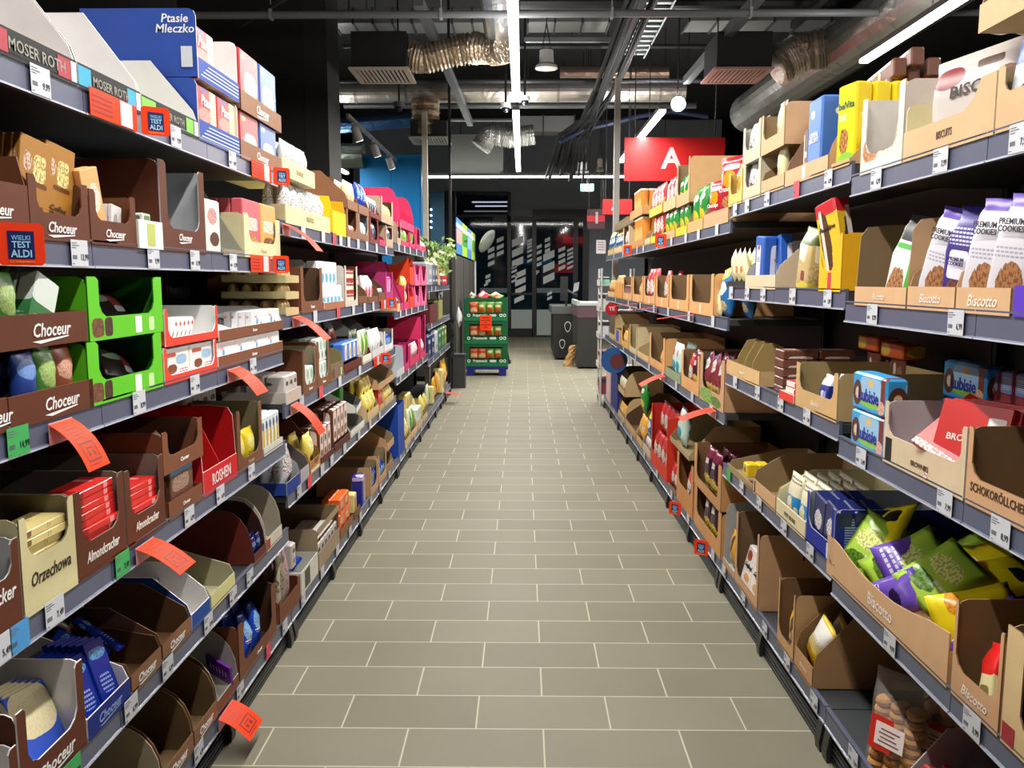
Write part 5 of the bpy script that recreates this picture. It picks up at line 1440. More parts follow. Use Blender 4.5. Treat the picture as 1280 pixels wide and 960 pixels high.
for k in range(7):
    packet('cerbr', T(LIP + .16 + .05 * (k % 4), ydep(1, 1020, 1.9) - .02 * (k // 4), SHELF[S][1] + .215 + .045 * (k // 4) + (0.03 if k % 2 else 0)) @ Rz(-PI / 2) @ Ry(PI / 2 - .1), ['brown cereal biscuit box in the loose pile on middle right top shelf'], 'brown cereal biscuit boxes piled on the large tan carton', 1.0)
for z_, nm in ((0, 'lower'), (.155, 'upper')):
    G(S, 952, 981, nm + ' tan folded carton', .155, .055, 'U' if z_ else 'steep', '#d0a880', '#8c7450', z0=z_, d=.36, notch=.08, fill=[('crmb', 'face', 1, 1, {'x': .03})])
    G(S, 929, 951, nm + ' grey beige carton', .155, .055, 'U', '#cfc0a4', '#a8a898', z0=z_, d=.36, notch=.12, fill=[('silv', 'face', 1, 1, {'s': .8})])
G(S, 911, 928, 'yellow edged pouch carton', .15, .05, 'U', '#d8c064', '#b89c50', d=.3, fill=[('goldbag', 'face', 1, 2, {})])

# ------------------------------------------------------------------ far right rack
S = 'R3A'
G(S, 880, 911, 'tan carton with red crisps', .30, .07, 'slope', '#c8a078', '#8c7454', d=.42, fill=[('crun', 'face', 1, 1, {'x': -.13, 's': .85, 'y': .01, 'rz': 15, 'fit': 0}), ('crun', 'face', 1, 1, {'x': .08, 'y': .03, 's': 1.05, 'z': .04, 'rz': 22, 'fit': 0}), ('crun', 'face', 1, 1, {'x': .14, 'y': .13, 's': 1.05, 'z': .04, 'fit': 0})])
mb = MB()
G(S, 860, 879, 'tan carton with green crisps', .26, .06, 'steep', '#d8a468', '#9c8458', d=.4, fill=[('crgr', 'face', 1, 2, {'s': .95})])
G(S, 845, 859, 'yellow lipped crisps carton', .17, .05, 'steep', '#e0c030', '#8c7c40', d=.4, fill=[('crgr', 'face', 1, 2, {'s': .8})])
G(S, 846, 862, 'upper tan slotted carton', .26, .07, 'U', '#d0a474', '#8c7454', z0=.175, d=.38, notch=.08, fill=[('crgr', 'face', 1, 1, {'s': .7})])
G(S, 828, 844, 'lower tan carton with teal crisps', .18, .05, 'steep', '#d0a474', '#5c4830', d=.38, fill=[('crgr', 'face', 1, 2, {'s': .7})])
G(S, 830, 845, 'upper tan carton with beige front', .24, .07, 'steep', '#d8b080', '#8c7454', z0=.185, d=.38, fill=[('crwr', 'face', 1, 1, {'s': .8})])
G(S, 814, 827, 'yellow carton with red crisps', .19, .05, 'steep', '#ecd028', '#8c7c40', d=.36, fill=[('crwr', 'face', 1, 2, {'s': .9})])
G(S, 812, 828, 'upper yellow lipped carton', .22, .06, 'steep', '#d8c04c', '#9c8c60', z0=.195, d=.36, fill=[('crwr', 'face', 1, 2, {})])
G(S, 806, 813, 'slim sand carton', .2, .05, 'steep', 'sand', 'khaki', d=.36)
G(S, 788, 805, 'kraft tray of crisps tubes', .08, .06, 'tray', '#c08c54', 'khaki', d=.3, fill=[('tube', 'face', 6, 2, {})])
G(S, 788, 803, 'upper kraft tray of crisps tubes', .08, .07, 'tray', '#d0985c', 'khaki', z0=.255, d=.3, fill=[('tube', 'face', 5, 2, {'s': .9})])
G(S, 779, 787, 'sand carton with silver bags', .22, .06, 'U', 'sand', 'khaki', d=.36, fill=[('silv', 'face', 2, 1, {})])
G(S, 768, 778, 'sand carton with blue bags', .22, .06, 'steep', 'sand', 'khaki', d=.36, fill=[('crbl', 'face', 2, 2, {'s': .8})])
G(S, 760, 767, 'last sand carton', .22, .06, 'steep', '#c8b080', 'khaki', d=.36, fill=[('crbl', 'face', 1, 2, {'s': .8})])
G(S, 768, 792, 'brown heap carton', .16, .05, 'steep', '#7c6c4c', 'khaki', z0=.23, d=.36)
S = 'R3B'
packet('crbl', T(LIP + .05, ydep(1, 898, 1.35), SHELF[S][1] - .0095) @ Rz(-PI / 2) @ Ry(R(-6)), ['large blue crisps bag leaning out at the near end of far right second shelf'], None, 1.0)
packet('crbl', T(LIP + .11, ydep(1, 907, 1.35), SHELF[S][1] - .0095) @ Rz(-PI / 2) @ Ry(R(4)), ['blue crisps bag half hidden behind the rack end, far right second shelf'], None, .9)
packet('crmb', T(LIP + .03, ydep(1, 893, 1.35), SHELF[S][1] - .0095) @ Rz(-PI / 2), ['cream snack bag beside the blue crisps bag, far right second shelf'], None, .9)
xs = [(862, 892, 'first open tan carton'), (837, 861, 'second open tan carton'), (820, 836, 'tan carton with red bag'), (805, 819, 'tan carton with mixed bags'), (791, 804, 'tan carton with orange pack'), (779, 790, 'tan slot carton')]
fl = [[], [], [('crwr', 'face', 1, 2, {'x': .06})], [('crwr', 'face', 1, 1, {}), ('crbl', 'face', 1, 1, {'x': .1, 's': .7})], [('corn', 'face', 2, 2, {'x': .1})], [('whfr', 'face', 1, 1, {})]]
for (a, b, nm), f in zip(xs, fl):
    G(S, a, b, nm, .215, .065, 'U', '#dca66c', '#8c7050', d=.4, notch=.1, fill=f, blocks=[('#f0dcc4', .46, .06)])
G(S, 769, 778, 'golden nut carton', .17, .15, 'tray', '#dc9c4c', '#8c7050', d=.36, fill=[('corn', 'face', 3, 1, {'z': .08})])
G(S, 760, 768, 'sand carton with corn bags', .14, .06, 'steep', 'sand', '#8c7050', d=.36, fill=[('corn', 'face', 3, 2, {'z': .03})])
S = 'R3C'
G(S, 875, 905, 'carton with green printed lip', .25, .075, 'U', 'tan2', '#6c5840', d=.4, printed='leaf', notch=.12, fill=[('chipy', 'face', 1, 2, {'roll': -14, 's': 1.0, 'z': .02})])
G(S, 852, 874, 'tan carton with yellow and blue bag', .22, .07, 'U', '#dca66c', '#8c7050', d=.4, notch=.1, fill=[('crwr', 'face', 1, 2, {'x': -.06, 's': .85}), ('crpu', 'face', 1, 2, {'x': .06, 's': .85})])
G(S, 832, 851, 'mint tray with teal crisps', .12, .06, 'tray', '#8c9c7c', '#5c6450', d=.36, fill=[('crwh', 'face', 1, 2, {'x': -.05}), ('crwh', 'face', 1, 2, {'x': .07})])
G(S, 812, 831, 'tan hollow carton with nut bag', .24, .06, 'U', '#dca66c', '#8c7050', d=.4, notch=.1, fill=[('corn', 'face', 1, 2, {'x': .12, 's': .9})])
G(S, 797, 811, 'sand carton with blue sachet', .20, .05, 'slope', 'sand', '#a89468', d=.36, fill=[('crbl', 'heap', 1, 1, {'lean': 50, 'y': .02, 's': .7, 'z': .06})])
G(S, 787, 796, 'sand frame carton', .24, .05, 'U', '#d0c098', '#a89468', d=.36, notch=.08)
G(S, 777, 786, 'golden slot carton', .20, .06, 'U', '#d8a860', '#7c5c30', d=.36, fill=[('corn', 'face', 2, 2, {})])
G(S, 769, 776, 'carton with blue patch', .24, .14, 'tray', '#d0a468', '#7c5c30', d=.36, blocks=[('#2c5cc0', .2, .5)])
G(S, 762, 768, 'round edged sand carton', .28, .06, 'fin', '#c0ac80', '#7c6c50', d=.36)
S = 'R3D'
for z_, nm in ((0, 'lower'), (.225, 'upper')):
    G(S, 868, 901, nm + ' tan carton with purple crisps', .225, .075 if z_ == 0 else .05, 'U', '#cf9a64', '#8c6844', z0=z_, d=.4, notch=.1, fill=[('crpu', 'face', 1, 2, {'x': -.07, 's': .88}), ('crpu', 'face', 1, 2, {'x': .07, 's': .88})])
G(S, 846, 866, 'orange tan carton with nut bags', .30, .12, 'U', '#cc9058', '#8c5c34', d=.4, notch=.12, fill=[('crwr', 'face', 1, 2, {'z': .02, 'x': .06}), ('crpu', 'face', 1, 1, {'x': .08, 's': .6, 'y': .0})])
G(S, 836, 845, 'clear bag of nuts tray', .05, .03, 'tray', '#8c7458', '#5c4838', d=.3, fill=[('crwr', 'face', 2, 2, {'s': .8})])
G(S, 838, 862, 'upper khaki carton with teal bag', .20, .03, 'steep', '#b09c74', '#8c7c58', z0=.31, d=.4, fill=[('crwh', 'face', 1, 1, {'x': -.09})])
red = G(S, 814, 834, 'tall red stand of red bags', .44, .10, 'U', '#d83a28', '#c02c20', d=.3, notch=.05, fill=[('crwr', 'face', 2, 2, {'s': 1.2}), ('crwr', 'face', 2, 1, {'s': 1.0, 'z': .22, 'y': .05})])
G(S, 804, 813, 'grey white carton with mixed packs', .26, .07, 'steep', '#d0bca0', '#8c7c68', d=.34, fill=[('crbl', 'face', 1, 1, {'z': .1}), ('colr', 'face', 2, 1, {})])
G(S, 796, 803, 'sand carton with golden bags', .30, .06, 'steep', '#d0b078', '#8c7c58', d=.36, fill=[('corn', 'face', 2, 2, {'s': 1.4}), ('crgr', 'face', 1, 1, {'z': .26})])
G(S, 782, 795, 'tan low carton with brown back', .30, .07, 'slope', '#c8a470', '#5c4430', d=.4)
G(S, 773, 781, 'lower rounded kraft carton', .24, .06, 'curve', '#ccb080', '#7c6040', d=.36, fill=[('corn', 'face', 1, 1, {})])
G(S, 773, 781, 'upper rounded kraft carton', .24, .06, 'curve', '#ccb080', '#4c3828', z0=.25, d=.36, fill=[('crmb', 'face', 1, 1, {})])
G(S, 764, 772, 'tall navy carton', .42, .38, 'tray', '#242c7c', '#14184c', d=.34)
G(S, 758, 763, 'striped pink stack carton', .40, .36, 'tray', '#d8b8b8', '#a88888', d=.34)

# ------------------------------------------------------------------ tickets and flags
for sh, px, pr in (('L1A', 48, '9,99'), ('L1A', 218, '9,99'), ('L1A', 289, '9,49'), ('L1B', 97, '13,99'), ('L1B', 190, '9,99'), ('L1B', 242, '11,99'), ('L1B', 290, '12,99'),
                   ('L1C', 172, '8,99'), ('L1C', 242, '7,99'), ('L1C', 315, '7,49'), ('L1D', 66, '7,49'), ('L1D', -3, '5,49'), ('L1D', 235, '6,99'), ('L1D', 274, '6,49'), ('L1D', 313, '5,99'),
                   ('L1E', 162, '6,99'), ('L1E', 208, '6,99'), ('L1E', 259, '7,99'), ('L1E', 290, '6,49'), ('L1E', 311, '7,99'), ('L1F', 247, '6,99'), ('L1F', 299, '7,49'),
                   ('R1A', 1097, '6,99'), ('R1A', 1178, '7,99'), ('R1A', 1277, '7,99'), ('R1B', 1092, '8,99'), ('R1B', 1197, '6,99'), ('R1C', 1078, '5,49'), ('R1C', 1183, '7,99'), ('R1C', 1253, '8,99'),
                   ('R1D', 1114, '4,99'), ('R1D', 1217, '3,99'), ('R1E', 1019, '6,99'), ('R1E', 1068, '7,99'), ('R1E', 1120, '6,99'),
                   ('R2A', 1037, '6,99'), ('R2A', 960, '7,49'), ('R2A', 935, '5,99'), ('R2A', 920, '5,49'), ('R2B', 992, '6,99'), ('R2B', 1036, '3,49'), ('R2B', 955, '6,49'), ('R2B', 935, '5,49'), ('R2B', 915, '4,99'),
                   ('R2C', 920, '6,99'), ('R2C', 948, '7,49'), ('R2C', 977, '7,99'), ('R2C', 1010, '7,69'), ('R2D', 928, '4,99'), ('R2D', 950, '5,99'), ('R2D', 981, '6,49'), ('R2D', 1014, '4,99'),
                   ('R2E', 906, '5,99'), ('R2E', 930, '6,49'), ('R2E', 957, '4,99'), ('R2E', 985, '6,99')):
    ticket(sh, px, pr)
ticket('L1C', 20, '14,99', '#3fae5c')
ticket('L1D', 151, '7,49', '#3fae5c')
ticket('L1E', 88, '5,99', '#3fae5c')
ticket('L1D', 22, None, '#4a9ad8', .06)
ticket('L1F', 334, None, '#f04a58', .05)
ticket('R2A', 997, None, '#f04a58', .06)
ticket('R2D', 912, None, '#3fae5c', .07)
ticket('L2B', 422, None, '#f04a58', .07)
ticket('L2C', 400, None, '#f04a58', .07)
ticket('L2D', 386, None, '#f04a58', .07)
ticket('L2A', 417, None, '#f04a58', .07)
for sh, lst in (('L2A', (378, 403, 425, 435, 447, 458, 470, 482)), ('L2B', (393, 441, 455, 466)), ('L2C', (376, 424, 449)), ('L2D', (373, 402, 414, 430, 448, 462, 474)), ('L2E', (355, 378, 402, 421, 437, 450, 463, 475, 486)),
                ('L3A', (498, 505, 512, 520, 528)), ('L3B', (500, 507, 514, 522, 530)), ('L3C', (500, 510, 520, 528)), ('L3D', (500, 508, 518, 526)), ('L4A', (539, 544)), ('L4B', (539,)), ('L4C', (541, 550)), ('L4D', (540, 547, 553, 558)),
                ('R3A', (897, 874, 858, 840, 822, 805, 797, 779, 768)), ('R3B', (892, 862, 836, 818, 801, 786, 770)), ('R3C', (890, 866, 846, 829, 812, 795, 780)), ('R3D', (892, 861, 840, 822, 806, 790, 778, 768))):
    for px in lst:
        ticket(sh, px)

award('L1A', 190, (108, 170), desc='and wide frame')
award('L1A', 349, (312, 338), desc='at the rack end', s=.95)
award('L1B', 20, desc='at the left frame edge', s=1.12)
award('L1B', 348, (311, 338), desc='at the rack end', s=.95)
award('L2B', 488, (475, 482), desc='and short frame', s=1.1)
award('L2C', 480, (466, 474), desc='and short frame', s=1.1)
award('R3A', 828, desc='nearer the entrance', s=1.25)
award('R3A', 786, desc='further down the aisle', s=1.25)
award('R3D', 846, desc='beside the red stand', s=1.15)
award('R3D', 879, desc='below the purple crisps', s=1.15)
flyer('L1C', 72, 'beside the green ticket', drop=60, length=.125, wd=.088)
flyer('L1C', 290, 'under the milk chocolate', drop=48, length=.125, wd=.12)
flyer('L1D', 178, 'below the almond cartons', drop=36, length=.125, wd=.10)
flyer('L1F', 280, 'near the floor', drop=42, length=.12, wd=.13)
flyer('L2A', 356, 'at the rack start', drop=44, length=.17, wd=.11)
flyer('L2B', 369, 'at the rack start', drop=42, length=.16, wd=.13)
flyer('L2C', 366, 'at the rack start', drop=54, length=.17, wd=.11)
flyer('R3C', 893, 'at the near end', drop=20, length=.17, wd=.13)
flyer('R3C', 830, 'at the middle', drop=28, length=.17, wd=.16)
flyer('R3B', 868, 'near the open tan cartons', drop=8, length=.2, yaw=-10, wd=.09)
flyer('R3B', 822, 'near the red bags', drop=8, length=.2, yaw=-10, wd=.09)
flyer('R3B', 798, 'furthest down the aisle', drop=8, length=.2, yaw=-10, wd=.09)
flyer('L4D', 556, 'at the far floor', drop=10, length=.18, yaw=10, wd=.16)
# ------------------------------------------------------------------ beyond the racks
def XZ(px, py, Y):
    """where the sight line of the survey photograph meets the upright plane at distance Y"""
    d = FW + RT * ((px - 640) / FPX) + RT.cross(FW) * ((480 - py) / FPX)
    t = Y / d.y
    return t * d.x, CAMH + t * d.z


def plate(mb, px0, px1, py0, py1, Y, t=0.02, mi=0):
    x0, z1 = XZ(px0, py0, Y)
    x1, z0 = XZ(px1, py1, Y)
    mb.box(x0, x1, Y, Y + t, z0, z1, mi)


def solo(name, mb, mats, label, cat, group=None, smooth=False):
    o = link(name, mb.mesh(name, mats, smooth=smooth))
    return tag(o, label, cat, group)


def part(name, mb, mats, parent, smooth=False):
    return link(name, mb.mesh(name, mats, smooth=smooth), parent)


def foil(c='#b8b8b4', rough=0.32, bump=0.6, scale=9):
    key = ('foil', c, rough, bump, scale)
    if key in MATS:
        return MATS[key]
    m = bpy.data.materials.new('foil')
    m.use_nodes = True
    nt = m.node_tree
    b = nt.nodes['Principled BSDF']
    b.inputs['Base Color'].default_value = hx(c)
    b.inputs['Metallic'].default_value = 0.85
    b.inputs['Roughness'].default_value = rough
    tc = nt.nodes.new('ShaderNodeTexCoord')
    n = nt.nodes.new('ShaderNodeTexNoise')
    n.inputs['Scale'].default_value = scale
    n.inputs['Detail'].default_value = 4
    n.inputs['Distortion'].default_value = 1.2
    nt.links.new(tc.outputs['Object'], n.inputs['Vector'])
    bp = nt.nodes.new('ShaderNodeBump')
    bp.inputs['Strength'].default_value = bump
    bp.inputs['Distance'].default_value = 0.05
    nt.links.new(n.outputs['Fac'], bp.inputs['Height'])
    nt.links.new(bp.outputs[0], b.inputs['Normal'])
    MATS[key] = m
    return m


LIT = mat('#fffaf2', 0.5, 0, 9.0, 'lamp_diffuser')
HOUS = mat('#9a9a9c', 0.4)
ZL = 3.34


def strip(X, Y0, Y1, label, wd=0.08, cross=False, watts=19, up=0.42):
    r = empty('strip_lamp', T((X if not cross else (X + cross) / 2), (Y0 + Y1) / 2, ZL))
    tag(r, label, 'lamp', 'linear ceiling lamps')
    L = (Y1 - Y0) if not cross else (cross - X)
    rot = Rz(PI / 2) if cross else Matrix.Identity(4)
    r.matrix_world = r.matrix_world @ rot
    mb = MB()
    mb.box(-wd / 2, wd / 2, -L / 2, L / 2, 0.03, 0.075)
    part('housing', mb, [HOUS], r)
    mb = MB()
    mb.box(-wd / 2 + .004, wd / 2 - .004, -L / 2 + .01, L / 2 - .01, 0.0, 0.029)
    part('diffuser', mb, [LIT], r)
    n = max(1, round(L / 1.5))
    for k in range(n):
        area_light(r, (0, -L / 2 + (k + .5) * L / n, -0.006), wd * .9, L / n * .96, watts * L / n)
        area_light(r, (0, -L / 2 + (k + .5) * L / n, 0.082), wd * .9, L / n * .96, watts * up * L / n, rot=(PI, 0, 0))  # upward light added to brighten the ducts and ceiling above
    m2 = MB()
    nh = max(2, int(L / 2.2))
    for k in range(nh):
        y = -L / 2 + (k + .5) * L / nh
        m2.tube((0, y, 0.07), (0, y, 5.6 - ZL), 0.006, 5)
    part('hanger', m2, [mat('#141416')], r)
    return r


strip(-0.075, 0.2, 9.05, 'bright strip lamp hanging along the middle of the aisle, nearer part')
strip(-0.085, 9.72, 14.9, 'bright strip lamp hanging along the middle of the aisle, shorter far part')
strip(2.93, 0.2, 7.6, 'strip lamp over the next aisle to the right')
strip(-3.08, 0.2, 5.8, 'strip lamp over the next aisle to the left, nearer part')
strip(-3.12, 12.4, 15.2, 'strip lamp over the next aisle to the left, far part beyond the pillar')
strip(1.55, 9.7, 13.8, 'strip lamp behind the large red sign')
strip(-1.75, 15.7, 15.78, 'strip lamp hanging across the end of the aisle', cross=4.0, watts=28, up=0.1)

# column
mb = MB()
mb.box(-3.55, -2.28, 9.0, 9.7, 0, 5.6)
o = struct('pillar', mb, [mat('#0c0c0d', 0.6)])
mb = MB()
mb.box(-2.279, -2.03, 9.02, 9.6, 0, 5.6)  # right face of the pillar, coloured lighter than the rest
struct('pillar_side', mb, [mat('#171718', 0.6)])

# overhead services
mb = MB()
mb.tube((-6, 8.0, 3.88), (7.5, 8.0, 3.88), 0.033, 12)
p_ = solo('sprinkler_pipe', mb, [mat('#6a6c70', 0.45)], 'long grey sprinkler pipe running across above the aisle', 'pipe')
for x in (-2.3, -0.75, 0.8, 2.05, 4.3):
    mb = MB()
    mb.tube((x, 8.0, 3.9), (x, 8.0, 5.6), 0.006, 5)
    mb.box(x - .012, x + .012, 7.96, 8.04, 3.84, 3.925)
    part('pipe_hanger', mb, [mat('#8c8e90')], p_)


def duct_box(Y, px0, px1, py0, py1, depth, n, label, c='#8e908e'):
    x0, z1 = XZ(px0, py0, Y)
    x1, z0 = XZ(px1, py1, Y)
    mb = MB()
    mb.box(x0, x1, Y, Y + depth, z0, z1)
    o = solo('air_duct', mb, [mat(c, 0.35, 0.5)], label, 'duct')
    for x in (x0 + .2, x1 - .2):
        mb = MB()
        mb.tube((x, Y + .1, z1), (x, Y + .1, 5.6), .01, 5)
        part('hanger_rod', mb, [mat('#202022')], o)
    for k in range(n + 1):
        x = x0 + (x1 - x0) * k / n
        mb = MB()
        mb.box(x - .012, x + .012, Y - .02, Y + depth + .02, z0 - .02, z1 + .02)
        part('joint_flange', mb, [mat('#3a3c3e', .5)], o)
    return o


duct_box(12.0, 416, 640, 12, 28, .5, 9, 'rectangular grey duct above the flexible duct, left half')
duct_box(12.0, 660, 762, 11, 27, .5, 3, 'rectangular grey duct right of the central lamp')
duct_box(11.2, 862, 1110, 8, 25, .5, 7, 'rectangular grey duct over the right rack')
duct_box(9.5, 240, 287, 12, 30, .4, 1, 'short grey duct left of the black pillar', '#5a5c5c')
duct_box(16.5, 640, 718, 145, 164, .5, 2, 'low grey duct behind the end of the central lamp')

mb = MB()
x0, z0 = XZ(414, 116, 13.5)
x1, _ = XZ(856, 116, 13.5)
mb.tube((x0, 13.5, z0), (x1, 13.5, z0), 0.15, 20)
o = solo('foil_duct', mb, [foil('#c4c0b8', .35, .35, 5)], 'round silver foil duct crossing the whole aisle end', 'duct', smooth=False)
for k in range(7):
    mb = MB()
    x = x0 + (x1 - x0) * (k + .5) / 7
    mb.tube((x - .02, 13.5, z0), (x + .02, 13.5, z0), 0.157, 20)
    part('duct_clamp', mb, [mat('#8c8c88', .4, .6)], o)
mb = MB()
x0b, z0b = XZ(700, 93, 13.9)
x1b, _ = XZ(835, 93, 13.9)
mb.tube((x0b, 13.9, z0b), (x1b, 13.9, z0b), 0.12, 16)
solo('foil_duct', mb, [foil('#b49a88', .35, .35, 5)], 'thinner foil duct above the large crossing duct, by the cables', 'duct')


def accordion(name, pts, rad, label, c='#c8b8a4', rings=60):
    P = [Vector(p) for p in pts]
    out, rr = [], []
    rnd = random.Random(5)
    for k in range(rings + 1):
        f = k / rings * (len(P) - 1)
        i = min(int(f), len(P) - 2)
        out.append(P[i].lerp(P[i + 1], f - i))
        rr.append(rad * (1.0 + (0.07 if k % 2 else -0.07) + rnd.uniform(-.05, .05)))
    mb = MB()
    mb.path(out, rr, 16)
    return solo(name, mb, [foil(c, .3, .5, 20)], label, 'duct')


def P3(px, py, Y):
    x, z = XZ(px, py, Y)
    return (x, Y, z)


accordion('flexible_duct', [P3(506, 68, 9.5), P3(530, 74, 9.5), P3(560, 66, 9.5), P3(590, 60, 9.5), P3(618, 62, 9.4), P3(632, 60, 9.2)], .155, 'crinkled flexible foil duct between the left vent box and the silver duct')
accordion('flexible_duct', [P3(968, 85, 9.5), P3(1000, 66, 9.5), P3(1040, 58, 9.4), P3(1085, 44, 9.3)], .2, 'crinkled flexible foil duct at the right vent box', '#d4c8bc')
accordion('flexible_duct', [P3(532, 124, 13.2), P3(532, 150, 13.2), P3(532, 170, 13.2)], .2, 'short vertical flexible foil duct above the far vent')
accordion('flexible_duct', [P3(600, 185, 15), P3(612, 168, 15), P3(640, 172, 15), P3(668, 168, 15)], .17, 'pale flexible duct hanging below the low grey duct', '#c8c8c4')
mb = MB()
mb.tube((-.26, 2.5, 4.1), (-.26, 9.3, 4.1), .155, 20)
solo('foil_duct', mb, [foil('#b4b8bc', .3, .3, 4)], 'silver duct running along the aisle left of the central lamp', 'duct')
mb = MB()
mb.tube((3.55, 3.5, 3.95), (3.35, 13, 3.95), .28, 20)
solo('foil_duct', mb, [foil('#9c9c98', .35, .35, 4)], 'wide silver duct running along above the right rack', 'duct')
mb = MB()
mb.tube(P3(414, 195, 14), P3(455, 195, 14), .2, 16)
solo('foil_duct', mb, [foil('#8c9890', .35, .4, 6)], 'short foil duct beside the black pillar', 'duct')
mb = MB()
a, b = P3(418, 158, 14.6), P3(518, 150, 14.6)
mb.tube(a, b, .12, 14)
solo('foil_duct', mb, [foil('#3c5c84', .4, .4, 6)], 'bluish wrapped duct above the track lamp', 'duct')


def vent(px0, px1, py0, Y, Yd, ptop, label, c, slots=11):
    x0, z0 = XZ(px0, py0, Y)
    x1, _ = XZ(px1, py0, Y)
    _, zt = XZ(px0, ptop, Y)
    r = empty('ceiling_vent', T((x0 + x1) / 2, (Y + Yd) / 2, z0))
    tag(r, label, 'vent', 'ceiling air vents')
    w, d = (x1 - x0) / 2, (Yd - Y) / 2
    mb = MB()
    mb.box(-w + .03, w - .02, -d + .03, d - .03, .02, zt - z0)
    part('vent_box', mb, [mat('#141517', .6)], r)
    mb = MB()
    for a in ((-w, w, -d, -d + .06), (-w, w, d - .06, d), (-w, -w + .06, -d + .061, d - .061), (w - .06, w, -d + .061, d - .061)):
        mb.box(a[0], a[1], a[2], a[3], 0, .02)
    part('vent_frame', mb, [mat(c, .5)], r)
    mb = MB()
    for k in range(slots):
        x = -w + .07 + (2 * w - .14) * (k + .5) / slots
        mb.box(x - .014, x + .010, -d + .062, d - .062, 0.002, .012)
    part('vent_louvre', mb, [mat(c, .5)], r)
    return r


def hang(o, pts):
    for x, y, z in pts:
        mb = MB()
        mb.tube((x, y, z), (x, y, 5.6), .008, 5)
        part('hanger_rod', mb, [mat('#202022')], o)


vent(435, 510, 86, 9.2, 9.9, 38, 'beige slotted air vent under a black box, left of the central lamp', '#c8beac')
vent(893, 968, 86, 9.2, 9.9, 38, 'pinkish slotted air vent under a black box above the right rack', '#c89890')
vent(510, 560, 172, 13, 13.7, 150, 'smaller slotted air vent below the vertical flexible duct', '#a4a49c')

mb = MB()
x0, z1 = XZ(561, 168, 16)
x1, z0 = XZ(629, 220, 16)
mb.prism([(x0, 16, z1), (x0, 16, z0 + .12), (x0 + .12, 16, z0), (x1 - .12, 16, z0), (x1, 16, z0 + .12), (x1, 16, z1)],
         [(x0, 16.6, z1), (x0, 16.6, z0 + .12), (x0 + .12, 16.6, z0), (x1 - .12, 16.6, z0), (x1, 16.6, z0 + .12), (x1, 16.6, z1)])
o = solo('insulated_duct', mb, [mat('#5e615c', .7)], 'bulky pale insulated duct end with rounded lower corners', 'duct')
hang(o, [(x0 + .2, 16.3, z1), (x1 - .2, 16.3, z1)])


def rail(p, q, w, label, c='#5c6064'):
    mb = MB()
    p, q = Vector(p), Vector(q)
    mb.box(-w / 2, w / 2, 0, (q - p).length, -w / 2, w / 2)
    o = link('mounting_rail', mb.mesh('mounting_rail', [mat(c, .45, .3)]))
    d = (q - p).normalized()
    o.matrix_world = T(*p) @ d.to_track_quat('Y', 'Z').to_matrix().to_4x4()
    return tag(o, label, 'rail')


rail((-.98, 8.2, 4.06), (-.88, 14.4, 4.06), .09, 'grey mounting rail slanting past the left flexible duct')
rail((2.18, 5.8, 4.06), (2.12, 11.4, 4.06), .09, 'grey mounting rail slanting past the right vent box')
rail((3.05, 5.5, 4.3), (2.9, 9.5, 4.2), .07, 'thin dark mounting rail at upper right', '#3c3e42')
rail(P3(655, 50, 10.5), P3(765, 50, 10.5), .05, 'thin grey crossbar right of the central lamp', '#7c8084')
rail(P3(300, 32, 8.6), P3(420, -40, 7), .03, 'thin grey bar crossing in front of the black pillar', '#4c4e52')

for i, (px0, px1, py, Y_, rr_, c_, nm) in enumerate(((430, 1000, 58, 12.5, .03, '#34363a', 'thin dark crossing pipe under the rectangular ducts'), (420, 900, 101, 12.6, .035, '#2c2e32', 'thin dark crossing pipe above the foil duct'),
                                   (650, 1130, 3, 9.5, .07, '#2e3034', 'thick dark crossing pipe near the top edge'), (560, 640, 150, 15.5, .03, '#8c9094', 'short pale pipe left of the lamp end'), (430, 870, 132, 14.5, .05, '#5c6062', 'grey crossing pipe just below the foil duct'))):
    mb = MB()
    mb.tube(P3(px0, py, Y_), P3(px1, py, Y_), rr_, 10)
    o = solo('crossing_pipe', mb, [mat(c_, .45, .3)], nm, 'pipe', None)
    for px in (px0 + 40, (px0 + px1) / 2, px1 - 40):
        x_, z_ = XZ(px, py, Y_)
        q = MB()
        q.tube((x_, Y_, z_), (x_, Y_, 5.6), .007, 5)
        part('pipe_hanger', q, [mat('#202022')], o)

# black cable bundle
r = empty('cable_bundle', T(1.15, 9, 4.15))
tag(r, 'thick bundle of black cables running along above the aisle and fanning out', 'cables')
rnd = random.Random(3)
for k in range(20):
    ox, oz = rnd.uniform(-.14, .14), rnd.uniform(-.07, .07)
    pts = []
    for Y in (4.5, 7, 9, 11, 12.6):
        pts.append((ox + rnd.uniform(-.02, .02) - .02 * (Y - 9) * 0, Y - 9, oz + rnd.uniform(-.02, .02)))
    sx = rnd.uniform(-.75, -.05)
    pts += [(ox * .5 + sx * .3, 4.4, -.2), (sx * .7 - .1, 4.7, -.42 + rnd.uniform(-.05, .05)), (sx - .1, 4.9, -.85 - rnd.uniform(0, .25))]
    mb = MB()
    mb.path(pts, rnd.choice((.016, .022, .028)), 6)
    part('cable', mb, [mat('#15171c', .5)], r)
mb = MB()
mb.path([P3(700, 178, 13.6), P3(730, 162, 13.6), P3(760, 155, 13.6), P3(800, 145, 13.6), P3(840, 139, 13.6), P3(885, 146, 13.6)], .035, 8)
solo('cable_loop', mb, [mat('#1a2440', .5)], 'dark blue cable sagging from the bundle to the right', 'cable')
r = empty('ribbed_tray', T(1.35, 10, 4.35))
tag(r, 'pale ribbed metal tray right of the black cable bundle', 'tray')
for k in range(14):
    mb = MB()
    mb.box(-.16, .2, -1.4 + k * .2, -1.33 + k * .2, 0, .03)
    part('rib', mb, [mat('#9aa4a4', .4, .4)], r)
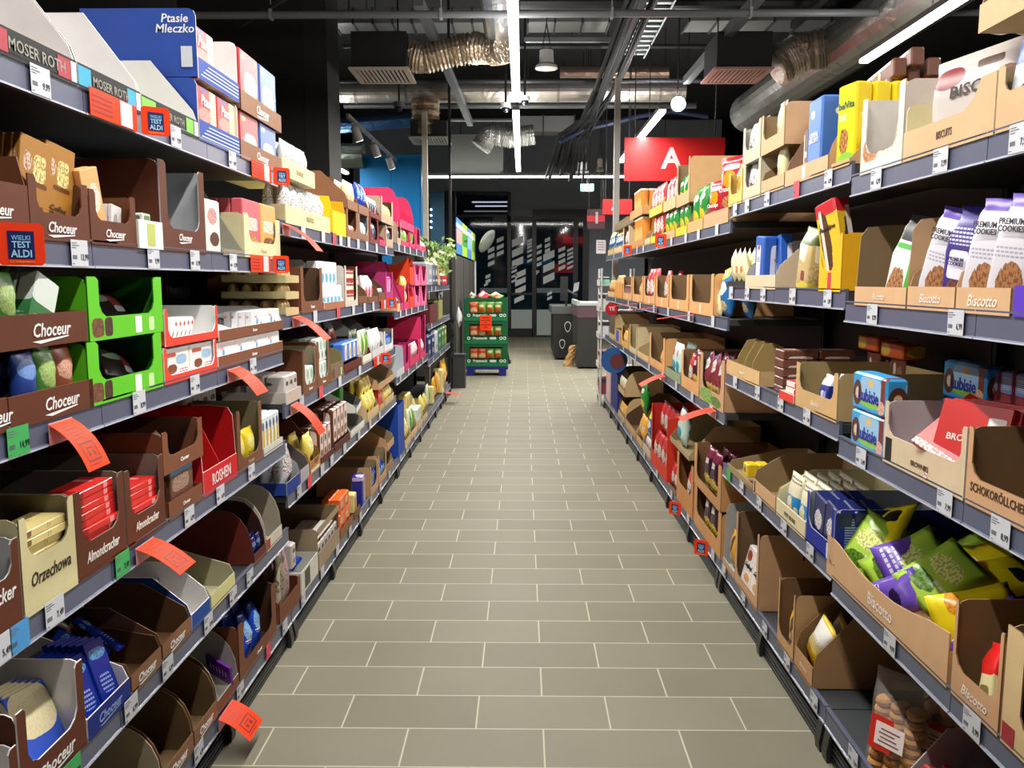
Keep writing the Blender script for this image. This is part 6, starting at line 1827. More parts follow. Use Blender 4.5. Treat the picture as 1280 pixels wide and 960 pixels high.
for x in (-.18, .2):
    mb = MB()
    mb.box(x, x + .02, -1.4, 1.4, -.01, .05)
    part('side_rail', mb, [mat('#9aa4a4', .4, .4)], r)


def domecam(px, py, Y, s, label, c='#d0d0d0'):
    x, z = XZ(px, py, Y)
    r = empty('dome_camera', T(x, Y, z))
    tag(r, label, 'camera', 'dome cameras on rods')
    mb = MB()
    mb.tube((0, 0, 0), (0, 0, s * .9), s, 14)
    part('camera_housing', mb, [mat(c, .4)], r)
    rings = []
    for q in range(5):
        a = PI / 2 * q / 4
        rings.append([(s * .8 * math.cos(a) * math.cos(2 * PI * k / 12), s * .8 * math.cos(a) * math.sin(2 * PI * k / 12), -s * .8 * math.sin(a) - .001) for k in range(12)])
    mb = MB()
    mb.rings(rings)
    part('camera_dome', mb, [mat('#1c1c20', .1)], r)
    mb = MB()
    mb.tube((0, 0, s * .9), (0, 0, 5.6 - z), .014, 6)
    part('camera_rod', mb, [mat('#111113')], r)


domecam(499, 134, 12, .075, 'dark dome camera under the crossing foil duct, left', '#5c5c5c')
domecam(632, 135, 11.5, .07, 'white dome camera just left of the central lamp')
domecam(656, 126, 10.5, .06, 'white dome camera just right of the central lamp')


def pendant(px, py, Y, rad, label):
    x, z = XZ(px, py, Y)
    r = empty('pendant_speaker', T(x, Y, z))
    tag(r, label, 'speaker', 'pendant speakers')
    mb = MB()
    mb.rings([[(q * math.cos(2 * PI * k / 16), q * math.sin(2 * PI * k / 16), h) for k in range(16)] for q, h in ((rad, 0), (rad * .95, .03), (rad * .65, .06), (rad * .6, .2), (rad * .3, .22))])
    part('speaker_shell', mb, [mat('#b8b8b4', .5)], r)
    for s in (-1, 1):
        mb = MB()
        mb.tube((s * rad * .4, 0, .2), (0, 0, .5), .006, 5)
        mb.tube((0, 0, .5), (0, 0, 5.6 - z), .006, 5)
        part('suspension_wire', mb, [mat('#202022')], r)


pendant(683, 86, 10, .13, 'white pendant speaker right of the central lamp')
pendant(728, 217, 16, .14, 'white pendant speaker above the green exit sign')
pendant(750, 214, 15, .075, 'tiny white pendant lamp beside the white post')

# track lamp
r = empty('track_lamp', T(-2.07, 12.4, 3.39))
tag(r, 'grey ceiling track with four spotlights beside the blue wall panel', 'lamp')
mb = MB()
mb.box(-.02, .02, -2.2, 2.2, .0, .04)
part('track', mb, [mat('#9c9ea0', .4)], r)
for y in (-1.9, -.6, .7, 1.8):
    mb = MB()
    mb.tube((0, y, 0), (0, y, -.07), .012, 8)
    mb.tube((.02, y, -.06), (.07, y + .05, -.22), .052, 14)
    h = part('spot_head', mb, [mat('#c4c4c2', .4)], r)
    mb = MB()
    mb.tube((.07, y + .05, -.22), (.0712, y + .051, -.224), .045, 14)
    part('spot_lens', mb, [mat('#fff6e6', .5, 0, 6)], h)
    L_ = bpy.data.lights.new('spot_light', 'SPOT')
    L_.energy = 14
    L_.spot_size = R(70)
    L_.shadow_soft_size = .04
    l_ = link('spot_light', L_, h, T(.073, y + .053, -.235) @ Ry(R(-15)))

# bright spotlight
x, z = XZ(848, 130, 12)
r = empty('spot_lamp', T(x, 12, z))
tag(r, 'glaring round spotlight hanging above the large red sign', 'lamp')
mb = MB()
rings = [[(q * math.cos(2 * PI * k / 16), y_, q * math.sin(2 * PI * k / 16)) for k in range(16)] for q, y_ in ((.03, .16), (.08, .14), (.10, .02), (.10, 0))]
mb.rings(rings)
part('lamp_shell', mb, [mat('#8c8c8c', .4)], r)
mb = MB()
rings = [[(.098 * math.cos(a) * math.cos(2 * PI * k / 16), -.003 - .05 * math.sin(a), .098 * math.cos(a) * math.sin(2 * PI * k / 16)) for k in range(16)] for a in (0, .5, 1.0, 1.5)]
mb.rings(rings)
part('lamp_glass', mb, [mat('#ffffff', .3, 0, 22, 'spot_glass')], r)
mb = MB()
mb.tube((0, .08, .09), (0, .08, 5.6 - z), .01, 6)
part('lamp_rod', mb, [mat('#202022')], r)
L_ = bpy.data.lights.new('spot_glow', 'SPOT')
L_.energy = 120
L_.spot_size = R(120)
L_.shadow_soft_size = .09
link('spot_glow', L_, r, T(0, -.09, 0) @ Rx(R(70)))

# posts
mb = MB()
mb.box(-1.29, -1.225, 11.0, 11.06, 0, 3.6)
solo('white_post', mb, [mat('#b8b4a8', .5)], 'slim pale post at the end of the left racks beside the blue panel', 'post')
mb = MB()
mb.box(1.035, 1.10, 9.86, 9.93, 0, 3.75)
solo('white_post', mb, [mat('#b4b0ac', .5)], 'slim pale post at the end of the right racks', 'post')
mb = MB()
mb.box(-1.0, -.965, 11.5, 11.535, 0, 5.6)
solo('black_pole', mb, [mat('#0c0c0e', .5)], 'thin black floor to ceiling pole left of the crate display', 'pole')

# blue wall panels
mb = MB()
mb.box(-2.66, -2.16, 14.0, 14.06, 0.3, 3.50)
mb.box(-2.155, -1.68, 14.0, 14.06, 0.3, 3.50)
mb.box(-1.678, -1.655, 13.99, 14.06, 0.3, 3.50)
struct('wall_panel_blue', mb, [mat('#1480c4', .45)])
mb = MB()
plate(mb, 538, 556, 240, 330, 18, .05)
struct('wall_panel_teal', mb, [mat('#134a66', .45)])
for k in range(4):
    mb = MB()
    x_, z_ = XZ(539, 262 + 7.5 * k, 18)
    mb.tube((x_, 17.995, z_), (x_, 17.96, z_), .02, 8)
    solo('indicator_lamp', mb, [mat('#e8f4ff', .4, 0, 4)], '%s of four small white lamps on the teal panel' % ('topmost', 'second', 'third', 'lowest')[k], 'lamp', 'small lamps on the teal panel')

# grey cabinet with posters
r = empty('bakery_cabinet', T(-1.45, 14.75, 0))
tag(r, 'tall dark grey cabinet along the aisle end behind the crate display', 'cabinet')
mb = MB()
mb.box(-.45, .47, -2.45, 2.45, 0.08, 1.85)
part('cabinet_body', mb, [mat('#44423e', .5)], r)
mb = MB()
mb.box(-.42, .44, -2.4, 2.4, 0.0, .08)
part('plinth', mb, [BLK], r)
for y in (-.8, .8):
    mb = MB()
    mb.box(.4705, .474, y - .006, y + .006, .1, 1.83)
    part('door_gap', mb, [BLK], r)
mb = MB()
mb.box(.475, .5, 2.3, 2.45, .1, 1.86)
part('edge_trim', mb, [mat('#b4b8b8', .4)], r)
for k, (c1, c2) in enumerate((('#3c84c8', '#d8a8a0'), ('#9cc838', '#3c9c3c'), ('#4c80b8', '#88b4d8'), ('#b0cc4c', '#6cac3c'))):
    mb = MB()
    y0 = -2.45 + k * 1.22
    mb.box(-.005, .005, y0 + .05, y0 + 1.15, 0, .52)
    me = mb.mesh('poster_panel', [pmat('poster%d' % k, c1, [(c2, .18, .5, .3, .2, 3, .3), ('#f0f0e8', .1, .8, .2, .06, 6, .2)], .4)], ((-.005, .005), (y0, y0 + 1.2), (0, .52)))
    o = link('poster_panel', me)
    o.matrix_world = T(-.968, 14.75, 1.868)
    tag(o, '%s bright poster panel, %s in the row above the grey cabinet' % (('blue', 'lime green', 'pale blue', 'yellow green')[k], ('nearest', 'second', 'third', 'farthest')[k]), 'poster', 'poster panels above the grey cabinet')

mb = MB()
rings = [[(q * math.cos(2 * PI * k / 20), y_, q * 1.15 * math.sin(2 * PI * k / 20)) for k in range(20)] for q, y_ in ((.0, -.03), (.17, -.01), (.22, .02), (.2, .05))]
mb.rings(rings)
o = link('round_mirror', mb.mesh('round_mirror', [mat('#b4bab4', .15, .6)]))
o.matrix_world = T(*P3(610, 302, 16.8)) @ Ry(R(32)) @ Rz(R(66))
tag(o, 'tilted oval mirror disc at the end of the poster row', 'mirror')
mb = MB()
mb.box(-.018, .018, -.01, .01, 0, 1.15)
o = link('folded_parasol_stand', mb.mesh('stand', [mat('#141416', .6)]))
mb = MB()
mb.prism([(-.2, 0, 0), (.18, 0, 0), (-.02, 0, 1.1), (-.12, 0, 1.1)], [(-.2, .1, 0), (.18, .1, 0), (-.02, .1, 1.1), (-.12, .1, 1.1)])
link('cover', mb.mesh('cover', [mat('#181a1c', .7)]), o)
o.matrix_world = T(-.42, 15.2, 0.02) @ Rz(0)
mb2 = MB()
mb2.box(-.2, .2, -.2, .2, -.02, 0.01)
link('stand_foot', mb2.mesh('stand_foot', [BLK]), o)
o.name = 'covered_stand'
tag(o, 'dark covered stand behind the green crates', 'stand')

# trailing plant on the far left rack
rnd = random.Random(8)
r = empty('potted_plant', T(-1.17, 9.75, 1.44))
tag(r, 'bushy light green plant trailing above the far end of the left racks', 'plant')
mb = MB()
mb.rings([[(q * math.cos(2 * PI * k / 12), q * math.sin(2 * PI * k / 12), z_) for k in range(12)] for q, z_ in ((.05, .26), (.075, .27), (.08, .40), (.075, .40))])
part('pot', mb, [mat('#3c3c3a', .6)], r)
mb = MB()
for k in range(170):
    f = rnd.random()
    c = Vector((.13 + f * .12 + rnd.gauss(0, .07), -.35 + f * 1.1 + rnd.gauss(0, .1), .12 + f * .33 + rnd.gauss(0, .07)))
    if k % 5 == 0:
        c = Vector((rnd.gauss(0, .08), rnd.gauss(0, .1), .42 + abs(rnd.gauss(0, .05))))
    L = rnd.uniform(.035, .07)
    u = Vector((rnd.gauss(0, 1), rnd.gauss(0, 1), rnd.gauss(0, 1))).normalized()
    v = u.orthogonal().normalized()
    w = u.cross(v) * .15
    mb.poly([c - u * L, c - v * L * .45 + w * L, c + u * L, c + v * L * .45 + w * L])
part('leaves', mb, [mat('#7ca04c', .5)], r)
mb = MB()
for k in range(12):
    mb.path([(0, 0, .4), (.08 + rnd.gauss(0, .04), rnd.gauss(0, .1), .42), (.2 + rnd.gauss(0, .05), rnd.uniform(-.3, .7), .2 + rnd.random() * .25)], .004, 5)
part('stems', mb, [mat('#5c7838', .6)], r)
mb = MB()
for k in range(60):
    f = rnd.random()
    c = Vector((.13 + f * .14 + rnd.gauss(0, .06), -.3 + f * 1.1 + rnd.gauss(0, .1), .16 + f * .33 + rnd.gauss(0, .06)))
    for q in range(3):
        u = Vector((rnd.gauss(0, 1), rnd.gauss(0, 1), rnd.gauss(0, 1))).normalized() * .022
        v = u.orthogonal()
        mb.poly([c - u, c - v, c + u, c + v])
part('blossoms', mb, [mat('#e4ecc0', .6)], r)

# dark panel, cloth
mb = MB()
mb.box(-1.02, -.80, 11.55, 11.75, 0, .44)
o = solo('grey_bin', mb, [mat('#3a3a3a', .5)], 'low dark grey bin at the end of the left racks', 'bin')
mb = MB()
mb.box(-1.025, -.795, 11.545, 11.755, .441, .47)
part('bin_lid', mb, [mat('#2a2a2a', .5)], o)
r = empty('bag_stand', T(-.99, 11.25, .0))
tag(r, 'black rack of hanging items with a crumpled white bag beside the left rack end', 'stand')
mb = MB()
for k in range(4):
    mb.box(-.02, .02, -.03, .03, .0, 1.0) if k == 0 else mb.box(-.08, .08, -.02, .02, .35 + .2 * k, .37 + .2 * k)
part('stand_frame', mb, [BLK], r)
for k in range(6):
    mb = MB()
    mb.box(-.07 + .02 * (k % 2), .06, .0 + .03 * (k % 3), .02 + .03 * (k % 3), .46 + .09 * k, .56 + .09 * k)
    part('hanging_pack', mb, [mat('#1c1c20' if k % 2 else '#3c3c34', .4)], r)
packet('lindt', T(-.86, 11.3, .86) @ Rz(PI / 2) @ Ry(R(14)), ['crumpled white paper bag hanging beside the black stand at the left rack end'], None, 2.0, False)

# pallet display
PX = -.578
r = empty('half_pallet', T(PX, 13.06, 0))
tag(r, 'blue plastic half pallet on the floor under green crates', 'pallet')
mb = MB()
mb.box(-.34, .34, 0, .5, .10, .15)
part('pallet_deck', mb, [mat('#1a2478', .4)], r)
for x in (-.30, .20):
    mb = MB()
    mb.box(x, x + .11, .01, .49, 0, .10)
    part('pallet_foot', mb, [mat('#1a2478', .4)], r)
zz = .151
for k in range(3):
    nm = ('lowest', 'middle', 'topmost')[k]
    r = empty('green_crate', T(PX, 13.06, zz))
    tag(r, '%s dark green display crate of vegetable bags on the blue pallet' % nm, 'crate', 'green display crates')
    H = .352
    mb = MB()
    mb.box(-.335, .335, 0.0, .008, 0, .11)
    mb.box(-.335, -.255, 0.0, .008, .11, H)
    mb.box(.255, .335, 0.0, .008, .11, H)
    mb.box(-.255, .255, 0.0, .008, H - .05, H)
    part('front_panel', mb, [card('#0e5230')], r)
    mb = MB()
    mb.box(-.335, -.327, .0085, .48, 0, H)
    mb.box(.327, .335, .0085, .48, 0, H)
    mb.box(-.326, .326, .472, .48, 0, H)
    mb.box(-.326, .326, .0085, .471, 0, .008)
    part('crate_shell', mb, [card('#0c4428')], r)
    mb = MB()
    mb.box(-.338, .338, -.006, -.001, .0, .055)
    part('lower_band', mb, [card('#157040')], r)
    put_text('Przysnacki', .058, '#e8f4ea', r, T(-.09, -.003, .085), 0, .02, .9)
    mb = MB()
    mb.box(.06, .16, -.003, -.0005, .066, .102)
    part('white_sticker', mb, [PAPER], r)
    for cx_ in (-.265, .235, .29):
        mb = MB()
        for q in range(16):
            a, b = 2 * PI * q / 16, 2 * PI * (q + 1) / 16
            mb.poly([(cx_ + .025 * math.cos(a), -.002, .085 + .025 * math.sin(a)), (cx_ + .014 * math.cos(a), -.002, .085 + .014 * math.sin(a)), (cx_ + .014 * math.cos(b), -.002, .085 + .014 * math.sin(b)), (cx_ + .025 * math.cos(b), -.002, .085 + .025 * math.sin(b))])
        part('round_emblem', mb, [mat('#dcecdc')], r)
    for i in range(4):
        kk = 'snko' if (i == 0 or (k < 2 and i == 1)) else 'snk'
        packet(kk, T(PX - .19 + i * .127, 13.06 + .05, zz + .11), ['%s vegetable bag in the %s green crate' % (('leftmost', 'second', 'third', 'rightmost')[i], nm)], 'vegetable bags in the green crates', 1.05, False, i % 3)
    zz += H + .002
for i in range(3):
    packet(('grncr', 'crwr', 'snk')[i], T(PX - .2 + i * .21, 13.12 + .04 * i, zz - .01) @ Rz(.3 * i) @ Ry(R(-62 + 20 * i)) @ Rx(R(-70)), ['%s snack bag lying on top of the green crates' % ('white and green', 'red and white', 'dark green')[i]], None, 1.3, False)
mb = MB()
mb.box(-.09, .09, -.012, -.008, 0, .235)
o = link('orange_sign', mb.mesh('orange_sign', [ORG]))
o.matrix_world = T(PX + .0, 13.045, .15 + .56)
q = MB()
for k, (a, b) in enumerate(((-.05, .05), (-.075, .075), (-.02, .02), (-.075, .075), (-.03, .03))):
    q.box(a, b, -.013, -.0125, .19 - .036 * k, .203 - .036 * k)
link('printed_lines', q.mesh('printed_lines', [mat('#6c1c10')]), o)
tag(o, 'orange paper sign hanging on the front of the green crates', 'sign')

# checkout counters
r = empty('checkout_counter', T(1.115, 14.16, 0))
tag(r, 'nearer dark grey checkout counter with pale top and reddish band', 'counter', 'checkout counters')
mb = MB()
mb.box(-.2, .22, 0, 1.5, .03, .86)
part('counter_body', mb, [mat('#302f2e', .45)], r)
mb = MB()
mb.box(-.21, .23, -.01, 1.5, .86, 1.06)
part('counter_band', mb, [mat('#5a4448', .4)], r)
mb = MB()
mb.box(-.22, .24, -.02, 1.52, 1.06, 1.10)
mb.box(-.22, -.17, -.02, 1.52, 1.10, 1.14)
part('counter_top', mb, [mat('#a8b0ac', .35)], r)
r = empty('checkout_counter', T(.83, 15.73, 0))
tag(r, 'farther dark checkout counter with white bag outlines on its side', 'counter', 'checkout counters')
mb = MB()
mb.prism([(-.2, 0, .04), (-.26, .0, .1), (-.26, 0, .86), (.18, 0, .86), (.18, 0, .04)], [(-.2, 1.6, .04), (-.26, 1.6, .1), (-.26, 1.6, .86), (.18, 1.6, .86), (.18, 1.6, .04)])
part('counter_body', mb, [mat('#262726', .45)], r)
mb = MB()
mb.box(-.30, .2, -.02, 1.6, .86, 1.0)
part('counter_top', mb, [mat('#5c605e', .4)], r)
mb = MB()
for cx_, cz_, s_ in ((.0, .62, .085), (-.1, .30, .075)):
    mb = MB()
    for q in range(14):
        a, b = 2 * PI * q / 14, 2 * PI * (q + 1) / 14
        f = lambda t, k: (cx_ + s_ * k * math.cos(t) * (.7 + .2 * math.sin(t)), -.004, cz_ + s_ * k * 1.2 * math.sin(t))
        mb.poly([f(a, 1), f(a, .82), f(b, .82), f(b, 1)])
    part('white_outline_print', mb, [mat('#e4e8e4', .5)], r)

r = empty('card_terminal', T(.80, 15.78, 1.001))
tag(r, 'dark monitor and payment terminal standing on the farther checkout counter', 'terminal')
mb = MB()
mb.box(-.02, .02, .0, .04, 0, .42)
part('terminal_pole', mb, [mat('#1a1a1c', .4)], r)
mb = MB()
mb.box(-.11, .03, -.02, .01, .1, .55)
part('monitor', mb, [mat('#26282a', .3)], r)
mb = MB()
mb.path([(.02, 0, .3), (.12, -.02, .24), (.2, -.02, .2)], .02, 8)
part('swivel_arm', mb, [mat('#3c3e40', .3)], r)
mb = MB()
mb.prism([(.12, -.06, .25), (.22, -.06, .3), (.24, -.06, .45), (.15, -.06, .42)], [(.12, -.02, .25), (.22, -.02, .3), (.24, -.02, .45), (.15, -.02, .42)])
part('keypad', mb, [mat('#9ca0a0', .4)], r)
mb = MB()
mb.box(.10, .26, -.03, .1, .0, .06)
part('keypad_base', mb, [mat('#3c3e40', .4)], r)

mb = MB()
rnd = random.Random(4)
rings = []
for k in range(9):
    z_ = k * .045
    rings.append([((.085 + rnd.uniform(-.025, .025) - .004 * k) * math.cos(2 * PI * j / 12) + .012 * k, (.085 + rnd.uniform(-.02, .02)) * math.sin(2 * PI * j / 12), z_) for j in range(12)])
mb.rings(rings)
o = solo('paper_bag', mb, [card('#b8905c')], 'crumpled brown paper bag on the floor between the two checkout counters', 'bag')
o.matrix_world = T(.78, 14.6, 0)

# facade with glass doors
YF = 22.2
mb = MB()
plate(mb, 440, 636, 150, 239, YF, .2)
plate(mb, 636, 900, 150, 239, YF, .2)
plate(mb, 666, 900, 239, 262, YF, .2)
plate(mb, 636, 666, 239, 271, YF, .2)
plate(mb, 734, 900, 262, 424, YF, .2)
plate(mb, 440, 556, 239, 424, YF, .2)
struct('wall_front', mb, [mat('#858c96', .5)])
mb = MB()
plate(mb, 440, 900, 60, 149.9, YF, .2)
struct('wall_front_upper', mb, [mat('#0b0c10', .6)])
FR = mat('#0c0e10', .35)


def fr(px0, px1, py0, py1, n):
    mb = MB()
    plate(mb, px0, px1, py0, py1, YF - .05, .12)
    return mb


for i, a in enumerate(((556, 571, 239, 424), (571, 636, 240, 243), (634, 638.5, 240, 412), (616, 666, 271, 277), (571, 636, 268, 271), (665.5, 670, 262, 424), (670, 734, 262, 274), (717, 722, 274, 381), (596, 634, 387, 424), (636, 666, 411, 424), (670, 734, 419.5, 424), (637, 665, 366, 369), (729, 735, 274, 424))):
    struct('trim_%d' % (i + 1), fr(*a, 0), [FR])
gl = bpy.data.materials.new('door_glass')
gl.use_nodes = True
nt = gl.node_tree
b = nt.nodes['Principled BSDF']
b.inputs['Base Color'].default_value = lin('#1a2a34')
b.inputs['Roughness'].default_value = 0.05
b.inputs['Alpha'].default_value = 0.62
for i, a in enumerate(((571, 634, 243, 268), (571, 634, 271, 424), (638.5, 665.5, 277, 411), (670, 717, 274, 419), (722, 729, 274, 419))):
    mb = MB()
    x0, z1 = XZ(a[0], a[2], YF)
    x1, z0 = XZ(a[1], a[3], YF)
    mb.box(x0, x1, YF, YF + .012, z0, z1)
    struct(('window_%d' if i < 2 else 'door_%d') % (i + 1), mb, [gl])
FROST = mat('#aebab4', .6)
WH = mat('#e6ecef', .6)
for nm, a, m_ in (('white frosted film on the lower left door leaf', (639, 665, 387, 410.5), FROST), ('white frosted film on the lower right door leaf', (671, 700, 387, 419), FROST), ('grey film strip across the left glass', (600, 634, 360, 366), mat('#6c7880', .6)), ('grey film strip across the glass doors', (671, 702, 360, 366), mat('#6c7880', .6))):
    mb = MB()
    plate(mb, *a, YF - .012, .005)
    solo('window_film', mb, [m_], nm, 'film')
cols = [(610, 618, (313, 321, 330), 5), (621, 629.5, (300, 309, 317), 5), (640, 654, (303, 316, 329), 9), (644, 657, (343, 352.5, 363), 7), (639.5, 646, (334, 339, 345, 351), 3), (659, 665, (301, 305, 309, 314, 320, 326), 3.2),
        (671, 677, (309, 316, 324, 331), 4.2), (681, 687.5, (300.5, 307.5, 314), 4.5), (679, 693, (321, 335, 349), 9), (698, 706.5, (312, 320, 327, 335), 4.5), (709, 716.5, (312, 317, 322, 328, 334), 3.2),
        (607, 613, (346, 352), 4), (605, 610, (356,), 3), (684, 690, (367, 373), 3.5), (643, 655, (374,), 6)]
for ci, (a, b_, ys, h) in enumerate(cols):
    mb = MB()
    for y in ys:
        x0, z0 = XZ(a, y + (b_ - a) * .45, YF - .02)
        x1, z1 = XZ(b_, y, YF - .02)
        _, zh = XZ(a, y + (b_ - a) * .45 - h, YF - .02)
        hh = zh - z0
        mb.prism([(x0, YF - .02, z0), (x1, YF - .02, z1), (x1, YF - .02, z1 + hh), (x0, YF - .02, z0 + hh)], [(x0, YF - .015, z0), (x1, YF - .015, z1), (x1, YF - .015, z1 + hh), (x0, YF - .015, z0 + hh)])
    solo('glass_decal', mb, [WH], 'column of slanted white stripes on the glass, %s from the left' % ('first second third fourth fifth sixth seventh eighth ninth tenth eleventh twelfth thirteenth fourteenth fifteenth'.split()[ci]), 'decal', 'slanted stripe decals on the front glass')
o = empty('parking_sign', T(*P3(672, 341, YF - .05)))
tag(o, 'small white letter P on the glass door', 'sign')
put_text('P', .16, '#dfe6ea', o, Matrix.Identity(4), 0, .02)
mb = MB()
plate(mb, 704, 740, 296, 304, YF + 1.2, .05)
plate(mb, 694, 722, 330, 341, YF + 1.2, .05)
solo('outside_sign', mb, [mat('#c8202c', .5, 0, .7)], 'red lettered band glowing behind the glass doors', 'sign')
for k, (a, b_, y) in enumerate(((590, 634, 252.5), (594, 634, 257.5), (580, 634, 264))):  # glowing bars standing in for lamp reflections in the glass
    mb = MB()
    plate(mb, a, b_, y - .8, y + .8, YF + 3, .05)
    solo('glass_reflection', mb, [mat('#dfe8ff', .5, 0, 2.5 if k < 2 else .6)], '%s of three glowing bars imitating lamp reflections in the high left glass' % ('top', 'middle', 'bottom')[k], 'lamp', 'imitated lamp reflections in the glass')
mb = MB()
mb.box(-14, 14, 22.45, 36, -.1, -.01)
struct('pavement', mb, [mat('#30343a', .6)])
mb = MB()
mb.box(-14, 14, 35, 35.2, 0, 5.6)
struct('wall_opposite', mb, [mat('#10161e', .6)])
mb = MB()
plate(mb, 640, 690, 324, 330, 30, .3)
solo('outside_canopy', mb, [mat('#2c6c98', .5, 0, .35)], 'faint blue lit band across the street behind the doors', 'canopy')

# signs
def redsign(name, px0, px1, py0, py1, Y, label, txt, ts, tx=0.5, c='#d81c1e', tz=.5):
    x0, z1 = XZ(px0, py0, Y)
    x1, z0 = XZ(px1, py1, Y)
    r = empty(name, T((x0 + x1) / 2, Y, z0))
    tag(r, label, 'sign')
    mb = MB()
    w = (x1 - x0) / 2
    mb.box(-w, w, 0, .03, 0, z1 - z0)
    part('sign_panel', mb, [mat(c, .5)], r)
    put_text(txt, ts, '#b8b0b4', r, T(-w + 2 * w * tx, -.002, (z1 - z0) * tz), 0, .03)
    for s in (-.8, .8):
        mb = MB()
        mb.tube((s * w, .015, z1 - z0), (s * w, .015, 5.6 - z0), .008, 6)
        part('hanging_wire', mb, [mat('#202022')], r)
    return r


redsign('aisle_sign', 781, 905, 172, 226, 11.2, 'large red hanging sign with a pale letter A behind the right cartons', 'A', .36, .47, '#c00e10')
redsign('aisle_sign', 753.5, 790, 249, 268, 13.5, 'small red sign above the checkout with a white letter A', 'A', .16, .42, '#c00e10')
redsign('checkout_sign', 734, 756, 269, 277, 15.2, 'red checkout number sign with a large white 1', '1', .27, .54, '#c82a34')
mb = MB()
plate(mb, 734, 756, 261.5, 268.5, 15.21, .02)
plate(mb, 734, 756, 277.5, 286, 15.21, .02)
solo('sign_backplate', mb, [mat('#4a2026', .4)], 'dark red plates above and below the checkout number sign', 'sign')
mb = MB()
plate(mb, 745.5, 757, 300, 317, 15.3, .01)
o = solo('paper_notice', mb, [mat('#cfc4c8', .6)], 'pale paper notice below the checkout number sign', 'notice')
mb = MB()
for k in range(4):
    plate(mb, 747, 755.5, 302.5 + 3 * k, 303.4 + 3 * k, 15.295, .002)
part('notice_print', mb, [mat('#7c7078')], o)
hang(o, [(XZ(751, 300, 15.3)[0], 15.306, XZ(751, 300, 15.3)[1])])
x0, z1 = XZ(726, 230, 15.9)
x1, z0 = XZ(742, 239, 15.9)
mb = MB()
mb.box(x0, x1, 15.9, 15.94, z0, z1)
o = solo('exit_sign', mb, [mat('#5cc8a0', .5, 0, .35)], 'small lit green and white exit sign hanging near the front', 'sign')
mb = MB()
xm = (x0 + x1) / 2
mb.box(x0 + .01, xm - .01, 15.895, 15.899, z0 + .015, z1 - .015)
mb.prism([(xm + .02, 15.895, (z0 + z1) / 2), (xm + .07, 15.895, z0 + .025), (xm + .07, 15.895, z1 - .025)], [(xm + .02, 15.899, (z0 + z1) / 2), (xm + .07, 15.899, z0 + .025), (xm + .07, 15.899, z1 - .025)])
part('pictogram', mb, [mat('#e8fff4', .5, 0, .6)], o)
hang(o, [(xm, 15.92, z1)])

# white end display beside the right racks
r = empty('end_display', T(1.0, 10.12, 0))
tag(r, 'narrow white wire display at the far end of the right racks', 'display')
mb = MB()
for x, y in ((-.08, -.16), (.3, -.16), (-.08, .18), (.3, .18)):
    mb.tube((x, y, 0), (x, y, 1.62), .012, 6)
part('wire_post', mb, [mat('#d4d4d4', .4)], r)
for z_ in (.12, .45, .80, 1.12, 1.42):
    mb = MB()
    mb.box(-.1, .32, -.18, .2, z_, z_ + .012)
    mb.box(-.105, -.1, -.18, .2, z_, z_ + .07)
    part('wire_tray', mb, [mat('#dcdcdc', .4)], r)
for i, (z_, c, nm) in enumerate(((.132, '#8c4048', 'dark pink'), (.462, '#d8a0a0', 'rose'), (.812, '#e8e8ec', 'white'), (1.132, '#e8e4e0', 'off white'), (1.432, '#8cc8b0', 'mint green'))):
    PD('ed%d' % i, 'goods_box', 'box', (.16, .12, .20 if i != 4 else .09), nm + ' goods box', c, [('#383c48', .5, .8, .5, .12, 8), ('#f4f4f4', .5, .4, .2, .1, 3)])
    packet('ed%d' % i, T(.96, 10.06, z_) @ Rz(-PI / 2), [nm + ' goods box on the narrow white wire display'], None, 1, False)
mb = MB()
mb.tube((0, 0, 0), (0, -.006, 0), .068, 24)
o = link('shelf_wobbler', mb.mesh('shelf_wobbler', [mat('#b01c28', .4)]))
o.matrix_world = T(.915, 8.75, 1.19)
put_text('TE', .055, '#f0dcdc', o, T(.0, -.008, 0), 0, .02)
tag(o, 'round red shelf sign with white letters TE at the far right rack', 'sign')
mb = MB()
mb.tube((0, 0, 0), (0, -.006, 0), .13, 24)
o = link('shelf_wobbler', mb.mesh('shelf_wobbler', [mat('#2c5c9c', .4)]))
mb = MB()
mb.tube((.03, -.0065, -.01), (.03, -.009, -.01), .075, 20)
link('picture_disc', mb.mesh('picture_disc', [mat('#6c3434', .5)]), o)
o.matrix_world = T(.90, 8.3, .80 - .1)
tag(o, 'round blue picture sign hanging below the third shelf of the far right rack', 'sign')
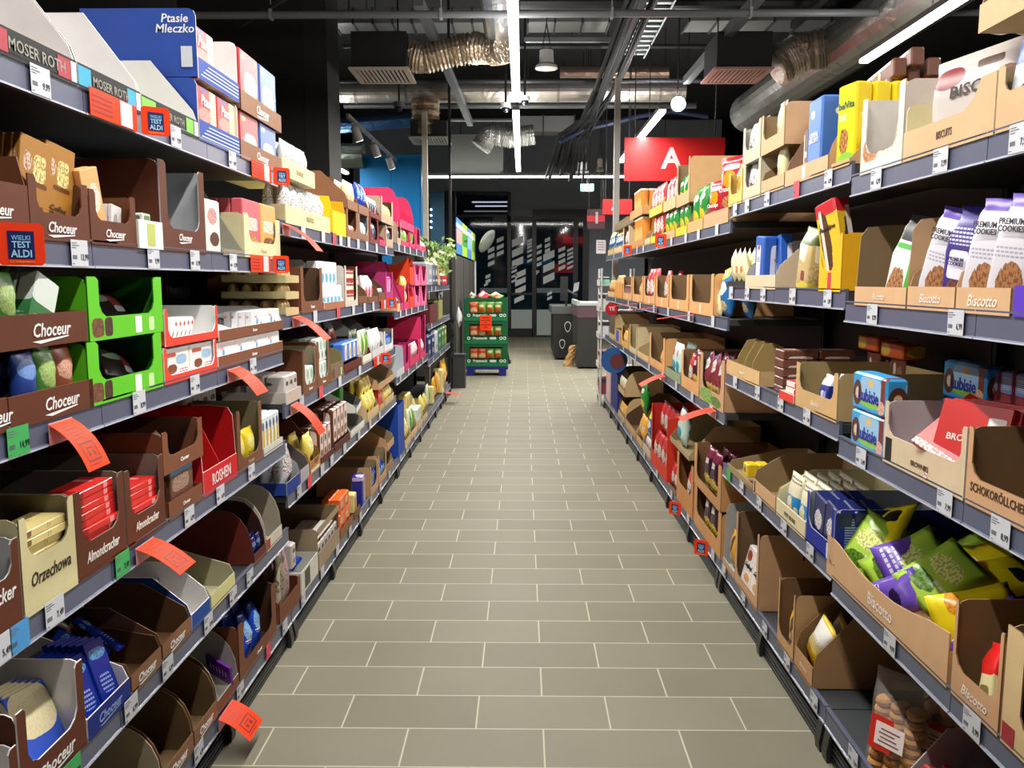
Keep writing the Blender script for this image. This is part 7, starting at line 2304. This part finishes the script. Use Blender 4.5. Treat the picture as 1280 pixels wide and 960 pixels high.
# ------------------------------------------------------------------ descriptions
used = {}


def claim(o, cands, group):
    for c in cands:
        c = ' '.join(c.split())
        if words(c) <= 16 and (c not in used or (group and used[c] == group)):
            used[c] = group or o.name
            o['label'] = c
            if group:
                o['group'] = group
            return True
    return False


for sh in SHELF:
    rows = [c for c in CARTONS if c[0] == sh]
    for (s_, cd, cy, z0, r) in rows:
        loc = SHELF[sh][2]
        if not claim(r, ['%s on %s' % (cd, loc), '%s, %s' % (cd, loc)], None):
            near_ = sorted((abs(c[2] - cy), c[1]) for c in rows if c[4] is not r)
            claim(r, ['%s beside %s, %s' % (cd, near_[0][1], loc)], None)
for o, cands in LATER:
    g = o.get('group')
    if not claim(o, cands, g):
        short = [c for c in cands if words(c) <= 16] or [' '.join(cands[-1].split()[:16])]
        g2 = 'look-alike packs: ' + short[-1]
        o['label'] = short[-1]
        o['group'] = g or g2
lab = {}
for o in THINGS:
    if o.get('label'):
        lab.setdefault(o['label'], []).append(o)
for l_, os_ in lab.items():
    if len(os_) > 1:
        gs = {o.get('group') for o in os_}
        if len(gs) > 1 or None in gs:
            for o in os_:
                o['group'] = 'look-alikes: ' + l_
seen_t = {}
for sh, y, o, cname, price in TICKETS:
    loc = SHELF[sh][2]
    rows = [c for c in CARTONS if c[0] == sh and c[3] == 0.0]
    rows = sorted(rows, key=lambda c: abs(c[2] - y))
    cd = rows[0][1] if rows else ''
    base = ('%s ticket %s under %s, %s' % (cname, price, cd, loc)) if price else ('%s price ticket under %s, %s' % (cname, cd, loc))
    n_ = seen_t.get(base, 0)
    seen_t[base] = n_ + 1
    if n_:
        base = base.replace(' ticket', ' farther ticket') if n_ == 1 else base.replace(' ticket', ' farthest ticket')
    if words(base) > 16:
        base = base.replace(' price ticket', ' ticket')
    while words(base) > 16:
        base = ' '.join(base.split()[:16])
    o['label'] = base.replace(',,', ',').replace(', %s under' % price, ' %s under' % price)
    o['group'] = 'price tickets on the shelf rails'
# lettering merged through the cache keeps one mesh per wording
